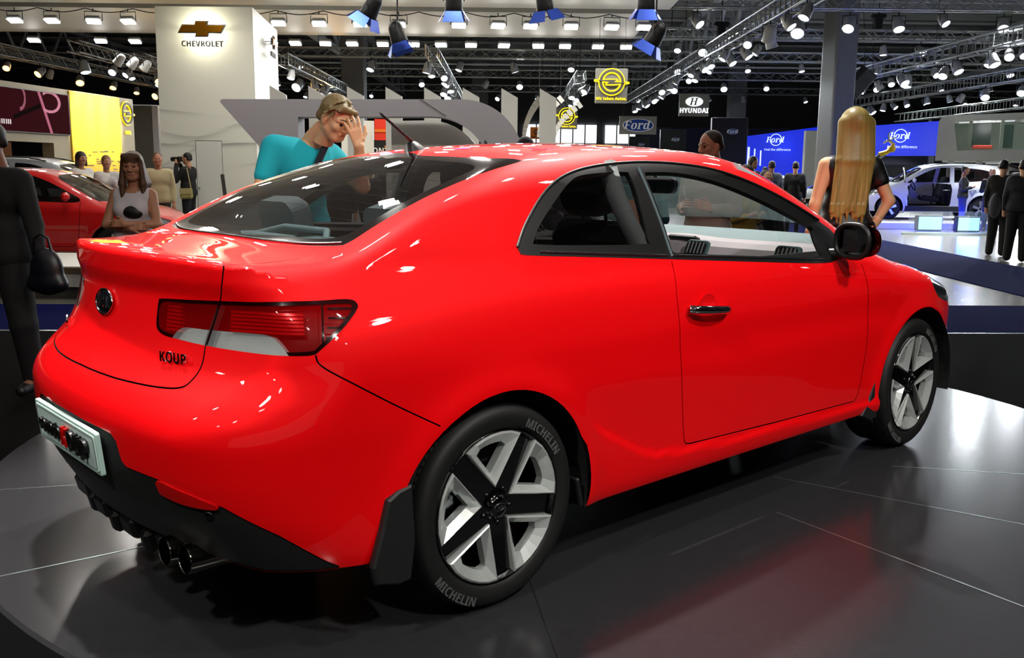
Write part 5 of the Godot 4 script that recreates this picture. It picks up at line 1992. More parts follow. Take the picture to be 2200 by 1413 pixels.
func bowtie() -> PackedVector2Array:
	return PackedVector2Array([Vector2(-0.50, -0.09), Vector2(-0.40, 0.09), Vector2(-0.14, 0.09), Vector2(-0.12, 0.165), Vector2(0.16, 0.165), Vector2(0.14, 0.09), Vector2(0.52, 0.09), Vector2(0.42, -0.09), Vector2(0.16, -0.09), Vector2(0.14, -0.165), Vector2(-0.14, -0.165), Vector2(-0.12, -0.09)])

func build_tower() -> void:
	var t := thing("white_tower", "tall white stand tower printed with grey smoke veils, gold cross emblem on top", "tower", hall(-6.6, FLOOR_Y, 21.0), YAW)
	var b := MB.new()
	b.prism(PackedVector2Array([Vector2(-1.03, 0), Vector2(1.03, 0), Vector2(0.70, 3.5), Vector2(-1.4, 3.5)]), Vector3(0, 0, 0), Vector3.RIGHT, Vector3.FORWARD, 4.84)
	put(b.mesh(), "tower_body", M.stand_white, t)
	var vm := mat("veil_print", Color(0.86, 0.86, 0.83), 0.5)
	vm.albedo_texture = veil_texture(0)
	var f := MB.new()
	f.quad(Vector3(-1.03, 0, 0.004), Vector3(-1.03, 4.84, 0.004), Vector3(1.03, 4.84, 0.004), Vector3(1.03, 0, 0.004))
	put(f.mesh(), "printed_face", vm, t)
	var f2 := MB.new()
	f2.quad(Vector3(1.034, 0, 0), Vector3(1.034, 4.84, 0), Vector3(0.704, 4.84, -3.5), Vector3(0.704, 0, -3.5))
	put(f2.mesh(), "printed_face", vm, t)
	# flush door: panel with a fine gap
	var gap := MB.new()
	gap.box(Vector3(0.0, 1.03, 0.004), Vector3(0.575, 2.07, 0.004))
	put(gap.mesh(), "door_gap", M.stand_dark, t)
	var d := MB.new()
	d.box(Vector3(0.0, 1.025, 0.006), Vector3(0.555, 2.05, 0.006), Basis(), 0.002)
	var door := put(d.mesh(), "flush_door", M.stand_white, t)
	var kn := MB.new()
	kn.lathe([Vector2(0.02, 0), Vector2(0.02, 0.02), Vector2(0, 0.025)], Vector3(-0.24, 1.05, 0.008), Vector3.BACK, 12)
	put(kn.mesh(), "door_knob", M.satin_chrome, door)
	# emblem with lamps behind it
	for side in 2:
		var e := Node3D.new()
		e.name = "emblem_sign"
		t.add_child(e, true)
		e.transform = Transform3D(Basis(), Vector3(0.0, 4.36, 0.16)) if side == 0 else Transform3D(Basis(Vector3.UP, PI / 2 + 0.094) * Basis().scaled(Vector3(0.75, 0.9, 0.9)), Vector3(1.02, 4.33, -1.75))
		var o := MB.new()
		o.prism(bowtie(), Vector3(0, 0, 0), Vector3.RIGHT, Vector3.UP, 0.05, 0.01)
		put(o.mesh(), "emblem_border", M.satin_chrome, e)
		var g := MB.new()
		var inner := Geometry2D.offset_polygon(bowtie(), -0.022)
		g.prism(inner[0], Vector3(0, 0, 0.05), Vector3.RIGHT, Vector3.UP, 0.02, 0.006)
		put(g.mesh(), "emblem_face", M.gold, e)
		put(text_mesh("CHEVROLET", 0.115, 0.03, "Droid Sans", true).mesh(), "sign_letters", M.stand_dark, e, Vector3(0, -0.30, 0.0))
		var pins := MB.new()
		pins.tube([Vector3(-0.3, 0, -0.16), Vector3(-0.3, 0, 0)], 0.012, 6)
		pins.tube([Vector3(0.3, 0, -0.16), Vector3(0.3, 0, 0)], 0.012, 6)
		put(pins.mesh(), "standoff", M.satin_chrome, e)
		if side == 0:
			var tube_ := MB.new()
			tube_.box(Vector3(0, 0, -0.02), Vector3(0.26, 0.14, 0.02))
			put(tube_.mesh(), "back_lamp", M.lamp_white_far, e)
	var l := OmniLight3D.new()
	l.name = "emblem_light"
	l.light_energy = 2.2
	l.light_color = Color(1.0, 0.97, 0.86)
	l.light_size = 0.06
	l.omni_range = 40
	l.omni_attenuation = 2.0
	l.shadow_enabled = true
	add_child(l, true)
	l.position = hall(-6.6, 4.08, 20.91)

func ring_prism(b: MB, ro: float, ri: float, z: float, th: float, seg := 40, flat := 1.0) -> void:
	for i in seg:
		var a := TAU * i / seg
		var c := TAU * (i + 1) / seg
		var p := [Vector2(cos(a), sin(a)), Vector2(cos(c), sin(c))]
		var o0 := Vector3(p[0].x * ro, p[0].y * ro * flat, z)
		var o1 := Vector3(p[1].x * ro, p[1].y * ro * flat, z)
		var i0 := Vector3(p[0].x * ri, p[0].y * ri * flat, z)
		var i1 := Vector3(p[1].x * ri, p[1].y * ri * flat, z)
		var t := Vector3(0, 0, th)
		b.quad(i0 + t, i1 + t, o1 + t, o0 + t)
		b.quad(o0, o0 + t, o1 + t, o1)
		b.quad(i1, i1 + t, i0 + t, i0)

# ring with a lightning bar through it, dark on a yellow glowing edge
func ring_logo(parent: Node3D, at: Vector3, s: float, scale_x := 1.0) -> void:
	var e := Node3D.new()
	e.name = "ring_emblem"
	parent.add_child(e, true)
	e.transform = Transform3D(Basis().scaled(Vector3(s * scale_x, s, s)), at)
	var y := MB.new()
	ring_prism(y, 0.355, 0.215, 0.0, 0.012)
	var bolt := PackedVector2Array([Vector2(-0.44, 0.035), Vector2(-0.06, 0.055), Vector2(0.14, 0.055), Vector2(0.06, 0.0), Vector2(0.44, -0.02), Vector2(0.06, -0.06), Vector2(-0.14, -0.06), Vector2(-0.07, 0.0)])
	var big := Geometry2D.offset_polygon(bolt, 0.03)
	y.prism(big[0], Vector3(0, 0, 0.0), Vector3.RIGHT, Vector3.UP, 0.014)
	put(y.mesh(), "emblem_glow", M.yellow_glow, e)
	var d := MB.new()
	ring_prism(d, 0.325, 0.255, 0.012, 0.03)
	put(d.mesh(), "emblem_ring", M.stand_dark, e)
	var q := MB.new()
	q.prism(bolt, Vector3(0, 0, 0.014), Vector3.RIGHT, Vector3.UP, 0.04, 0.006)
	put(q.mesh(), "emblem_bolt", M.stand_dark, e)

func oval_logo(parent: Node3D, at: Vector3, w: float, h: float) -> void:
	var e := Node3D.new()
	e.name = "oval_emblem"
	parent.add_child(e, true)
	e.position = at
	var a := MB.new()
	a.prism(ellipse(w / 2, h / 2, 44), Vector3.ZERO, Vector3.RIGHT, Vector3.UP, 0.015)
	put(a.mesh(), "oval_border", M.sign_white, e)
	var c := MB.new()
	c.prism(ellipse(w * 0.47, h * 0.455, 44), Vector3(0, 0, 0.015), Vector3.RIGHT, Vector3.UP, 0.01)
	put(c.mesh(), "oval_face", M.oval_blue, e)
	put(text_mesh("Ford", h * 0.62, 0.01, "Droid Serif", true, true).mesh(), "sign_letters", M.sign_white, e, Vector3(-w * 0.03, 0, 0.03))

func hanging_panel(called: String, label: String, r: float, h: float, d: float, w: float, hh: float, m: Material, group := "", wire_top := 8.4) -> Node3D:
	var t := thing(called, label, "sign", hall(r, h, d), YAW, group)
	var b := MB.new()
	b.box(Vector3(0, 0, -0.06), Vector3(w, hh, 0.12), Basis(), 0.01)
	put(b.mesh(), "panel", m, t)
	var c := MB.new()
	for s in [-1, 1]: c.tube([Vector3(s * w * 0.4, hh / 2, -0.06), Vector3(s * w * 0.4, wire_top - h, -0.06)], 0.006, 4)
	put(c.mesh(), "hanging_wire", M.cable_dark, t)
	return t

func build_signs() -> void:
	var t := hanging_panel("hanging_sign", "large grey hanging sign with a yellow-lit ring and lightning emblem", 2.56, 3.49, 26.0, 0.85, 0.90, M.sign_grey, "", 6.37)
	ring_logo(t, Vector3(0, 0.10, 0.0), 1.0)
	put(text_mesh("OPEL", 0.055, 0.01, "Droid Sans", true).mesh(), "sign_letters", M.yellow_glow, t, Vector3(0, 0.405, 0.03))
	put(text_mesh("Wir leben Autos.", 0.075, 0.01, "Droid Sans", true).mesh(), "sign_letters", M.yellow_glow, t, Vector3(0, -0.33, 0.008))
	t = hanging_panel("hanging_sign", "small grey hanging sign with a yellow-lit ring emblem beside the orange sign", 1.82, 3.05, 34.0, 0.74, 0.74, M.sign_grey)
	ring_logo(t, Vector3(0, 0.07, 0.0), 0.82)
	put(text_mesh("Wir leben Autos.", 0.062, 0.01, "Droid Sans", true).mesh(), "sign_letters", M.yellow_glow, t, Vector3(0, -0.28, 0.008))
	for q in [[1.26, 2.97, 36.0, 0.60, "larger orange hanging sign with a dark diamond emblem"], [0.93, 2.82, 42.0, 0.48, "smaller orange hanging sign with a dark diamond emblem, farther off"]]:
		t = hanging_panel("hanging_sign", q[4], q[0], q[1], q[2], q[3], q[3] * 1.04, M.sign_orange)
		var s: float = q[3]
		var dm := MB.new()
		for k in 4:
			var pts := [Vector2(0, 0.30), Vector2(0.20, 0.0), Vector2(0, -0.30), Vector2(-0.20, 0.0)]
			var a: Vector2 = pts[k]
			var c: Vector2 = pts[(k + 1) % 4]
			dm.prism(PackedVector2Array([a * s, c * s, c * s * 0.55, a * s * 0.55]), Vector3(0, 0.09 * s, 0), Vector3.RIGHT, Vector3.UP, 0.03, 0.004)
		put(dm.mesh(), "diamond_emblem", M.sign_black, t)
		put(text_mesh("RENAULT", 0.13 * s, 0.01, "Droid Sans", true).mesh(), "sign_letters", M.sign_black, t, Vector3(0, -0.36 * s, 0.008))
	t = hanging_panel("hanging_sign", "grey hanging sign with a blue oval and white script", 4.31, 2.84, 34.0, 1.29, 0.62, M.sign_grey)
	oval_logo(t, Vector3(0, 0, 0), 1.08, 0.44)
	t = hanging_panel("hanging_sign", "grey hanging sign with a white lit oval and slanted letter", 6.60, 3.68, 36.0, 1.08, 0.80, M.sign_grey, "", 5.19)
	var ov := MB.new()
	ov.prism(ellipse(0.32, 0.17, 40), Vector3(0, 0.12, 0), Vector3.RIGHT, Vector3.UP, 0.02)
	put(ov.mesh(), "oval_light", M.sign_glow, t)
	put(text_mesh("H", 0.26, 0.02, "Droid Serif", true, true).mesh(), "sign_letters", M.sign_grey, t, Vector3(-0.02, 0.12, 0.028))
	put(text_mesh("HYUNDAI", 0.17, 0.02, "Droid Sans", true).mesh(), "sign_letters", M.sign_glow, t, Vector3(0, -0.20, 0.01))
	for q in [[7.29, 33.0, 1.22, 3.08, "largest black standing panel with a small blue oval, behind the young man"], [6.53, 40.0, 1.05, 2.95, "middle black standing panel with a small blue oval"], [5.91, 46.0, 0.97, 2.86, "farthest black standing panel with a small blue oval"]]:
		t = thing("standing_panel", q[4], "sign", hall(q[0], FLOOR_Y, q[1]), YAW, "black panels with ovals")
		var b := MB.new()
		b.box(Vector3(0, (q[3] - FLOOR_Y) / 2, -0.1), Vector3(q[2], q[3] - FLOOR_Y, 0.2), Basis(), 0.01)
		put(b.mesh(), "panel", M.sign_black, t)
		oval_logo(t, Vector3(0.1, q[3] - FLOOR_Y - 0.47 * q[2] * 0.8, 0), 0.36 * q[2] * 0.85, 0.17 * q[2] * 0.85)

func build_yellow_stand() -> void:
	# the long beige wall stands almost end-on at the left: its axes run along the wall
	var a := hall(-11.63, FLOOR_Y, 21.0)
	var bpt := hall(-10.93, FLOOR_Y, 28.0)
	var dir := (bpt - a).normalized()
	var turn := atan2(-dir.z, dir.x)
	var t := thing("exhibition_wall", "beige stand wall with a video screen and a yellow lit panel, far left", "wall", a, turn)
	var len_ := a.distance_to(bpt)
	var b := MB.new()
	b.box(Vector3(len_ / 2 - 3.0, 2.70, -0.15), Vector3(len_ + 6.0, 1.33, 0.3))
	b.box(Vector3(len_ - 2.05, 1.02, -0.15), Vector3(4.1, 2.04, 0.3))
	put(b.mesh(), "wall_body", M.stand_beige, t)
	var br := MB.new()
	br.box(Vector3(0.2, 1.02, -1.2), Vector3(5.6, 2.04, 0.1))
	br.box(Vector3(1.6, 0.9, -1.1), Vector3(1.0, 1.5, 0.1))
	put(br.mesh(), "brown_recess", M.stand_brown, t)
	# screen with a blurred close-up of a dark red car
	var scr := MB.new()
	scr.box(Vector3(2.0, 2.74, 0.03), Vector3(3.25, 1.0, 0.06))
	var frame := put(scr.mesh(), "video_screen", M.sign_black, t)
	var img := Image.create(256, 96, false, Image.FORMAT_RGB8)
	for y in 96:
		for x in 256:
			var u := x / 256.0
			var v := y / 96.0
			var c := Color(0.20, 0.05, 0.07)
			var edge := absf(v - (0.95 - u * 1.0))
			if u > 0.28 and u < 0.62 and edge < 0.05: c = Color(0.06, 0.03, 0.03)
			if absf((u - 0.62) - (v - 0.1) * 0.14) < 0.018: c = Color(0.75, 0.42, 0.52)
			var ex := (u - 0.74) / 0.13
			var ey := (v - 0.22) / 0.24
			var rr := sqrt(ex * ex + ey * ey)
			if absf(rr - 1.0) < 0.14 and u > 0.66: c = Color(0.85, 0.55, 0.62)
			ex = (u - 0.36) / 0.07
			ey = (v - 0.18) / 0.28
			rr = sqrt(ex * ex + ey * ey)
			if absf(rr - 1.0) < 0.16 and u > 0.36: c = Color(0.62, 0.36, 0.42)
			if v > 0.72 and v < 0.84 and u > 0.06 and u < 0.26 and fmod(u * 40.0, 1.0) > 0.35: c = Color(0.9, 0.85, 0.85)
			img.set_pixel(x, y, c)
	var sm := glow("video_picture", Color.WHITE, 0.9, Color(0.05, 0.05, 0.05))
	sm.emission_operator = BaseMaterial3D.EMISSION_OP_MULTIPLY
	sm.metallic_specular = 0.0
	sm.emission_texture = ImageTexture.create_from_image(img)
	var pic := MB.new()
	pic.quad(Vector3(0.4, 2.26, 0.062), Vector3(0.4, 3.22, 0.062), Vector3(3.6, 3.22, 0.062), Vector3(3.6, 2.26, 0.062))
	put(pic.mesh(), "screen_picture", sm, frame)
	# yellow panel, lit by lamps from above
	var y := MB.new()
	y.box(Vector3(4.95, 1.75, 0.02), Vector3(2.5, 3.2, 0.04))
	put(y.mesh(), "yellow_panel", mat("yellow_paint", Color(0.93, 0.74, 0.06), 0.6), t)
	var bars := MB.new()
	var rng := RandomNumberGenerator.new()
	rng.seed = 5
	for k in 60:
		var w := rng.randf_range(0.08, 0.30)
		bars.box(Vector3(rng.randf_range(4.0, 6.6), 1.35 + rng.randf_range(-0.5, 0.55), 0.045), Vector3(w, 0.018, 0.008))
	var bo := put(bars.mesh(), "printed_bars", M.stand_dark, t)
	bo.set_meta("kind", "stuff")
	ring_logo(t, Vector3(6.62, 2.95, 0.02), 0.95)
	put(text_mesh("OPEL", 0.10, 0.02, "Droid Sans", true).mesh(), "sign_letters", M.yellow_glow, t, Vector3(6.65, 2.42, 0.02))
	var spot := make_spot(M.lamp_white_far, M.lamp_housing_light, null)
	spot.name = numbered("wall_washer")
	for k in 3:
		var o := spot if k == 0 else copy(spot)
		tag(o, "warm spotlight aimed down at the yellow panel", "lamp", "spotlights washing the yellow panel")
		var base: Vector3 = a + dir * [4.3, 5.0, 5.7][k] + dir.cross(Vector3.UP) * 1.1
		var at := Vector3(base.x, 4.15, base.z)
		var to: Vector3 = a + dir * [4.3, 5.0, 5.7][k] + Vector3(0, 2.9, 0)
		at = aim(o, at, to)
		beam(at, to, 34.0, 24.0, 0.08, Color(1.0, 0.93, 0.7))
	# grey slab beside it
	var g := thing("grey_slab", "dark grey free-standing slab between yellow wall and white tower", "wall", hall(-11.34, FLOOR_Y, 30.0), YAW)
	b = MB.new()
	b.box(Vector3(0, 1.67, -0.4), Vector3(0.78, 3.34, 0.8), Basis(), 0.02)
	put(b.mesh(), "slab_body", M.stand_dark, g)
	b = MB.new()
	b.box(Vector3(0.30, 1.67, 0.012), Vector3(0.18, 3.30, 0.02), Basis(), 0.005)
	put(b.mesh(), "slab_edge", M.stand_grey, g)
	# low plinth between the blue carpet and the red hatchback
	var p := thing("low_plinth", "low stepped pale plinth behind the blue carpet at the left", "plinth", hall(-8.6, FLOOR_Y, 11.0), YAW)
	for q in [[0.065, 0.13, 0.06, 0.0, M.stand_dark], [0.21, 0.16, 0.0, 0.0, M.stand_white], [0.325, 0.07, -0.02, 0.0, M.stand_beige_dark], [0.365, 0.012, 0.0, 0.0, M.stand_white]]:
		b = MB.new()
		b.box(Vector3(0, q[0], -0.85 - q[2]), Vector3(8.4, q[1], 1.7 - q[2]), Basis(), 0.004)
		put(b.mesh(), "plinth_layer", q[4], p)

func build_rear_stand() -> void:
	# the stand across the aisle, behind the viewer: it shows only as pale reflections in the wheels and the door
	var t := thing("stand_wall", "plain white stand wall behind the viewer, mirrored in the coupe", "wall", hall(0.5, FLOOR_Y + 0.021, -8.4), YAW)
	var b := MB.new()
	b.box(Vector3(0, 1.7, 0), Vector3(13.0, 3.4, 0.3), Basis(), 0.02)
	put(b.mesh(), "wall_body", M.stand_white, t)

func build_arch() -> void:
	var t := thing("grey_arch", "wide grey stand arch with a pointed left end and a curved right leg", "arch", hall(0, 0, 16.0), YAW)
	var pl := PackedVector2Array([Vector2(-4.80, 2.30), Vector2(-4.82, 2.34), Vector2(-4.78, 2.37), Vector2(-0.85, 2.41)])
	for k in 13:
		var a := PI / 2 * (1.0 - k / 12.0 * 0.62)
		pl.append(Vector2(-0.85 + 1.02 * cos(a), 1.39 + 1.02 * sin(a)))
	pl.append_array(PackedVector2Array([Vector2(0.42, 1.2), Vector2(0.95, FLOOR_Y), Vector2(0.35, FLOOR_Y), Vector2(-0.10, 1.2), Vector2(-0.48, 1.77)]))
	for k in 9:
		var a := lerpf(0.55, PI / 2, k / 8.0)
		pl.append(Vector2(-1.35 + 0.98 * cos(a), 1.15 + 0.98 * sin(a)))
	pl.append_array(PackedVector2Array([Vector2(-1.41, 2.13), Vector2(-3.55, 2.10), Vector2(-3.55, FLOOR_Y), Vector2(-4.20, FLOOR_Y), Vector2(-4.20, 1.62)]))
	var b := MB.new()
	b.prism(pl, Vector3(0, 0, -0.5), Vector3.RIGHT, Vector3.UP, 0.5)
	put(b.mesh(), "arch_body", M.stand_grey, t)
	var s := MB.new()
	s.tube([Vector3(-1.55, 2.41, 0.002), Vector3(-1.12, 2.14, 0.002)], 0.006, 4)
	put(s.mesh(), "joint_line", M.stand_dark, t)
	# pale inner wing under the arch
	var w := MB.new()
	var q := PackedVector2Array([Vector2(-2.1, FLOOR_Y), Vector2(-2.1, 2.08), Vector2(-1.45, 2.10)])
	for k in 9:
		var a := PI / 2 * (1.0 - k / 8.0 * 0.8)
		q.append(Vector2(-1.45 + 0.98 * cos(a), 1.12 + 0.98 * sin(a)))
	q.append_array(PackedVector2Array([Vector2(-0.3, FLOOR_Y)]))
	w.prism(q, Vector3(0, 0, -0.95), Vector3.RIGHT, Vector3.UP, 0.3)
	put(w.mesh(), "inner_wing", M.stand_white, t)
	# upright fins on top of the arch's back wall
	for k in 8:
		var f := thing("roof_fin", "pale slanted fin standing up behind the grey arch", "fin", hall(-4.6 + k * 0.75, 2.66, 19.0), YAW, "fins behind the grey arch")
		var fm := MB.new()
		fm.prism(PackedVector2Array([Vector2(-0.16, -2.9), Vector2(0.16, -2.9), Vector2(0.16, 0.0), Vector2(-0.16, 0.18)]), Vector3(0, 0, -0.1), Vector3.RIGHT, Vector3.UP, 0.06)
		put(fm.mesh(), "fin_board", M.stand_white, f)
	# hanging curved sails right of the arch
	for q2 in [[0.55, 30.0, 2.4, 0.5], [1.15, 31.0, 2.5, 0.75], [1.75, 32.0, 2.4, 0.9]]:
		var f := thing("curved_sail", ["leftmost pale curved sail above the orange signs", "middle pale curved sail above the orange signs", "rightmost pale curved sail above the orange signs"][int(round((q2[0] - 0.55) / 0.6))], "sail", hall(q2[0], q2[2], q2[1]), YAW, "curved sails")
		var sm := MB.new()
		for k in 10:
			var a0 := k / 10.0
			var a1 := (k + 1) / 10.0
			var x0: float = q2[3] * (a0 * a0 - 0.5)
			var x1: float = q2[3] * (a1 * a1 - 0.5)
			sm.box(Vector3((x0 + x1) / 2, (a0 + a1) * 0.62 - 0.2, 0), Vector3(0.10 + 0.14 * a0, 0.14, 0.03), Basis(Vector3.BACK, -atan2(x1 - x0, 0.125)))
		put(sm.mesh(), "sail_cloth", M.stand_white, f)
		var wr := MB.new()
		wr.tube([Vector3(q2[3] * 0.4, 0.95, 0), Vector3(q2[3] * 0.4, 8.4 - q2[2], 0)], 0.006, 4)
		put(wr.mesh(), "hanging_wire", M.cable_dark, f)
	# what shows through the arch: banners and a counter
	var bn := thing("banner", "orange and red banner seen through the grey arch", "banner", hall(-3.52, FLOOR_Y, 26.0), YAW)
	b = MB.new()
	b.box(Vector3(0, 2.52, -0.02), Vector3(0.42, 0.56, 0.04))
	put(b.mesh(), "banner_cloth", M.banner_red, bn)
	b = MB.new()
	b.box(Vector3(0, 2.50, 0.006), Vector3(0.42, 0.07, 0.01))
	put(b.mesh(), "banner_stripe", M.sign_orange, bn)
	b = MB.new()
	b.box(Vector3(0, 2.05, -0.02), Vector3(0.46, 0.40, 0.04))
	put(b.mesh(), "dark_board", M.sign_black, bn)
	put(text_mesh("ONTE", 0.15, 0.01, "Droid Sans", true).mesh(), "sign_letters", M.sign_white, bn, Vector3(0.0, 1.97, 0.006))
	b = MB.new()
	for x in [-0.18, 0.18]: b.tube([Vector3(x, 0, -0.04), Vector3(x, 2.8, -0.04)], 0.02, 6)
	put(b.mesh(), "banner_post", M.stand_grey, bn)
	var cn := thing("counter", "yellow counter seen through the grey arch", "counter", hall(-2.85, FLOOR_Y, 25.0), YAW)
	b = MB.new()
	b.box(Vector3(0, 1.02, -0.3), Vector3(0.9, 2.04, 0.6), Basis(), 0.02)
	put(b.mesh(), "counter_body", mat("counter_yellow", Color(0.92, 0.80, 0.32), 0.5), cn)
	b = MB.new()
	b.box(Vector3(0, 2.06, -0.3), Vector3(0.96, 0.05, 0.66), Basis(), 0.01)
	put(b.mesh(), "counter_top", M.sign_orange, cn)
	var pw := thing("display_panel", "pale display panel behind the arch, left of the orange banner", "panel", hall(-4.35, FLOOR_Y, 27.0), YAW)
	b = MB.new()
	b.box(Vector3(0, 1.4, -0.05), Vector3(0.9, 2.8, 0.1), Basis(), 0.01)
	put(b.mesh(), "panel_board", M.stand_white, pw)
	var post := thing("slim_post", "slim dark leaning post in front of the white tower's door", "post", hall(-3.83, FLOOR_Y, 13.0), YAW)
	b = MB.new()
	b.box(Vector3(-0.02, 0.72, 0), Vector3(0.05, 1.42, 0.02), Basis(Vector3.BACK, 0.10), 0.004)
	put(b.mesh(), "post_blade", M.stand_dark, post)
	b = MB.new()
	b.box(Vector3(0.05, 0.012, 0), Vector3(0.3, 0.024, 0.3), Basis(), 0.004)
	put(b.mesh(), "post_base", M.stand_dark, post)

func screen_logo(parent: Node3D, at: Vector3, s: float) -> void:
	var e := Node3D.new()
	e.name = "round_emblem"
	parent.add_child(e, true)
	e.transform = Transform3D(Basis().scaled(Vector3(s, s, 1)), at)
	var r := MB.new()
	ring_prism(r, 0.29, 0.255, 0, 0.01, 36)
	put(r.mesh(), "emblem_ring", M.screen_white, e)
	put(text_mesh("Ford", 0.26, 0.01, "Droid Serif", true, true).mesh(), "sign_letters", M.screen_white, e, Vector3(-0.03, 0, 0.005))
	put(text_mesh("Feel the difference", 0.11, 0.01, "Droid Sans").mesh(), "sign_letters", M.screen_white, e, Vector3(0.1, -0.47, 0.005))

func build_right_stands() -> void:
	var s1 := thing("blue_screen_wall", "blue glowing screen wall left of the white wall, round emblem on it", "screen", hall(12.6, FLOOR_Y, 45.0), YAW - 0.05)
	var b := MB.new()
	b.prism(PackedVector2Array([Vector2(-1.85, 0), Vector2(1.95, 0), Vector2(1.95, 3.66), Vector2(-1.85, 3.14)]), Vector3(0, 0, -0.2), Vector3.RIGHT, Vector3.UP, 0.2)
	put(b.mesh(), "screen_face", M.screen_blue, s1)
	screen_logo(s1, Vector3(-0.50, 2.99, 0.004), 0.95)
	for k in 3:
		var st := MB.new()
		st.box(Vector3(-1.72 + k * 0.28, 2.15, 0.006), Vector3(0.10 if k == 0 else 0.06, 1.0 - 0.15 * k, 0.008))
		put(st.mesh(), "light_stripe", M.screen_white, s1)
	var s2 := thing("blue_screen_wall", "blue glowing screen wall right of the white wall, round emblem on it", "screen", hall(16.0, 1.98, 40.0), YAW - 0.05)
	b = MB.new()
	b.prism(PackedVector2Array([Vector2(-1.4, 0.0), Vector2(1.42, 0.04), Vector2(1.42, 1.44), Vector2(-1.4, 1.22)]), Vector3(0, 0, -0.2), Vector3.RIGHT, Vector3.UP, 0.2)
	put(b.mesh(), "screen_face", M.screen_blue, s2)
	screen_logo(s2, Vector3(-0.14, 0.83, 0.004), 0.95)
	b = MB.new()
	for x in [-1.2, 1.2]: b.box(Vector3(x, -1.1, -0.1), Vector3(0.2, 2.24, 0.14))
	put(b.mesh(), "screen_leg", M.sign_black, s2)
	for l in [[hall(12.6, 2.4, 44.6), 2.0], [hall(16.0, 2.7, 39.6), 2.0]]:
		var o := OmniLight3D.new()
		o.name = "screen_light"
		o.light_color = Color(0.15, 0.3, 1.0)
		o.light_energy = l[1]
		o.light_size = 0.6
		o.omni_range = 60
		o.omni_attenuation = 2.0
		o.shadow_enabled = true
		add_child(o, true)
		o.position = l[0]
	var w := thing("white_wall", "plain white stand wall between the two blue screens", "wall", hall(12.7, FLOOR_Y, 38.0), YAW)
	b = MB.new()
	b.prism(PackedVector2Array([Vector2(-1.33, 0), Vector2(1.33, 0), Vector2(1.33, 3.21), Vector2(-1.33, 3.13)]), Vector3(0, 0, -0.25), Vector3.RIGHT, Vector3.UP, 0.25, 0.02)
	put(b.mesh(), "wall_body", M.stand_white, w)
	var bk := thing("dark_backdrop", "very dark blue backdrop wall behind the right-hand stands", "wall", hall(22.0, FLOOR_Y, 52.0), YAW)
	b = MB.new()
	b.box(Vector3(0, 1.9, -0.2), Vector3(31.0, 3.8, 0.4))
	put(b.mesh(), "backdrop", M.dark_blue_wall, bk)
	var b2 := thing("black_podium", "black box stand under the right blue screen", "stand", hall(17.0, FLOOR_Y, 42.5), YAW)
	b = MB.new()
	b.box(Vector3(0, 0.95, 0), Vector3(6.5, 1.9, 0.6), Basis(), 0.02)
	put(b.mesh(), "podium_body", M.sign_black, b2)
	# two small red lamps standing on it
	for k in 2:
		var lp := thing("red_candle_lamp", "left one of two tiny red lamps under the blue screen" if k == 0 else "right one of two tiny red lamps under the blue screen", "lamp", hall(15.35 + k * 0.28, 1.66, 42.32), YAW, "tiny red lamps")
		b = MB.new()
		b.lathe([Vector2(0.05, 0), Vector2(0.04, 0.10), Vector2(0.06, 0.13), Vector2(0.05, 0.24), Vector2(0.0, 0.27)], Vector3.ZERO, Vector3.UP, 10)
		put(b.mesh(), "lamp_glass", M.tail_glow, lp)
	# white pavilion with a big slanted window, on posts
	var p := thing("glazed_pavilion", "white raised pavilion with a big slanted green window, far right", "pavilion", hall(14.75, FLOOR_Y - 0.205, 34.0), YAW - 0.42)
	p.scale = Vector3.ONE * 1.133
	var outline := PackedVector2Array([Vector2(0.0, 1.93), Vector2(0.02, 3.12), Vector2(0.09, 3.24), Vector2(0.22, 3.29), Vector2(2.35, 3.36), Vector2(2.52, 3.33), Vector2(2.60, 3.24), Vector2(2.80, 1.97), Vector2(2.7, 1.93)])
	var win := PackedVector2Array([Vector2(0.44, 3.13), Vector2(0.60, 2.24), Vector2(2.50, 2.28), Vector2(2.36, 3.16)])
	b = MB.new()
	# frame round the window: the outline with the opening cut out, split in four pieces
	var pieces := [PackedVector2Array([Vector2(0.0, 1.93), Vector2(0.02, 3.12), Vector2(0.09, 3.24), Vector2(0.22, 3.29), Vector2(0.44, 3.13), Vector2(0.60, 2.24)]), PackedVector2Array([Vector2(0.22, 3.29), Vector2(2.35, 3.36), Vector2(2.36, 3.16), Vector2(0.44, 3.13)]), PackedVector2Array([Vector2(2.35, 3.36), Vector2(2.52, 3.33), Vector2(2.60, 3.24), Vector2(2.80, 1.97), Vector2(2.50, 2.28), Vector2(2.36, 3.16)]), PackedVector2Array([Vector2(0.0, 1.93), Vector2(0.60, 2.24), Vector2(2.50, 2.28), Vector2(2.80, 1.97)])]
	for q in pieces: b.prism(q, Vector3(0, 0, -0.25), Vector3.RIGHT, Vector3.UP, 0.25)
	put(b.mesh(), "front_frame", M.stand_white, p)
	b = MB.new()
	b.box(Vector3(1.5, 1.98, -2.2), Vector3(2.6, 0.1, 4.0))
	b.box(Vector3(1.45, 3.24, -2.2), Vector3(2.3, 0.06, 4.0), Basis(Vector3.BACK, 0.03))
	b.box(Vector3(1.5, 2.6, -4.2), Vector3(2.6, 1.25, 0.1))
	b.box(Vector3(0.22, 2.6, -2.2), Vector3(0.08, 1.25, 4.0))
	b.box(Vector3(2.74, 2.6, -2.2), Vector3(0.08, 1.25, 4.0))
	put(b.mesh(), "room_shell", M.stand_white, p)
	b = MB.new()
	b.prism(win, Vector3(0, 0, -0.15), Vector3.RIGHT, Vector3.UP, 0.02)
	put(b.mesh(), "window_glass", M.green_glass, p)
	for x in [0.95, 1.85]:
		b = MB.new()
		b.box(Vector3(x, 2.72, -1.6), Vector3(0.10, 1.15, 0.1))
		put(b.mesh(), "inner_post", M.stand_white, p)
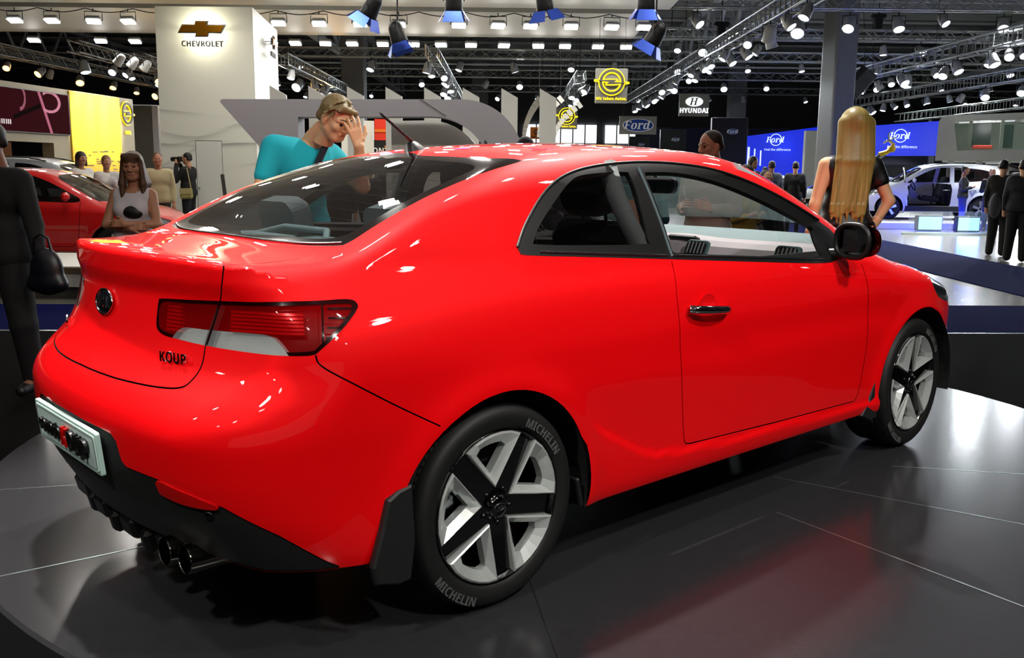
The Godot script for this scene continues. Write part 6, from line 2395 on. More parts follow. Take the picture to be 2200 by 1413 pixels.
	for q in [[1.30, 2.80, 0.55], [2.05, 2.75, 0.36]]:
		b = MB.new()
		b.box(Vector3(q[0], q[1], -2.6), Vector3(q[2], 0.75, 0.1))
		put(b.mesh(), "dark_picture", M.sign_black, p)
	b = MB.new()
	b.box(Vector3(1.35, 2.40, -2.3), Vector3(0.6, 0.12, 0.3), Basis(), 0.03)
	put(b.mesh(), "red_seat", M.banner_red, p)
	for x in [0.45, 1.25, 2.0, 2.6]:
		b = MB.new()
		b.box(Vector3(x, 1.06, -0.5), Vector3(0.20, 1.75, 0.3), Basis(), 0.02)
		put(b.mesh(), "support_post", M.stand_white, p)
	b = MB.new()
	b.box(Vector3(1.4, 3.19, -2.0), Vector3(1.6, 0.03, 0.3), Basis(Vector3.BACK, 0.03))
	put(b.mesh(), "ceiling_light", M.sign_glow, p)
	var l := OmniLight3D.new()
	l.name = "pavilion_light"
	l.light_energy = 1.6
	l.light_size = 0.3
	l.omni_range = 40
	l.omni_attenuation = 2.0
	l.shadow_enabled = true
	add_child(l, true)
	l.position = p.transform * Vector3(1.4, 3.10, -2.0)
	# platform under the white estate car, steps and light box in front of it
	var pf := thing("car_platform", "low pale platform under the white estate car at the right", "platform", hall(12.6, FLOOR_Y, 29.0), YAW)
	b = MB.new()
	b.box(Vector3(0, 0.09, 0), Vector3(5.6, 0.18, 4.6), Basis(), 0.01)
	put(b.mesh(), "platform_body", M.stand_grey, pf)
	for q in [[11.25, 25.9, 0.62, "left glowing blue-white floor light box under the white estate car"], [12.15, 25.6, 0.56, "right glowing blue-white floor light box under the white estate car"]]:
		var lb := thing("floor_light_box", q[3], "lamp", hall(q[0], FLOOR_Y, q[1]), YAW, "blue-white floor light boxes")
		b = MB.new()
		b.box(Vector3(0, 0.22, -0.12), Vector3(q[2] + 0.06, 0.42, 0.22), Basis(), 0.02)
		put(b.mesh(), "box_body", M.sign_black, lb)
		b = MB.new()
		b.box(Vector3(0, 0.22, 0.0), Vector3(q[2], 0.34, 0.03), Basis(), 0.01)
		put(b.mesh(), "lamp_face", M.floor_lamp_blue, lb)
		var al := AreaLight3D.new()
		al.name = "floor_box_beam"
		al.area_size = Vector2(q[2], 0.34)
		al.light_color = Color(0.25, 0.45, 1.0)
		al.light_energy = 3.0
		al.shadow_enabled = true
		add_child(al, true)
		al.look_at_from_position(hall(q[0], FLOOR_Y + 0.24, q[1] - 0.04), hall(q[0], FLOOR_Y + 0.24, q[1] - 1.0))
		var bl := OmniLight3D.new()
		bl.name = "floor_box_glow"
		bl.light_color = Color(0.1, 0.2, 1.0)
		bl.light_energy = 3.0
		bl.light_size = 0.1
		bl.omni_range = 30
		bl.omni_attenuation = 2.0
		bl.shadow_enabled = true
		add_child(bl, true)
		bl.position = hall(q[0], FLOOR_Y + 0.34, q[1] + 0.4)
	var lx := thing("light_box_counter", "long white glowing light box with a grey top at the right edge", "light box", hall(10.65, FLOOR_Y, 19.5), YAW - 0.24)
	b = MB.new()
	b.box(Vector3(0.6, 0.21, 0), Vector3(1.2, 0.42, 6.4), Basis(), 0.01)
	put(b.mesh(), "glowing_body", M.lightbox_white, lx)
	b = MB.new()
	b.box(Vector3(0.55, 0.52, 0), Vector3(1.34, 0.20, 6.6), Basis(), 0.015)
	put(b.mesh(), "top_slab", M.stand_grey, lx)
	var gl := thing("glass_railing", "low clear glass railing in front of the white estate car", "railing", hall(10.6, FLOOR_Y, 24.4), YAW)
	for q in [[0.0, 1.1], [1.25, 1.1]]:
		b = MB.new()
		b.box(Vector3(q[0], 0.30, 0), Vector3(q[1], 0.60, 0.015))
		put(b.mesh(), "glass_pane", M.counter_glass, gl)
	b = MB.new()
	b.box(Vector3(0.6, 0.03, 0), Vector3(2.6, 0.06, 0.08))
	put(b.mesh(), "rail_foot", M.aluminium_strip, gl)
	# yellow robot arm with a small silver figure at its tip
	var r := thing("robot_arm", "yellow robot arm lifting a silver figure before the right blue screen", "robot", hall(13.47, FLOOR_Y, 36.0), YAW)
	r.scale = Vector3.ONE * 1.04
	b = MB.new()
	b.lathe([Vector2(0.22, 0), Vector2(0.22, 0.5), Vector2(0.16, 0.6), Vector2(0.14, 1.75), Vector2(0.0, 1.8)], Vector3(-0.25, 0, 0), Vector3.UP, 16)
	put(b.mesh(), "robot_base", M.stand_dark, r)
	b = MB.new()
	b.tube([Vector3(-0.25, 1.75, 0), Vector3(0.0, 2.0, 0), Vector3(0.25, 2.16, 0)], 0.11, 10, 0.085)
	put(b.mesh(), "lower_arm", M.satin_chrome, r)
	b = MB.new()
	b.tube([Vector3(0.05, 2.12, 0.02), Vector3(0.30, 2.20, 0.02), Vector3(0.50, 2.34, 0.02), Vector3(0.54, 2.52, 0.0)], 0.10, 10, 0.06)
	b.lathe([Vector2(0.11, -0.12), Vector2(0.12, 0), Vector2(0.11, 0.12), Vector2(0, 0.13)], Vector3(0.48, 2.32, 0), Vector3.BACK, 14)
	put(b.mesh(), "upper_arm", M.robot_yellow, r)
	b = MB.new()
	b.tube([Vector3(0.52, 2.52, 0), Vector3(0.38, 2.62, 0), Vector3(0.28, 2.60, 0), Vector3(0.18, 2.52, 0)], 0.06, 8, 0.03)
	b.tube([Vector3(0.38, 2.62, 0), Vector3(0.34, 2.86, 0), Vector3(0.52, 2.98, 0)], 0.04, 8, 0.015)
	b.tube([Vector3(0.38, 2.62, 0), Vector3(0.52, 2.70, 0), Vector3(0.62, 2.72, 0)], 0.04, 8, 0.02)
	put(b.mesh(), "silver_figure", M.chrome, r)
	# daylight through far windows
	for k in 2:
		var r0: float = [0.8, 7.4][k]
		var wn := thing("window_%d" % (k + 1), "", "", hall(r0, 3.4, 79.9), YAW)
		wn.set_meta("kind", "structure")
		for c in (6 if k == 0 else 3):
			b = MB.new()
			b.box(Vector3(0.5 + c * 1.0, 0.75, 0.0), Vector3(0.9, 1.45, 0.04))
			put(b.mesh(), "window_pane", M.window_daylight, wn)
			b = MB.new()
			b.box(Vector3(1.0 + c * 1.0, 0.75, 0.03), Vector3(0.09, 1.6, 0.08))
			put(b.mesh(), "mullion", M.stand_dark, wn)

# ---------- other cars: plainer bodies made the same way
func plain_shape(kind: String) -> BodyShape:
	var s := BodyShape.new()
	s.detail = false
	s.lip_k = 0.06
	match kind:
		"hatch":
			s.top = Curve1.new([-2.1, 1.12, -1.95, 1.20, -1.8, 1.30, -1.55, 1.40, -1.2, 1.455, -0.6, 1.475, -0.1, 1.465, 0.25, 1.41, 0.6, 1.27, 0.95, 1.10, 1.15, 1.01, 1.3, 0.965, 1.6, 0.905, 1.85, 0.82, 2.05, 0.72, 2.3, 0.6], 0.04)
			s.rear = Curve1.new([0.15, -1.85, 0.3, -1.98, 0.5, -2.03, 0.7, -2.02, 0.95, -1.97, 1.1, -1.93, 1.5, -1.8], 0.02)
			s.side = Curve1.new([0.15, 0.76, 0.21, 0.82, 0.28, 0.85, 0.45, 0.86, 0.65, 0.868, 0.8, 0.862, 0.9, 0.845, 0.98, 0.81, 1.1, 0.765, 1.25, 0.69, 1.45, 0.58], 0.02)
		"estate":
			s.top = Curve1.new([-2.3, 1.35, -2.15, 1.50, -1.9, 1.59, -1.5, 1.635, -0.8, 1.66, -0.2, 1.65, 0.15, 1.60, 0.5, 1.46, 0.85, 1.27, 1.1, 1.13, 1.25, 1.08, 1.6, 1.03, 1.9, 0.94, 2.1, 0.83, 2.3, 0.7], 0.05)
			s.rear = Curve1.new([0.15, -2.0, 0.3, -2.14, 0.5, -2.2, 0.75, -2.19, 0.95, -2.14, 1.15, -2.08, 1.6, -1.84], 0.02)
			s.side = Curve1.new([0.15, 0.78, 0.24, 0.84, 0.32, 0.87, 0.5, 0.88, 0.72, 0.89, 0.9, 0.885, 1.02, 0.86, 1.1, 0.825, 1.25, 0.765, 1.45, 0.68, 1.65, 0.58], 0.02)
			s.wheel_y = 0.345
			s.flare_r = 0.40
	s.crown = Curve1.new([-2.3, 0.10, 0.3, 0.10, 0.8, 0.16, 1.3, 0.10, 2.3, 0.12], 0.05)
	s.front = Curve1.new([0.15, 1.90, 0.25, 2.03, 0.4, 2.12, 0.6, 2.13, 0.75, 2.08, 0.9, 1.95, 1.0, 1.8, 1.4, 1.3], 0.02)
	s.taper = Curve1.new([-2.3, 0.15, -2.0, 0.07, -1.7, 0.02, -1.4, 0, 1.3, 0, 1.55, 0.02, 1.8, 0.07, 2.0, 0.14, 2.3, 0.3], 0.08)
	s.inset = Curve1.new([-2.3, 0.06, -1.75, 0.03, -1.3, 0.0, 0.2, 0.0, 0.6, 0.03, 1.2, 0.09, 2.3, 0.1], 0.08)
	s.sill = Curve1.new([-1, 0.3, 1, 0.3])
	s.rear_high = 0.22
	s.axle_r = -1.30
	s.axle_f = 1.30
	return s

func plain_wheel(w: Node3D, R: float, m: Material) -> void:
	var tb := MB.new()
	tb.lathe([Vector2(R * 0.66, -0.19), Vector2(R * 0.95, -0.20), Vector2(R, -0.17), Vector2(R, -0.03), Vector2(R * 0.95, 0.0), Vector2(R * 0.8, 0.01), Vector2(R * 0.69, 0.0)], Vector3.ZERO, Vector3.BACK, 40)
	put(tb.mesh(), "tyre", M.tyre_rubber, w)
	var rb := MB.new()
	rb.lathe([Vector2(R * 0.70, 0.0), Vector2(R * 0.67, 0.003), Vector2(R * 0.62, -0.05), Vector2(0.0, -0.06)], Vector3.ZERO, Vector3.BACK, 32)
	put(rb.mesh(), "rim", M.dark_metal, w)
	for k in 5:
		var sp := MB.new()
		sp.prism(PackedVector2Array([Vector2(0.03, -0.03), Vector2(R * 0.66, -0.045), Vector2(R * 0.66, 0.045), Vector2(0.03, 0.03)]), Vector3(0, 0, -0.035), Vector3.RIGHT, Vector3.UP, 0.03, 0.006)
		put(sp.mesh(), "spoke", m, w, Vector3.ZERO, Basis(Vector3.BACK, TAU * k / 5 + 0.3))

func build_plain_car(called: String, label: String, kind: String, paint: Material, at: Vector3, turn: float, open_door := false, lit := false, tailgate := false) -> Node3D:
	var car := thing(called, label, "car", at, turn)
	var sh := plain_shape(kind)
	var high := kind == "estate"
	var full := sh.skin(30, 110, 26, 72)
	var wy := sh.wheel_y
	var ar := 0.345 if not high else 0.385
	full = full.cut(circle2(Vector2(0.20, wy), ar + 0.01, 40))[1]
	full = full.cut(circle2(Vector2(2.80, wy), ar + 0.01, 40))[1]
	full = full.cut(PackedVector2Array([Vector2(-1.5, -0.5), Vector2(-1.5, 0.24), Vector2(4.6, 0.24), Vector2(4.6, -0.5)]))[1]
	var parts: Array
	var dlo: PackedVector2Array
	if not high: dlo = smooth_loop([Vector2(-0.10, 1.13), Vector2(0.15, 1.28), Vector2(0.5, 1.37), Vector2(1.0, 1.395), Vector2(1.45, 1.375), Vector2(1.8, 1.27), Vector2(2.15, 1.10), Vector2(2.28, 1.02), Vector2(2.2, 0.97), Vector2(1.5, 0.99), Vector2(0.6, 1.03), Vector2(0.0, 1.08)], 3)
	else: dlo = smooth_loop([Vector2(-0.22, 1.28), Vector2(-0.05, 1.42), Vector2(0.3, 1.50), Vector2(0.9, 1.545), Vector2(1.35, 1.53), Vector2(1.7, 1.43), Vector2(2.1, 1.23), Vector2(2.3, 1.10), Vector2(2.2, 1.07), Vector2(1.4, 1.09), Vector2(0.5, 1.13), Vector2(-0.1, 1.20)], 3)
	parts = full.cut(dlo, 1, Vector3.BACK, 0.25)
	var glass: Panel3 = parts[0]
	full = parts[1]
	var px := 0.62 if not high else 0.66
	var pillars: Array = glass.cut(PackedVector2Array([Vector2(px + 0.36, 0.8), Vector2(px + 0.30, 1.7), Vector2(px + 0.42, 1.7), Vector2(px + 0.48, 0.8)]))
	glass = pillars[1]
	var wind := PackedVector2Array([Vector2(0.34, -0.02), Vector2(0.34, 0.45), Vector2(0.42, 0.58), Vector2(0.75, 0.63), Vector2(1.05, 0.68), Vector2(1.12, 0.55), Vector2(1.18, -0.02)])
	parts = full.cut(wind, 2, Vector3(0.5, 0.85, 0), 0.6)
	var ws: Panel3 = parts[0]
	full = parts[1]
	var rear := PackedVector2Array([Vector2(-1.28, 1.5 if high else 1.36), Vector2(-0.62, 1.48 if high else 1.33), Vector2(-0.58, 1.15 if high else 1.08), Vector2(-1.28, 1.13 if high else 1.06)])
	parts = full.cut(rear, 1, Vector3.LEFT, 0.4)
	var rg: Panel3 = parts[0]
	full = parts[1]
	var hl := smooth_loop([Vector2(2.98, 0.84 if not high else 0.92), Vector2(3.3, 0.80 if not high else 0.88), Vector2(3.75, 0.68 if not high else 0.74), Vector2(3.7, 0.60 if not high else 0.66), Vector2(3.3, 0.66 if not high else 0.72), Vector2(3.05, 0.74 if not high else 0.80)], 3)
	parts = full.cut(hl)
	var head: Panel3 = parts[0]
	full = parts[1]
	var grille := smooth_loop([Vector2(3.85, 0.70), Vector2(4.3, 0.72), Vector2(4.3, 0.60), Vector2(3.9, 0.58)], 3)
	parts = full.cut(grille)
	var gr: Panel3 = parts[0]
	full = parts[1]
	var tl := smooth_loop([Vector2(-0.20, 1.02), Vector2(-0.55, 1.06), Vector2(-0.62, 0.96), Vector2(-0.55, 0.90), Vector2(-0.3, 0.95)], 3) if high else smooth_loop([Vector2(-0.3, 1.0), Vector2(-0.55, 1.0), Vector2(-0.55, 0.8), Vector2(-0.35, 0.82)], 3)
	parts = full.cut(tl)
	var tail: Panel3 = parts[0]
	full = parts[1]
	var door_line := PackedVector2Array([Vector2(1.10, 1.06 if high else 0.99), Vector2(1.06, 0.9), Vector2(1.08, 0.5), Vector2(1.14, 0.32), Vector2(2.18, 0.32), Vector2(2.28, 0.42), Vector2(2.32, 0.8), Vector2(2.30, 0.98)])
	var rear_door := PackedVector2Array([Vector2(1.10, 0.40), Vector2(0.62, 0.42), Vector2(0.48, 0.75), Vector2(0.28, 0.85), Vector2(0.22, 1.02)])
	var door_poly := door_line.duplicate()
	door_poly.append(Vector2(2.2, 1.075 if high else 0.975))
	door_poly.append(Vector2(1.5, 1.082 if high else 0.988))
	var backing := Panel3.new()
	for g in [door_line, rear_door]:
		backing.join(full.cut(line_strip(g, 0.02), 1, Vector3.BACK, 0.2)[0].moved(-0.012))
		full = full.cut(line_strip(g, 0.004), 1, Vector3.BACK, 0.2)[1]
	put(backing.to_mb(0).mesh(), "panel_gap_seal", M.matte_black, car)
	if open_door:
		parts = full.cut(door_poly, 1, Vector3.BACK, 0.2)
		var dsk: Panel3 = parts[0]
		full = parts[1]
		# this side's body keeps the opening; the other side keeps its door
		put(full.packed().to_mb(0).mesh(), "body_shell", paint, car)
		put(dsk.to_mb(1).mesh(), "closed_door", paint, car)
		# the near (left) door swung out about its front edge
		var hinge := Vector3(0.80, 0.0, -0.87)
		var d := Node3D.new()
		d.name = "open_door"
		car.add_child(d, true)
		d.transform = Transform3D(Basis(), hinge) * Transform3D(Basis(Vector3.UP, 1.25), Vector3.ZERO) * Transform3D(Basis(), -hinge)
		put(dsk.shell(0.0, -0.07, -1).mesh(), "door_panel", paint, d)
		var fr := MB.new()
		var fp := []
		for q in [Vector2(1.12, 1.09), Vector2(1.13, 1.50), Vector2(1.35, 1.52), Vector2(1.7, 1.42), Vector2(2.1, 1.23), Vector2(2.28, 1.10)]:
			fp.append(Vector3(q.x - 1.5, q.y, -sh.zs(q.x - 1.5, q.y)))
		fr.tube(fp, 0.02, 6)
		put(fr.mesh(), "door_window_frame", M.satin_black, d)
		var tr := MB.new()
		tr.box(Vector3(0.2, 0.68, -0.76), Vector3(0.95, 0.6, 0.03), Basis(), 0.01)
		put(tr.mesh(), "door_card", M.seat_dark, d)
		# what shows in the opening: a dark cabin with a seat and a wheel
		var seat := seat_mesh(0.5, 0.62, 0.3)
		put(seat.mesh(), "front_seat", M.seat_dark, car, Vector3(0.05, 0.62, -0.38))
		var sw := MB.new()
		var ring := []
		for k in 21: ring.append(Vector3(0.55, 1.03, -0.38) + Basis(Vector3.BACK, -0.45) * Vector3(0, sin(TAU * k / 20) * 0.18, cos(TAU * k / 20) * 0.18))
		sw.tube(ring, 0.016, 6)
		put(sw.mesh(), "steering_wheel", M.satin_black, car)
		var glow_ := MB.new()
		glow_.box(Vector3(0.0, 0.40, -0.80), Vector3(0.34, 0.025, 0.04), Basis(), 0.006)
		put(glow_.mesh(), "sill_light", M.screen_white, car)
	else:
		put(full.packed().to_mb(0).mesh(), "body_shell", paint, car)
	for s in [1, -1]:
		if open_door and s == -1:
			var rest: Panel3 = glass.cut(PackedVector2Array([Vector2(1.05, 0.8), Vector2(1.05, 1.8), Vector2(2.5, 1.8), Vector2(2.5, 0.8)]))[1]
			put(rest.to_mb(s).mesh(), "side_window", M.car_window, car)
		else:
			put(glass.to_mb(s).mesh(), "side_window", M.car_window, car)
		put(pillars[0].to_mb(s).mesh(), "door_pillar", M.gloss_black if not high else paint, car)
		put(head.moved(-0.004).to_mb(s).mesh(), "headlamp", M.lamp_reflector, car)
		put(tail.to_mb(s).mesh(), "tail_lamp", M.tail_glow if lit else M.lamp_red_inner, car)
		var mir := MB.new()
		mir.box(Vector3(0.66, 1.06 if not high else 1.16, 0.95 * s), Vector3(0.10, 0.13, 0.20), Basis(Vector3.UP, 0.2 * s), 0.04)
		put(mir.mesh(), "door_mirror", paint, car)
		var hd := MB.new()
		for x in ([-0.32, 0.62] if false else [-0.28, -1.02]):
			hd.tube([Vector3(x - 0.1, 0.88, 0.882 * s), Vector3(x, 0.885, 0.91 * s), Vector3(x + 0.1, 0.88, 0.882 * s)], 0.013, 6)
		put(hd.mesh(), "door_handles", M.satin_chrome, car)
		for ax in [-1.30, 1.30]:
			var w := Node3D.new()
			w.name = "wheel"
			car.add_child(w, true)
			w.transform = Transform3D(Basis(Vector3.UP, 0.0 if s == 1 else PI), Vector3(ax, wy, 0.845 * s))
			plain_wheel(w, wy, M.wheel_silver)
			var ho := MB.new()
			ho.lathe([Vector2(ar + 0.012, -0.0), Vector2(ar + 0.012, -0.28), Vector2(0.1, -0.28)], Vector3(ax, wy, 0.87 * s), Vector3(0, 0, s), 30, [1])
			var keep := MB.new()
			for t in range(0, ho.idx.size(), 3):
				if (ho.v[ho.idx[t]].y + ho.v[ho.idx[t + 1]].y + ho.v[ho.idx[t + 2]].y) / 3.0 > 0.27: keep.tri(ho.v[ho.idx[t]], ho.v[ho.idx[t + 1]], ho.v[ho.idx[t + 2]])
			put(keep.mesh(), "wheel_housing", M.matte_black, car)
		if high:
			var rl := MB.new()
			var rp := []
			for k in 11:
				var x := lerpf(-1.75, 0.15, k / 10.0)
				rp.append(Vector3(x, sh.top.at(x) - sh.crown.at(x) * 0.34 + 0.015 + 0.02 * sin(PI * k / 10.0), 0.585 * s))
			rl.tube(rp, 0.016, 6)
			put(rl.mesh(), "roof_rail", M.satin_chrome, car)
			var cl := MB.new()
			cl.box(Vector3(0.0, 0.335, 0.868 * s), Vector3(1.72, 0.17, 0.03), Basis(), 0.012)
			put(cl.mesh(), "sill_cladding", M.grained_plastic, car)
	put(ws.to_mb(0).mesh(), "windscreen", M.car_windscreen, car)
	put(rg.to_mb(0).mesh(), "rear_window", M.car_window, car)
	put(gr.moved(-0.006).to_mb(0).mesh(), "grille", M.satin_black, car)
	var fp2 := MB.new()
	fp2.box(Vector3(0, 0.30, 0), Vector3(1.9, 0.10, 1.56), Basis(), 0.02)
	fp2.box(Vector3(-1.4, 0.32, 0), Vector3(0.9, 0.08, 1.05), Basis(), 0.02)
	fp2.box(Vector3(1.45, 0.32, 0), Vector3(0.8, 0.08, 1.05), Basis(), 0.02)
	fp2.box(Vector3(0.82, 0.78, 0), Vector3(0.25, 0.5, 1.4), Basis(), 0.05)
	fp2.box(Vector3(-0.75, 0.7, 0), Vector3(0.6, 0.65, 1.3), Basis(), 0.08)
	put(fp2.mesh(), "cabin_floor", M.matte_black, car)
	if tailgate:
		var tg := MB.new()
		tg.box(Vector3(-2.25, 1.78, 0), Vector3(0.75, 0.08, 1.2), Basis(Vector3.BACK, -0.25), 0.03)
		put(tg.mesh(), "open_tailgate", paint, car)
	return car

func build_other_cars() -> void:
	for q in [["car_red_dark", Color(0.80, 0.012, 0.03)], ["car_white", Color(0.86, 0.87, 0.87)], ["car_silver", Color(0.62, 0.64, 0.66)], ["car_black", Color(0.02, 0.02, 0.022)]]:
		var m := mat(q[0], q[1], 0.4)
		m.clearcoat_enabled = true
		m.clearcoat = 1.0
		m.clearcoat_roughness = 0.03
	pane("car_window", Color(0.02, 0.025, 0.025), 0.72)
	pane("car_windscreen", Color(0.05, 0.06, 0.06), 0.35)
	build_plain_car("hatchback", "red hatchback facing right behind the woman with folded arms", "hatch", M.car_red_dark, hall(-7.25, FLOOR_Y, 15.1), YAW + 0.0)
	build_plain_car("estate_car", "silver-white estate car behind the red hatchback, by the yellow wall", "estate", M.car_silver, hall(-9.0, FLOOR_Y, 18.9), YAW + 0.0)
	build_plain_car("estate_car", "white estate car with its front door open and tail lamp lit, right", "estate", M.car_white, hall(12.55, FLOOR_Y + 0.18, 29.3), YAW + PI - 0.12, true, true)
	build_plain_car("hatchback", "white hatchback behind the open-door estate car, right", "hatch", M.car_white, hall(11.1, FLOOR_Y, 32.6), YAW + PI - 0.1)
	build_plain_car("estate_car", "black car with raised tailgate at the right edge", "estate", M.car_black, hall(17.75, FLOOR_Y, 30.6), YAW, false, false, true)
	build_plain_car("hatchback", "small white car far behind the blonde woman's left side", "hatch", M.car_white, hall(9.0, FLOOR_Y, 38.0), YAW + PI - 0.5)

# ---------- people: joints with radii, joined as one smooth field and meshed as surface nets
class Field3:
	var lo: Vector3
	var cell: float
	var nx: int
	var ny: int
	var nz: int
	var d := PackedFloat32Array()
	func _init(a: Vector3, b: Vector3, c: float) -> void:
		lo = a
		cell = c
		nx = int(ceil((b.x - a.x) / c)) + 2
		ny = int(ceil((b.y - a.y) / c)) + 2
		nz = int(ceil((b.z - a.z) / c)) + 2
		d.resize(nx * ny * nz)
		d.fill(0.3)
	func _blend(i: int, v: float, k: float) -> void:
		var o := d[i]
		var h := k - absf(o - v)
		d[i] = minf(o, v) - (h * h / k * 0.25 if h > 0 else 0.0)
	func capsule(a: Vector3, b: Vector3, ra: float, rb: float, k := 0.02) -> void:
		var m := maxf(ra, rb) + k + cell * 1.6
		var p0 := a.min(b) - Vector3.ONE * m
		var p1 := a.max(b) + Vector3.ONE * m
		var ba := b - a
		var l2 := maxf(ba.length_squared(), 1e-9)
		var x0 := maxi(0, int((p0.x - lo.x) / cell))
		var x1 := mini(nx - 1, int((p1.x - lo.x) / cell) + 1)
		var y0 := maxi(0, int((p0.y - lo.y) / cell))
		var y1 := mini(ny - 1, int((p1.y - lo.y) / cell) + 1)
		var z0 := maxi(0, int((p0.z - lo.z) / cell))
		var z1 := mini(nz - 1, int((p1.z - lo.z) / cell) + 1)
		for z in range(z0, z1 + 1):
			for y in range(y0, y1 + 1):
				var row := (z * ny + y) * nx
				for x in range(x0, x1 + 1):
					var pa := lo + Vector3(x, y, z) * cell - a
					var t := clampf(pa.dot(ba) / l2, 0.0, 1.0)
					var v := (pa - ba * t).length() - ra - (rb - ra) * t
					var i := row + x
					var o := d[i]
					var h := k - absf(o - v)
					d[i] = minf(o, v) - (h * h / k * 0.25 if h > 0 else 0.0)
	func ellipsoid(c: Vector3, r: Vector3, t := Basis(), k := 0.02) -> void:
		var m := maxf(r.x, maxf(r.y, r.z)) + k + cell * 1.6
		var inv := t.inverse()
		var x0 := maxi(0, int((c.x - m - lo.x) / cell))
		var x1 := mini(nx - 1, int((c.x + m - lo.x) / cell) + 1)
		var y0 := maxi(0, int((c.y - m - lo.y) / cell))
		var y1 := mini(ny - 1, int((c.y + m - lo.y) / cell) + 1)
		var z0 := maxi(0, int((c.z - m - lo.z) / cell))
		var z1 := mini(nz - 1, int((c.z + m - lo.z) / cell) + 1)
		for z in range(z0, z1 + 1):
			for y in range(y0, y1 + 1):
				var row := (z * ny + y) * nx
				for x in range(x0, x1 + 1):
					var p := inv * (lo + Vector3(x, y, z) * cell - c)
					var k0 := (p / r).length()
					var k1 := (p / (r * r)).length()
					var v := k0 * (k0 - 1.0) / maxf(k1, 1e-6)
					var i := row + x
					var o := d[i]
					var h := k - absf(o - v)
					d[i] = minf(o, v) - (h * h / k * 0.25 if h > 0 else 0.0)
	# bore a round channel
	func carve(a: Vector3, b: Vector3, r: float) -> void:
		var ba := b - a
		var l2 := maxf(ba.length_squared(), 1e-9)
		var m := r + cell * 3.0
		var p0 := (a.min(b) - Vector3.ONE * m - lo) / cell
		var p1 := (a.max(b) + Vector3.ONE * m - lo) / cell
		for z in range(maxi(0, int(p0.z)), mini(nz - 1, int(p1.z)) + 1):
			for y in range(maxi(0, int(p0.y)), mini(ny - 1, int(p1.y)) + 1):
				for x in range(maxi(0, int(p0.x)), mini(nx - 1, int(p1.x)) + 1):
					var i := (z * ny + y) * nx + x
					var pa := lo + Vector3(x, y, z) * cell - a
					d[i] = maxf(d[i], r - (pa - ba * clampf(pa.dot(ba) / l2, 0.0, 1.0)).length())
	# take away what lies on the far side of a plane
	func keep(n: Vector3, at: Vector3) -> void:
		for z in nz:
			for y in ny:
				for x in nx:
					var i := (z * ny + y) * nx + x
					d[i] = maxf(d[i], (lo + Vector3(x, y, z) * cell - at).dot(n))
	func mesh(xf := Transform3D()) -> MB:
		var b := MB.new()
		var id := PackedInt32Array()
		id.resize(nx * ny * nz)
		id.fill(-1)
		var off := [0, 1, nx, nx + 1, nx * ny, nx * ny + 1, nx * ny + nx, nx * ny + nx + 1]
		var ed := [[0, 1], [2, 3], [4, 5], [6, 7], [0, 2], [1, 3], [4, 6], [5, 7], [0, 4], [1, 5], [2, 6], [3, 7]]
		var sy := nx
		var sz := nx * ny
		for z in nz - 1:
			for y in ny - 1:
				var row := (z * ny + y) * nx
				for x in nx - 1:
					var i := row + x
					var s := d[i] < 0
					if (d[i + 1] < 0) == s and (d[i + sy] < 0) == s and (d[i + sy + 1] < 0) == s and (d[i + sz] < 0) == s and (d[i + sz + 1] < 0) == s and (d[i + sz + sy] < 0) == s and (d[i + sz + sy + 1] < 0) == s: continue
					var acc := Vector3.ZERO
					var c := 0
					for e in ed:
						var a0: float = d[i + off[e[0]]]
						var a1: float = d[i + off[e[1]]]
						if (a0 < 0) == (a1 < 0): continue
						var t := a0 / (a0 - a1)
						var p0 := Vector3(e[0] & 1, (e[0] >> 1) & 1, e[0] >> 2)
						var p1 := Vector3(e[1] & 1, (e[1] >> 1) & 1, e[1] >> 2)
						acc += p0.lerp(p1, t)
						c += 1
					id[i] = b.v.size()
					var g := Vector3(d[i + 1] - d[i] + d[i + sy + 1] - d[i + sy] + d[i + sz + 1] - d[i + sz] + d[i + sz + sy + 1] - d[i + sz + sy], d[i + sy] - d[i] + d[i + sy + 1] - d[i + 1] + d[i + sz + sy] - d[i + sz] + d[i + sz + sy + 1] - d[i + sz + 1], d[i + sz] - d[i] + d[i + sz + 1] - d[i + 1] + d[i + sz + sy] - d[i + sy] + d[i + sz + sy + 1] - d[i + sy + 1])
					b.v.append(xf * (lo + (Vector3(x, y, z) + acc / c) * cell))
					b.n.append((xf.basis * g).normalized())
		for z in range(1, nz - 1):
			for y in range(1, ny - 1):
				var row := (z * ny + y) * nx
				for x in range(1, nx - 1):
					var i := row + x
					if id[i] < 0 and id[i - 1] < 0 and id[i - sy] < 0 and id[i - sz] < 0: continue
					var s := d[i] < 0
					if (d[i + 1] < 0) != s: _quad(b, id[i], id[i - sy], id[i - sy - sz], id[i - sz], s)
					if (d[i + sy] < 0) != s: _quad(b, id[i], id[i - sz], id[i - sz - 1], id[i - 1], s)
					if (d[i + sz] < 0) != s: _quad(b, id[i], id[i - 1], id[i - 1 - sy], id[i - sy], s)
		return b
	func _quad(b: MB, p: int, q: int, r: int, s: int, flip: bool) -> void:
		if p < 0 or q < 0 or r < 0 or s < 0: return
		if flip: b.idx.append_array([p, r, q, p, s, r])
		else: b.idx.append_array([p, q, r, p, r, s])

var cloth_cache := {}

func cloth(c: Color, rough := 0.85) -> Material:
	var key := "%s_%.2f" % [c.to_html(), rough]
	if not cloth_cache.has(key):
		var m := mat("cloth_" + c.to_html(false), c, rough)
		m.rim_enabled = rough > 0.7 and c.get_luminance() > 0.15
		m.rim = 0.25
		cloth_cache[key] = m
	return cloth_cache[key]

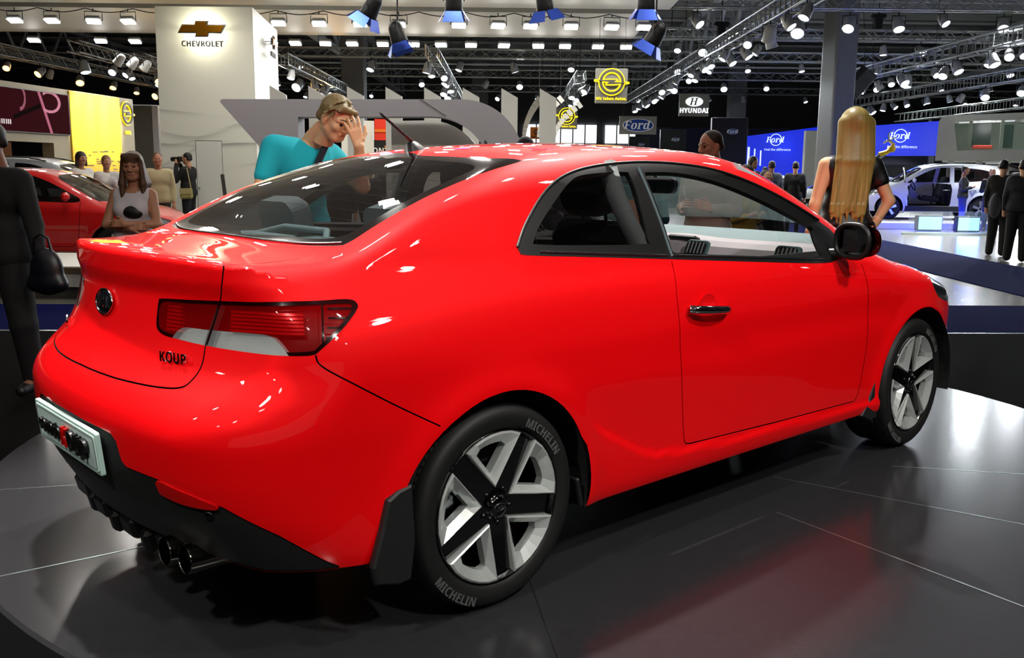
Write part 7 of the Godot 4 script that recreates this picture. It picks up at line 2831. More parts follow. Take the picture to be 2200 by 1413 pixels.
func skin_mat(c: Color) -> Material:
	var key := "skin" + c.to_html()
	if not cloth_cache.has(key):
		var m := mat("skin_" + c.to_html(false), c, 0.55)
		m.subsurf_scatter_enabled = true
		m.subsurf_scatter_strength = 0.15
		cloth_cache[key] = m
	return cloth_cache[key]

# joints of a standing person facing +z, left hand at +x; scaled to a height
func stance(h: float, female := false) -> Dictionary:
	var s := h / 1.78
	var w := 0.185 if not female else 0.160
	var j := {}
	j.s = s
	j.female = female
	j.pelvis = Vector3(0, 0.95, 0) * s
	j.waist = Vector3(0, 1.10, 0.0) * s
	j.chest = Vector3(0, 1.30, 0.0) * s
	j.neck = Vector3(0, 1.485, -0.015) * s
	j.head = Vector3(0, 1.655, 0.012) * s
	for q in [["l", 1], ["r", -1]]:
		var k: int = q[1]
		j["sh_" + q[0]] = Vector3(w * k, 1.415, -0.005) * s
		j["el_" + q[0]] = Vector3((w + 0.055) * k, 1.14, -0.02) * s
		j["wr_" + q[0]] = Vector3((w + 0.065) * k, 0.90, 0.05) * s
		j["ha_" + q[0]] = Vector3((w + 0.055) * k, 0.80, 0.08) * s
		j["hip_" + q[0]] = Vector3(0.088 * k, 0.90, 0) * s
		j["kn_" + q[0]] = Vector3(0.10 * k, 0.49, 0.012) * s
		j["an_" + q[0]] = Vector3(0.105 * k, 0.085, -0.02) * s
		j["to_" + q[0]] = Vector3(0.125 * k, 0.032, 0.13) * s
	j.look = Basis()
	return j

func torso(f: Field3, j: Dictionary, grow: float, down := true) -> void:
	var s: float = j.s
	var fem: bool = j.female
	var side: Vector3 = ((j.sh_l - j.sh_r) as Vector3).normalized()
	var hip: Vector3 = ((j.hip_l - j.hip_r) as Vector3).normalized()
	var cw := 0.075 if not fem else 0.058
	f.capsule(j.chest - side * cw * s, j.chest + side * cw * s, (0.108 if not fem else 0.095) * s + grow, (0.108 if not fem else 0.095) * s + grow, 0.05)
	f.capsule(j.sh_r.lerp(j.neck, 0.25) - Vector3(0, 0.03, 0) * s, j.sh_l.lerp(j.neck, 0.25) - Vector3(0, 0.03, 0) * s, 0.064 * s + grow, 0.064 * s + grow, 0.06)
	f.capsule(j.waist - side * 0.055 * s, j.waist + side * 0.055 * s, (0.103 if not fem else 0.085) * s + grow, (0.103 if not fem else 0.085) * s + grow, 0.06)
	f.capsule(j.chest, j.waist, 0.105 * s + grow, 0.10 * s + grow, 0.05)
	if down:
		f.capsule(j.pelvis - hip * 0.07 * s, j.pelvis + hip * 0.07 * s, 0.105 * s + grow, 0.105 * s + grow, 0.06)
		f.capsule(j.waist, j.pelvis, 0.10 * s + grow, 0.105 * s + grow, 0.05)
	if fem:
		var fw := side.cross(Vector3.UP)
		for k in [-1.0, 1.0]: f.ellipsoid(j.chest + side * 0.075 * k * s + fw * 0.075 * s + Vector3(0, -0.01, 0) * s, Vector3.ONE * (0.062 * s + grow * 0.6), Basis(), 0.03)

func arm(f: Field3, j: Dictionary, q: String, grow: float, upper_to := 1.0, lower_to := 1.0) -> void:
	var s: float = j.s * (0.88 if j.female else 1.0)
	f.capsule(j["sh_" + q], j["sh_" + q].lerp(j["el_" + q], upper_to), 0.060 * s + grow, lerpf(0.056, 0.043, upper_to) * s + grow, 0.03)
	if lower_to > 0: f.capsule(j["el_" + q], j["el_" + q].lerp(j["wr_" + q], lower_to), 0.043 * s + grow, lerpf(0.043, 0.029, lower_to) * s + grow, 0.02)

func leg(f: Field3, j: Dictionary, q: String, grow: float, to := 1.0) -> void:
	var s: float = j.s
	f.capsule(j["hip_" + q], j["kn_" + q], 0.088 * s + grow, 0.058 * s + grow, 0.04)
	f.capsule(j["kn_" + q], j["kn_" + q].lerp(j["an_" + q], to), 0.058 * s + grow, lerpf(0.056, 0.040, to) * s + grow, 0.02)

# relaxed hand: palm, four unequal bent fingers and a thumb; p wrist, d along the hand, n out of the back of the hand, t towards the thumb
func hand(f: Field3, p: Vector3, d: Vector3, n: Vector3, s: float, curl: float, thumb_side: float, spread := 0.0) -> void:
	d = d.normalized()
	var t := d.cross(n).normalized() * thumb_side
	n = t.cross(d).normalized() * thumb_side
	for k in 4:
		var o := (k - 1.5) * 0.019 * s
		f.capsule(p + t * o * 0.55, p + d * 0.085 * s + t * o, 0.0135 * s, 0.0115 * s, 0.012)
	var lens := [0.070, 0.080, 0.074, 0.058]
	for k in 4:
		var o := (1.5 - k) * 0.0195 * s
		var a := p + d * 0.085 * s + t * o
		var dir := (d + t * spread * (1.5 - k)).normalized()
		var l: float = lens[k] * s
		var p1 := a + (dir * cos(curl * 0.5) - n * sin(curl * 0.5)) * l * 0.45
		var p2 := p1 + (dir * cos(curl * 1.2) - n * sin(curl * 1.2)) * l * 0.32
		var p3 := p2 + (dir * cos(curl * 1.8) - n * sin(curl * 1.8)) * l * 0.25
		f.capsule(a, p1, 0.0098 * s, 0.0088 * s, 0.004)
		f.capsule(p1, p2, 0.0088 * s, 0.0080 * s, 0.003)
		f.capsule(p2, p3, 0.0080 * s, 0.0070 * s, 0.003)
	var ta := p + d * 0.028 * s + t * 0.030 * s
	var tb := ta + (d * 0.8 + t * 0.75 - n * 0.25).normalized() * 0.042 * s
	f.capsule(p + d * 0.02 * s + t * 0.012 * s, ta, 0.015 * s, 0.0125 * s, 0.01)
	f.capsule(ta, tb, 0.0125 * s, 0.0105 * s, 0.006)
	f.capsule(tb, tb + (d * 0.95 + t * 0.25 - n * 0.2).normalized() * 0.032 * s, 0.0105 * s, 0.0085 * s, 0.004)

# the head in its own axes: centre between the ears, face to +z
func head_field(cell: float, s: float, female: bool) -> Field3:
	var f := Field3.new(Vector3(-0.11, -0.17, -0.13) * s, Vector3(0.11, 0.15, 0.15) * s, cell)
	f.ellipsoid(Vector3(0, 0.028, -0.008) * s, Vector3(0.075, 0.095, 0.097) * s)
	f.ellipsoid(Vector3(0, -0.035, 0.022) * s, Vector3(0.058, 0.078, 0.066) * s, Basis(), 0.03)
	f.ellipsoid(Vector3(0, -0.088, 0.055) * s, Vector3(0.026, 0.020, 0.022) * s, Basis(), 0.03)
	for k in [-1.0, 1.0]:
		f.capsule(Vector3(0.052 * k, -0.05, 0.0) * s, Vector3(0.022 * k, -0.09, 0.05) * s, 0.018 * s, 0.016 * s, 0.03)
		f.ellipsoid(Vector3(0.042 * k, -0.018, 0.062) * s, Vector3(0.022, 0.022, 0.018) * s, Basis(), 0.02)
		f.capsule(Vector3(0.012 * k, 0.024, 0.088) * s, Vector3(0.048 * k, 0.022, 0.070) * s, 0.010 * s, 0.009 * s, 0.014)
		f.ellipsoid(Vector3(0.078 * k, -0.008, -0.008) * s, Vector3(0.010, 0.031, 0.019) * s, Basis(Vector3.UP, -0.35 * k) * Basis(Vector3.RIGHT, -0.15), 0.008)
	f.capsule(Vector3(0, 0.012, 0.090) * s, Vector3(0, -0.026, 0.110) * s, 0.0085 * s, 0.0125 * s, 0.012)
	for k in [-1.0, 1.0]: f.ellipsoid(Vector3(0.012 * k, -0.031, 0.100) * s, Vector3(0.009, 0.008, 0.010) * s, Basis(), 0.008)
	f.capsule(Vector3(-0.020, -0.056, 0.080) * s, Vector3(0.020, -0.056, 0.080) * s, 0.0085 * s, 0.0085 * s, 0.006)
	f.capsule(Vector3(-0.016, -0.067, 0.080) * s, Vector3(0.016, -0.067, 0.080) * s, 0.0085 * s, 0.0085 * s, 0.004)
	f.capsule(Vector3(0, -0.06, -0.02) * s, Vector3(0, -0.18, -0.045) * s, 0.055 * s, 0.055 * s, 0.03)
	return f

func face_details(parent: Node3D, xf: Transform3D, s: float, hair: Color) -> void:
	for k in [-1.0, 1.0]:
		var eb := MB.new()
		var ey := MB.new()
		eb.tube([xf * (Vector3(0.014 * k, 0.030, 0.096) * s), xf * (Vector3(0.032 * k, 0.036, 0.090) * s), xf * (Vector3(0.050 * k, 0.029, 0.073) * s)], 0.0042 * s, 6, 0.002 * s)
		var pr := []
		for q in 6: pr.append(Vector2(0.012 * s * cos(q / 5.0 * PI / 2), 0.004 * s * sin(q / 5.0 * PI / 2)))
		ey.lathe(pr, xf * (Vector3(0.031 * k, 0.005, 0.0835) * s), xf.basis * Vector3(0.35 * k, 0, 1), 14)
		put(eb.mesh(), "eyebrow", cloth(hair.darkened(0.2)), parent)
		put(ey.mesh(), "eye", cloth(Color(0.16, 0.12, 0.10), 0.3), parent)
	var lp := MB.new()
	lp.tube([xf * (Vector3(-0.019, -0.0615, 0.0865) * s), xf * (Vector3(0, -0.0605, 0.0905) * s), xf * (Vector3(0.019, -0.0615, 0.0865) * s)], 0.0035 * s, 6)
	put(lp.mesh(), "lips", cloth(Color(0.58, 0.28, 0.25), 0.5), parent)

# opt: skin, top, bottom, shoes, hair (colours); sleeve upper/lower 0..1; hair style; cell; near (face details, real hands); legs false to leave trousers as bare
func person(label: String, at: Vector3, turn: float, j: Dictionary, opt: Dictionary, group := "") -> Node3D:
	var p := thing("person", label, "person", at, turn, group)
	var s: float = j.s
	var cell: float = opt.get("cell", 0.022)
	var near: bool = opt.get("near", false)
	var skin: Color = opt.get("skin", Color(0.80, 0.60, 0.47))
	var lo := Vector3.ONE * 9
	var hi := Vector3.ONE * -9
	for k in j:
		if j[k] is Vector3:
			lo = lo.min(j[k])
			hi = hi.max(j[k])
	lo -= Vector3.ONE * 0.20
	hi += Vector3.ONE * 0.20
	var f := Field3.new(lo, hi, cell)
	torso(f, j, 0.0)
	f.capsule(j.neck - Vector3(0, 0.02, 0) * s, j.neck.lerp(j.head, 0.42), 0.056 * s, 0.054 * s, 0.03)
	for q in ["l", "r"]:
		arm(f, j, q, 0.0)
		leg(f, j, q, 0.0)
		f.capsule(j["an_" + q], j["to_" + q], 0.040 * s, 0.030 * s, 0.02)
		if not near: f.capsule(j["wr_" + q], j["ha_" + q], 0.030 * s, 0.036 * s, 0.02)
	var body := f.mesh()
	var hx := Transform3D(j.look, j.head)
	var hc := 0.0045 if near else maxf(0.009, cell * 0.5)
	body.append(head_field(hc, s, j.female).mesh(), hx)
	if near:
		for q in ["l", "r"]:
			if opt.has("hand_" + q) and opt["hand_" + q] == null: continue
			var wr: Vector3 = j["wr_" + q]
			var dir: Vector3 = j["ha_" + q] - wr
			var side := 1.0 if q == "l" else -1.0
			var hf := Field3.new(wr - Vector3.ONE * 0.23 * s, wr + Vector3.ONE * 0.23 * s, 0.0055)
			var nrm: Vector3 = opt.get("back_" + q, Vector3(side, 0, 0))
			hf.capsule(j["el_" + q].lerp(wr, 0.8), wr, 0.033 * s, 0.027 * s, 0.01)
			hand(hf, wr, dir, nrm, s * (0.92 if j.female else 1.0), opt.get("curl_" + q, 0.5), opt.get("thumb_" + q, 1.0), opt.get("spread_" + q, 0.05))
			body.append(hf.mesh())
	put(body.mesh(), "body", skin_mat(skin), p)
	# top
	if opt.get("top") != null:
		var c := Field3.new(lo, hi, cell)
		torso(c, j, opt.get("loose", 0.012))
		var up: float = opt.get("sleeve", 1.0)
		for q in ["l", "r"]:
			var u: float = opt.get("sleeve_" + q, up)
			if u > 0: arm(c, j, q, 0.013, minf(1.0, u), opt.get("cuff", 0.92) if u >= 1.0 else 0.0)
		c.capsule(j.pelvis - Vector3(0.06, 0, 0) * s, j.pelvis + Vector3(0.06, 0, 0) * s, 0.126 * s, 0.126 * s, 0.06)
		c.carve(j.neck + (j.head - j.neck as Vector3) * -0.12, j.head, opt.get("collar", 0.064) * s)
		c.keep(Vector3.DOWN, Vector3(0, opt.get("top_hem", j.pelvis.y - 0.07 * s), 0))
		put(c.mesh().mesh(), opt.get("top_name", "shirt"), cloth(opt.top, opt.get("top_rough", 0.85)), p)
	if opt.get("bottom") != null:
		var c := Field3.new(Vector3(lo.x, minf(lo.y, -0.05), lo.z), Vector3(hi.x, j.waist.y + 0.05, hi.z), cell)
		c.capsule(j.pelvis - Vector3(0.07, 0, 0) * s, j.pelvis + Vector3(0.07, 0, 0) * s, 0.118 * s, 0.118 * s, 0.05)
		for q in ["l", "r"]: leg(c, j, q, opt.get("trouser", 0.018), 1.06)
		c.keep(Vector3.UP, j.waist + Vector3(0, -0.04, 0) * s)
		put(c.mesh().mesh(), opt.get("bottom_name", "trousers"), cloth(opt.bottom), p)
		for q in ["l", "r"]:
			var sh := Field3.new((j["an_" + q] as Vector3).min(j["to_" + q]) - Vector3.ONE * 0.09, (j["an_" + q] as Vector3).max(j["to_" + q]) + Vector3.ONE * 0.09, maxf(0.012, cell * 0.7))
			sh.capsule(j["an_" + q] + Vector3(0, -0.03, -0.02) * s, j["to_" + q] + Vector3(0, 0.008, 0), 0.046 * s, 0.037 * s, 0.02)
			put(sh.mesh().mesh(), "shoe", cloth(opt.get("shoes", Color(0.04, 0.04, 0.04)), 0.5), p)
	# hair
	var hair: Color = opt.get("hair", Color(0.12, 0.08, 0.05))
	var style: String = opt.get("style", "short")
	var hf2: Field3
	var hcell := 0.006 if near else maxf(0.010, cell * 0.55)
	match style:
		"long":
			hf2 = Field3.new(Vector3(-0.17, -0.45, -0.17) * s, Vector3(0.17, 0.15, 0.13) * s, hcell)
			hf2.ellipsoid(Vector3(0, 0.040, -0.012) * s, Vector3(0.087, 0.095, 0.103) * s)
			for k in [-1.0, 1.0]:
				for m in 3:
					hf2.capsule(Vector3(0.068 * k, 0.05 - 0.02 * m, 0.03 - 0.035 * m) * s, Vector3((0.088 + 0.008 * m) * k, -0.14, 0.035 - 0.04 * m) * s, 0.022 * s, 0.028 * s, 0.02)
					hf2.capsule(Vector3((0.088 + 0.008 * m) * k, -0.14, 0.035 - 0.04 * m) * s, Vector3(0.082 * k, -0.14 - opt.get("hair_len", 0.12), 0.06 - 0.05 * m) * s, 0.028 * s, 0.016 * s, 0.02)
			hf2.capsule(Vector3(0, 0.02, -0.09) * s, Vector3(0, -0.20, -0.10) * s, 0.05 * s, 0.05 * s, 0.05)
			hf2.capsule(Vector3(-0.055, 0.088, 0.062) * s, Vector3(0.055, 0.088, 0.062) * s, 0.024 * s, 0.024 * s, 0.03)
		"tied":
			hf2 = Field3.new(Vector3(-0.12, -0.22, -0.18) * s, Vector3(0.12, 0.15, 0.13) * s, hcell)
			hf2.ellipsoid(Vector3(0, 0.038, -0.014) * s, Vector3(0.083, 0.092, 0.100) * s)
			hf2.ellipsoid(Vector3(0, 0.0, -0.115) * s, Vector3(0.04, 0.055, 0.04) * s, Basis(), 0.03)
		"bob":
			hf2 = Field3.new(Vector3(-0.14, -0.22, -0.16) * s, Vector3(0.14, 0.15, 0.13) * s, hcell)
			hf2.ellipsoid(Vector3(0, 0.035, -0.014) * s, Vector3(0.090, 0.098, 0.103) * s)
			for k in [-1.0, 1.0]: hf2.capsule(Vector3(0.075 * k, 0.03, -0.01) * s, Vector3(0.085 * k, -0.11, -0.01) * s, 0.028 * s, 0.030 * s, 0.03)
			hf2.capsule(Vector3(0, 0.0, -0.08) * s, Vector3(0, -0.13, -0.075) * s, 0.055 * s, 0.055 * s, 0.03)
		_:
			hf2 = Field3.new(Vector3(-0.12, -0.14, -0.16) * s, Vector3(0.12, 0.17, 0.14) * s, hcell)
			hf2.ellipsoid(Vector3(0, 0.046, -0.022) * s, Vector3(0.0800, 0.086, 0.096) * s)
			hf2.capsule(Vector3(-0.045, -0.012, -0.068) * s, Vector3(0.045, -0.012, -0.068) * s, 0.032 * s, 0.032 * s, 0.03)
			if opt.get("tousled", false):
				var rng := RandomNumberGenerator.new()
				rng.seed = 21
				for k in 130:
					var a := rng.randf_range(-PI, PI)
					var e := rng.randf_range(0.05, 1.45)
					var dir := Vector3(cos(e) * sin(a), sin(e), cos(e) * cos(a))
					if dir.z > 0.75 and dir.y < 0.45: continue
					var b0 := Vector3(0, 0.040, -0.016) + dir * Vector3(0.078, 0.086, 0.096)
					var fl := (dir.cross(Vector3(0.2, 1, 0.3)).normalized() * 0.6 + Vector3(0, -0.25, 0.55)).normalized()
					hf2.capsule(b0 * s, (b0 + fl * rng.randf_range(0.03, 0.055) + dir * rng.randf_range(0.0, 0.014)) * s, 0.008 * s, 0.004 * s, 0.004)
				hf2.capsule(Vector3(-0.05, 0.092, 0.070) * s, Vector3(0.045, 0.075, 0.088) * s, 0.022 * s, 0.014 * s, 0.02)
	if style != "none": put(hf2.mesh(hx).mesh(), "hair", cloth(hair, 0.55), p)
	if near or opt.get("face", false): face_details(p, hx, s, hair)
	return p

func posed(h: float, female: bool, over: Dictionary) -> Dictionary:
	var j := stance(h, female)
	for k in over: j[k] = over[k]
	if over.has("pelvis") and not over.has("hip_l"):
		var s: float = j.s
		var ax: Vector3 = (j.sh_l - j.sh_r) as Vector3
		ax.y = 0
		ax = ax.normalized()
		var fw := ax.cross(Vector3.UP)
		for q in [["l", 1.0], ["r", -1.0]]:
			var c: Vector3 = j.pelvis + ax * 0.088 * q[1] * s
			j["hip_" + q[0]] = c + Vector3(0, -0.05, 0) * s
			j["kn_" + q[0]] = Vector3(c.x, 0.49 * s, c.z) + fw * 0.01
			j["an_" + q[0]] = Vector3(c.x, 0.085 * s, c.z) + ax * 0.02 * q[1] - fw * 0.02
			j["to_" + q[0]] = Vector3(c.x, 0.032 * s, c.z) + ax * 0.04 * q[1] + fw * 0.13 * s
	return j

func look_to(forward: Vector3, up: Vector3) -> Basis:
	var z := forward.normalized()
	var x := up.cross(z).normalized()
	return Basis(x, z.cross(x), z)

func arms_down_bent(j: Dictionary, lift: float) -> void:
	var s: float = j.s
	for q in [["l", 1.0], ["r", -1.0]]:
		j["wr_" + q[0]] = j["el_" + q[0]] + Vector3(-0.10 * q[1], 0.02 + lift * 0.1, 0.22) * s
		j["ha_" + q[0]] = j["wr_" + q[0]] + Vector3(-0.06 * q[1], 0.03, 0.06) * s

func build_near_people() -> void:
	# --- young man in turquoise, bent over the coupe's far side, hand on his brow
	var j := posed(1.82, false, {"head": Vector3(0.245, 1.575, 0.20), "neck": Vector3(0.085, 1.475, 0.085), "chest": Vector3(0.03, 1.30, 0.07), "waist": Vector3(-0.02, 1.10, 0.02), "pelvis": Vector3(-0.04, 0.95, -0.05), "sh_r": Vector3(-0.105, 1.41, 0.23), "el_r": Vector3(-0.175, 1.155, 0.30), "wr_r": Vector3(-0.20, 0.93, 0.37), "ha_r": Vector3(-0.19, 0.84, 0.40), "sh_l": Vector3(0.155, 1.37, -0.10), "el_l": Vector3(0.375, 1.195, 0.12), "wr_l": Vector3(0.385, 1.425, 0.27), "ha_l": Vector3(0.362, 1.52, 0.285)})
	j.look = look_to(Vector3(0.70, -0.46, 0.52), Vector3(0.28, 0.92, 0.25))
	var at := hall(-1.26, 0.0, 5.75)
	var p := person("young man in a turquoise T-shirt bending over the coupe, hand on his forehead", at, YAW, j, {"near": true, "cell": 0.012, "skin": Color(0.83, 0.66, 0.50), "top": Color(0.0, 0.66, 0.72), "loose": 0.016, "sleeve": 0.62, "bottom": Color(0.10, 0.11, 0.15), "hair": Color(0.46, 0.40, 0.25), "tousled": true, "back_l": Vector3(0.35, 0.15, 0.9), "curl_l": 0.35, "thumb_l": 1.0, "spread_l": 0.14, "curl_r": 0.5, "back_r": Vector3(-0.7, 0.1, 0.6), "collar": 0.075})
	# strap of his bag across the chest
	var st := MB.new()
	st.tube([Vector3(0.155, 1.475, 0.02), Vector3(0.17, 1.42, 0.145), Vector3(0.145, 1.34, 0.205), Vector3(0.105, 1.22, 0.215), Vector3(0.05, 1.10, 0.19), Vector3(-0.02, 0.99, 0.17)], 0.021, 8)
	for i in st.v.size(): st.v[i] = Vector3(st.v[i].x, st.v[i].y, st.v[i].z)
	put(st.mesh(), "bag_strap", cloth(Color(0.03, 0.04, 0.10)), p)
	# --- blonde woman seen from behind, one hand on her hip
	j = posed(1.72, true, {"head": Vector3(-0.03, 1.585, 0.0), "neck": Vector3(-0.03, 1.43, -0.02), "chest": Vector3(-0.04, 1.25, -0.02), "waist": Vector3(-0.055, 1.09, -0.01), "pelvis": Vector3(-0.045, 0.93, 0.0), "sh_l": Vector3(-0.200, 1.352, 0.0), "el_l": Vector3(-0.262, 1.10, 0.02), "wr_l": Vector3(-0.285, 0.88, 0.0), "ha_l": Vector3(-0.280, 0.78, -0.03), "sh_r": Vector3(0.110, 1.345, 0.0), "el_r": Vector3(0.205, 1.13, 0.05), "wr_r": Vector3(0.115, 0.975, 0.06), "ha_r": Vector3(0.045, 0.955, 0.10)})
	j.look = look_to(Vector3(-0.2, 0.0, -1.0), Vector3.UP)
	p = person("blonde woman with waist-long hair seen from behind, hand on her hip", hall(2.23, 0.0, 6.3), YAW, j, {"near": true, "cell": 0.012, "skin": Color(0.84, 0.68, 0.52), "top": Color(0.022, 0.022, 0.025), "top_rough": 0.45, "sleeve": 0.42, "sleeve_l": 0.0, "top_hem": 0.97, "bottom": Color(0.018, 0.02, 0.03), "style": "none", "curl_r": 0.7, "back_r": Vector3(0.6, 0.2, 0.8), "thumb_r": 1.0, "curl_l": 0.4, "back_l": Vector3(-1, 0, 0)})
	var hf := Field3.new(Vector3(-0.25, 0.92, -0.16), Vector3(0.14, 1.76, 0.24), 0.008)
	hf.ellipsoid(Vector3(-0.03, 1.625, -0.002), Vector3(0.094, 0.102, 0.108))
	for k in 7:
		var t := k / 6.0
		var x0 := lerpf(-0.112, 0.056, t)
		var x1 := lerpf(-0.175, 0.030, t)
		var x2 := lerpf(-0.185, 0.012, t)
		hf.capsule(Vector3(x0, 1.62, 0.045 - 0.05 * absf(t - 0.5)), Vector3(x1 * 0.45 + x0 * 0.55 + 0.005, 1.38, 0.10 - 0.03 * absf(t - 0.5)), 0.036, 0.033, 0.03)
		hf.capsule(Vector3(x1 * 0.45 + x0 * 0.55 + 0.005, 1.38, 0.10 - 0.03 * absf(t - 0.5)), Vector3(x2, 1.06 - 0.03 * sin(t * 9.0), 0.125), 0.033, 0.018, 0.012)
		hf.capsule(Vector3(x2, 1.10, 0.125), Vector3(x2 + 0.006 * sin(k * 2.1), 0.99 + 0.02 * cos(k * 1.7), 0.12), 0.017, 0.007, 0.006)
	put(hf.mesh().mesh(), "hair", hair_mat(), p)
	var br := MB.new()
	var ring := []
	for k in 17: ring.append(Vector3(0.098, 0.968, 0.066) + Basis(look_to(Vector3(-0.9, -0.2, 0.35), Vector3.UP)) * Vector3(cos(TAU * k / 16) * 0.030, sin(TAU * k / 16) * 0.030, 0))
	br.tube(ring, 0.006, 6)
	put(br.mesh(), "bracelet", cloth(Color(0.05, 0.05, 0.07), 0.3), p)
	# --- woman with folded arms behind the boot
	j = posed(1.64, true, {"head": Vector3(0.045, 1.505, 0.02), "neck": Vector3(0.035, 1.355, -0.02), "chest": Vector3(0.03, 1.18, 0.0), "waist": Vector3(0.02, 1.01, 0.0), "pelvis": Vector3(0.01, 0.87, 0.0), "sh_r": Vector3(-0.105, 1.285, 0.0), "el_r": Vector3(-0.165, 1.055, 0.075), "wr_r": Vector3(0.07, 1.035, 0.185), "ha_r": Vector3(0.16, 1.055, 0.18), "sh_l": Vector3(0.17, 1.285, 0.0), "el_l": Vector3(0.235, 1.06, 0.075), "wr_l": Vector3(0.03, 1.065, 0.205), "ha_l": Vector3(-0.06, 1.075, 0.20)})
	j.look = look_to(Vector3(0.12, -0.05, 1.0), Vector3.UP)
	p = person("woman with long brown hair and folded arms in a white and black top", hall(-3.03, FLOOR_Y + 0.022, 7.6), YAW, j, {"near": true, "cell": 0.013, "skin": Color(0.66, 0.46, 0.34), "top": Color(0.74, 0.73, 0.74), "sleeve": 0.0, "bottom": Color(0.06, 0.06, 0.08), "hair": Color(0.30, 0.20, 0.10), "style": "long", "hair_len": 0.16, "curl_l": 0.6, "back_l": Vector3(0, 0.3, 1), "thumb_l": 1.0, "curl_r": 0.6, "back_r": Vector3(0, 0.3, 1), "collar": 0.10})
	var pr := Field3.new(Vector3(-0.08, 1.05, 0.02), Vector3(0.18, 1.27, 0.22), 0.008)
	pr.ellipsoid(Vector3(0.06, 1.155, 0.095), Vector3(0.085, 0.055, 0.052))
	put(pr.mesh().mesh(), "black_print", cloth(Color(0.03, 0.03, 0.03), 0.5), p)
	# --- man in black walking at the left edge, bag at his side
	j = posed(1.80, false, {"head": Vector3(0.075, 1.655, 0.0), "neck": Vector3(0.085, 1.50, -0.02), "chest": Vector3(0.105, 1.31, 0.0), "waist": Vector3(0.11, 1.08, 0.0), "pelvis": Vector3(0.11, 0.94, 0.0), "sh_r": Vector3(-0.09, 1.415, -0.05), "el_r": Vector3(-0.17, 1.12, -0.05), "wr_r": Vector3(-0.16, 0.87, 0.05), "ha_r": Vector3(-0.15, 0.77, 0.07), "sh_l": Vector3(0.295, 1.41, 0.05), "el_l": Vector3(0.385, 1.13, 0.10), "wr_l": Vector3(0.455, 0.94, 0.20), "ha_l": Vector3(0.485, 0.85, 0.20), "hip_l": Vector3(0.19, 0.88, 0.03), "kn_l": Vector3(0.26, 0.48, 0.08), "an_l": Vector3(0.275, 0.10, 0.02), "to_l": Vector3(0.255, 0.045, 0.16), "hip_r": Vector3(0.02, 0.88, -0.03), "kn_r": Vector3(-0.10, 0.48, 0.02), "an_r": Vector3(-0.30, 0.14, -0.18), "to_r": Vector3(-0.33, 0.07, -0.06)})
	j.look = look_to(Vector3(-0.55, -0.1, 0.8), Vector3.UP)
	person("man in a black jumper and trousers cut by the left edge", hall(-3.46, FLOOR_Y + 0.022, 6.25), YAW, j, {"near": true, "cell": 0.014, "skin": Color(0.55, 0.38, 0.28), "top": Color(0.02, 0.02, 0.02), "loose": 0.03, "bottom": Color(0.018, 0.018, 0.022), "trouser": 0.026, "hair": Color(0.05, 0.04, 0.03), "curl_l": 1.0, "back_l": Vector3(1, 0, 0), "curl_r": 0.5, "back_r": Vector3(-1, 0, 0)})
	var bag := thing("shoulder_bag", "black bag hanging at the side of the man in black", "bag", hall(-2.96, 0.50, 6.02), YAW)
	var bf := Field3.new(Vector3(-0.16, -0.05, -0.12), Vector3(0.16, 0.40, 0.12), 0.012)
	bf.ellipsoid(Vector3(0.01, 0.13, 0), Vector3(0.105, 0.15, 0.06))
	bf.capsule(Vector3(-0.07, 0.05, 0), Vector3(0.09, 0.05, 0), 0.05, 0.05, 0.04)
	put(bf.mesh().mesh(), "bag_body", cloth(Color(0.03, 0.035, 0.07), 0.4), bag)
	var bs := MB.new()
	bs.tube([Vector3(-0.06, 0.24, 0), Vector3(-0.05, 0.34, 0.01), Vector3(-0.01, 0.37, 0.01), Vector3(0.03, 0.34, 0.0), Vector3(0.05, 0.24, 0)], 0.009, 6)
	put(bs.mesh(), "bag_handle", cloth(Color(0.03, 0.03, 0.04), 0.4), bag)
	# --- young man beyond the roof
	j = stance(1.86)
	j.look = look_to(Vector3(-0.85, -0.12, 0.45), Vector3.UP)
	arms_down_bent(j, 0.0)
	person("young man with cropped hair and pale jacket standing beyond the coupe's roof", hall(1.68, FLOOR_Y + 0.022, 8.3), YAW - 0.7, _turned(j, 0.7), {"near": true, "cell": 0.014, "skin": Color(0.74, 0.54, 0.42), "top": Color(0.68, 0.63, 0.57), "loose": 0.035, "bottom": Color(0.66, 0.62, 0.56), "trouser": 0.03, "hair": Color(0.16, 0.11, 0.07)})

func _turned(j: Dictionary, a: float) -> Dictionary:
	j.look = Basis(Vector3.UP, a) * (j.look as Basis)
	return j

func hair_mat() -> Material:
	var m := mat("blonde_hair", Color(0.70, 0.63, 0.34), 0.45)
	var im := Image.create(256, 16, false, Image.FORMAT_RGB8)
	var rng := RandomNumberGenerator.new()
	rng.seed = 9
	for x in 256:
		var v := rng.randf_range(0.62, 1.0)
		for y in 16: im.set_pixel(x, y, Color(v, v * 0.98, v * 0.92))
	m.albedo_texture = ImageTexture.create_from_image(im)
	m.uv1_triplanar = true
	m.uv1_scale = Vector3(2.4, 0.05, 2.4)
	return m

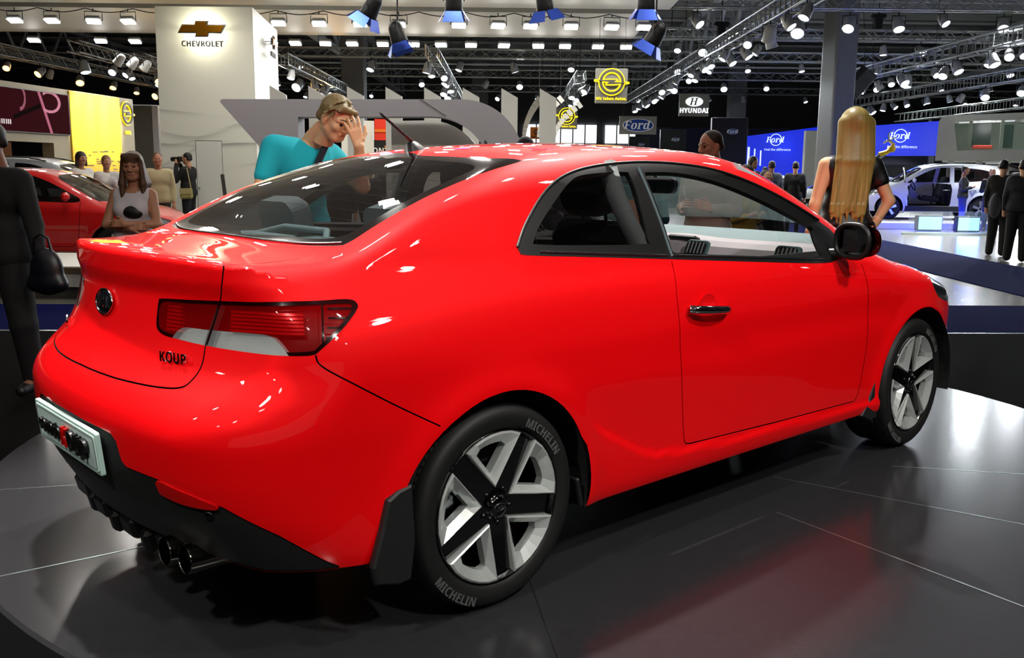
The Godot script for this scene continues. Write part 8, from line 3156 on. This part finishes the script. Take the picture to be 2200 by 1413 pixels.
func build_far_people() -> void:
	var dark := Color(0.03, 0.03, 0.035)
	var white := Color(0.80, 0.79, 0.76)
	# [label, r, d, height, female, facing turn, options, pose]
	var list := [
		["photographer in a black jacket with pale stripes aiming a camera, by the white tower", -6.86, 20.35, 1.78, false, -PI / 2 - 0.2, {"top": dark, "loose": 0.03, "bottom": Color(0.05, 0.05, 0.07), "hair": Color(0.06, 0.04, 0.03), "skin": Color(0.70, 0.50, 0.38)}, "camera"],
		["woman with dark hair in a white blouse beside the silver-white car", -7.62, 17.05, 1.74, true, 0.9, {"top": white, "loose": 0.02, "bottom": dark, "hair": Color(0.14, 0.08, 0.05), "style": "bob", "skin": Color(0.62, 0.44, 0.34)}, "bent"],
		["fair-haired woman in a white blouse holding clear brochure boxes", -7.05, 16.75, 1.68, true, 0.6, {"top": white, "loose": 0.02, "bottom": Color(0.6, 0.58, 0.52), "hair": Color(0.50, 0.36, 0.20), "style": "tied", "skin": Color(0.70, 0.52, 0.40)}, "bent"],
		["man in a cream shirt behind the woman with folded arms", -6.25, 17.0, 1.74, false, 0.3, {"top": Color(0.68, 0.63, 0.48), "loose": 0.03, "bottom": Color(0.20, 0.18, 0.15), "hair": Color(0.16, 0.11, 0.08), "skin": Color(0.66, 0.45, 0.34)}, "down"],
		["dark-haired person beyond the coupe's roof, left of the orange signs", 0.11, 9.2, 1.83, false, 2.6, {"top": dark, "bottom": dark, "hair": Color(0.06, 0.03, 0.03), "cell": 0.016}, "down"],
		["person in a teal shirt with an orange folder seen through the door window", 1.25, 9.4, 1.66, false, -0.4, {"top": Color(0.10, 0.35, 0.38), "bottom": Color(0.08, 0.14, 0.18), "hair": Color(0.1, 0.07, 0.05)}, "bent"],
		["person in a yellow top and pale jeans seen through the coupe's windows", 2.45, 10.2, 1.60, true, 0.5, {"top": Color(0.75, 0.62, 0.20), "bottom": Color(0.48, 0.54, 0.60), "hair": Color(0.2, 0.14, 0.1), "style": "bob"}, "bent"],
		["person in dark clothes seen through the front of the door window", 3.0, 11.5, 1.55, false, 0.2, {"top": dark, "bottom": Color(0.04, 0.05, 0.09), "hair": dark}, "down"],
		["person with dark shoulder-length hair before the left blue screen", 5.30, 21.5, 1.86, true, 0.6, {"top": Color(0.10, 0.11, 0.12), "bottom": dark, "hair": Color(0.07, 0.05, 0.05), "style": "bob", "skin": Color(0.55, 0.40, 0.32)}, "down"],
		["man in a grey shirt seen from behind before the left blue screen", 6.12, 23.0, 1.78, false, PI, {"top": Color(0.26, 0.27, 0.33), "loose": 0.04, "bottom": Color(0.08, 0.08, 0.1), "hair": Color(0.10, 0.08, 0.07), "skin": Color(0.60, 0.42, 0.33)}, "down"],
		["man in a black suit before the white stand wall", 6.98, 24.0, 1.78, false, PI - 0.3, {"top": Color(0.025, 0.025, 0.03), "loose": 0.03, "bottom": Color(0.025, 0.025, 0.03), "hair": Color(0.05, 0.04, 0.04)}, "down"],
		["person in a white coat in the crowd before the left blue screen", 6.15, 26.5, 1.72, true, PI, {"top": white, "bottom": white, "hair": Color(0.55, 0.48, 0.36), "style": "bob"}, "down"],
		["person in a violet-grey coat beside the man in black suit", 7.0, 27.0, 1.66, false, PI, {"top": Color(0.25, 0.22, 0.30), "bottom": dark, "hair": dark}, "down"],
		["man in a dark shirt and blue jeans by the white estate car's rear door", 12.2, 26.2, 1.74, false, 1.2, {"top": Color(0.04, 0.04, 0.06), "bottom": Color(0.06, 0.10, 0.32), "hair": dark, "skin": Color(0.55, 0.38, 0.30)}, "bent"],
		["man in a dark jacket reading a leaflet by the white estate car's tail", 12.85, 26.0, 1.68, false, -0.3, {"top": Color(0.035, 0.035, 0.045), "bottom": Color(0.12, 0.08, 0.07), "hair": dark, "skin": Color(0.62, 0.45, 0.36)}, "bent"],
		["man in a black jacket with a grey bag near the right edge", 9.25, 18.3, 1.80, false, 2.5, {"top": Color(0.02, 0.02, 0.025), "loose": 0.04, "bottom": Color(0.02, 0.02, 0.025), "trouser": 0.03, "hair": Color(0.02, 0.015, 0.015), "cell": 0.018}, "down"],
		["man in a grey and black jacket cut by the right edge", 9.0, 17.1, 1.79, false, 2.7, {"top": Color(0.10, 0.10, 0.12), "loose": 0.05, "bottom": Color(0.035, 0.035, 0.04), "trouser": 0.03, "hair": Color(0.02, 0.015, 0.015), "cell": 0.018}, "down"],
		["person with dark hair seen through the grey arch, leftmost", -2.70, 15.0, 1.62, false, 0.3, {"top": dark, "bottom": dark, "hair": Color(0.15, 0.08, 0.06)}, "down"],
		["person with black hair seen through the grey arch, middle", -2.12, 14.2, 1.65, false, 2.4, {"top": Color(0.1, 0.1, 0.12), "bottom": dark, "hair": Color(0.04, 0.03, 0.03)}, "down"],
		["person with brown hair seen through the grey arch, rightmost", -1.42, 13.6, 1.68, true, 1.2, {"top": Color(0.3, 0.28, 0.26), "bottom": dark, "hair": Color(0.16, 0.10, 0.07), "style": "bob"}, "down"],
	]
	for q in list:
		var j := stance(q[3], q[4])
		match q[7]:
			"bent": arms_down_bent(j, 0.3)
			"camera":
				for e in [["l", 1.0], ["r", -1.0]]:
					j["el_" + e[0]] = j["sh_" + e[0]] + Vector3(0.05 * e[1], -0.22, 0.16) * j.s
					j["wr_" + e[0]] = Vector3(0.06 * e[1], 1.56, 0.22) * j.s
					j["ha_" + e[0]] = Vector3(0.03 * e[1], 1.62, 0.24) * j.s
		if q[5] > 2.0: # a slight step
			j.an_l += Vector3(0.03, 0, 0.10)
			j.to_l += Vector3(0.03, 0, 0.10)
			j.kn_l += Vector3(0.01, 0, 0.07)
		var p := person(q[0], hall(q[1], FLOOR_Y + 0.014, q[2]), YAW + q[5], j, q[6])
		if q[7] == "camera":
			var s: float = j.s
			for k in [-1.0, 1.0]:
				var sp := MB.new()
				sp.tube([Vector3(0.19 * k, 1.47, 0.02) * s, Vector3(0.235 * k, 1.33, 0.05) * s, Vector3(0.25 * k, 1.24, 0.12) * s], 0.02, 6)
				put(sp.mesh(), "jacket_stripe", cloth(Color(0.72, 0.66, 0.50)), p)
	# the photographer's camera and bag
	var pt := Transform3D(Basis(Vector3.UP, YAW - PI / 2 - 0.2), hall(-6.86, FLOOR_Y, 20.35))
	var cm := thing("photo_camera", "black camera with a big lens held up by the photographer", "camera", pt * Vector3(0, 1.66, 0.16), YAW - PI / 2 - 0.2)
	var b := MB.new()
	b.box(Vector3.ZERO, Vector3(0.15, 0.11, 0.07), Basis(), 0.015)
	put(b.mesh(), "camera_body", M.lamp_housing_black, cm)
	b = MB.new()
	b.lathe([Vector2(0.04, 0.03), Vector2(0.045, 0.10), Vector2(0.05, 0.20), Vector2(0.0, 0.19)], Vector3.ZERO, Vector3.BACK, 16)
	put(b.mesh(), "camera_lens", M.lamp_housing_black, cm)
	var kb := thing("shoulder_bag", "khaki shoulder bag of the photographer", "bag", pt * Vector3(-0.02, 0.86, 0.0) + hall(0, 0, 0) * 0.0 + Basis(Vector3.UP, YAW) * Vector3(0.02, 0, 0.24), YAW)
	b = MB.new()
	b.box(Vector3(0, 0.09, 0), Vector3(0.26, 0.22, 0.10), Basis(Vector3.BACK, 0.05), 0.03)
	put(b.mesh(), "bag_body", cloth(Color(0.55, 0.50, 0.30)), kb)
	b = MB.new()
	b.box(Vector3(0, 0.14, 0.055), Vector3(0.25, 0.12, 0.012), Basis(Vector3.BACK, 0.05), 0.005)
	put(b.mesh(), "bag_flap", cloth(Color(0.62, 0.57, 0.38)), kb)
	b = MB.new()
	b.tube([Vector3(0.10, 0.2, 0.0), Vector3(0.07, 0.42, 0.02), Vector3(0.03, 0.62, 0.0)], 0.012, 6)
	put(b.mesh(), "bag_strap", cloth(Color(0.62, 0.57, 0.38)), kb)
	# brochure boxes in the woman's arms
	var bx := thing("brochure_box", "stack of clear plastic boxes held by the fair-haired woman", "box", hall(-6.72, 0.75, 16.55), YAW)
	for k in 4:
		b = MB.new()
		b.box(Vector3(0, 0.05 + k * 0.11, 0), Vector3(0.34, 0.10, 0.26), Basis(Vector3.UP, 0.1 * k), 0.01)
		put(b.mesh(), "plastic_box", M.counter_glass, bx)
	# orange folder
	var fo := thing("folder", "orange folder held by the person in the teal shirt", "folder", hall(1.18, 0.92, 9.15), YAW)
	b = MB.new()
	b.box(Vector3.ZERO, Vector3(0.16, 0.24, 0.02), Basis(Vector3.BACK, 0.2), 0.004)
	put(b.mesh(), "folder_cover", M.sign_orange, fo)
	# grey bag of the man at the right edge
	var gb := thing("shoulder_bag", "grey bag on the back of the man near the right edge", "bag", hall(9.08, 0.50, 18.16), YAW)
	var f := Field3.new(Vector3(-0.2, -0.1, -0.2), Vector3(0.2, 0.6, 0.2), 0.02)
	f.ellipsoid(Vector3(0, 0.22, 0), Vector3(0.10, 0.24, 0.11))
	put(f.mesh().mesh(), "bag_body", cloth(Color(0.20, 0.20, 0.22)), gb)
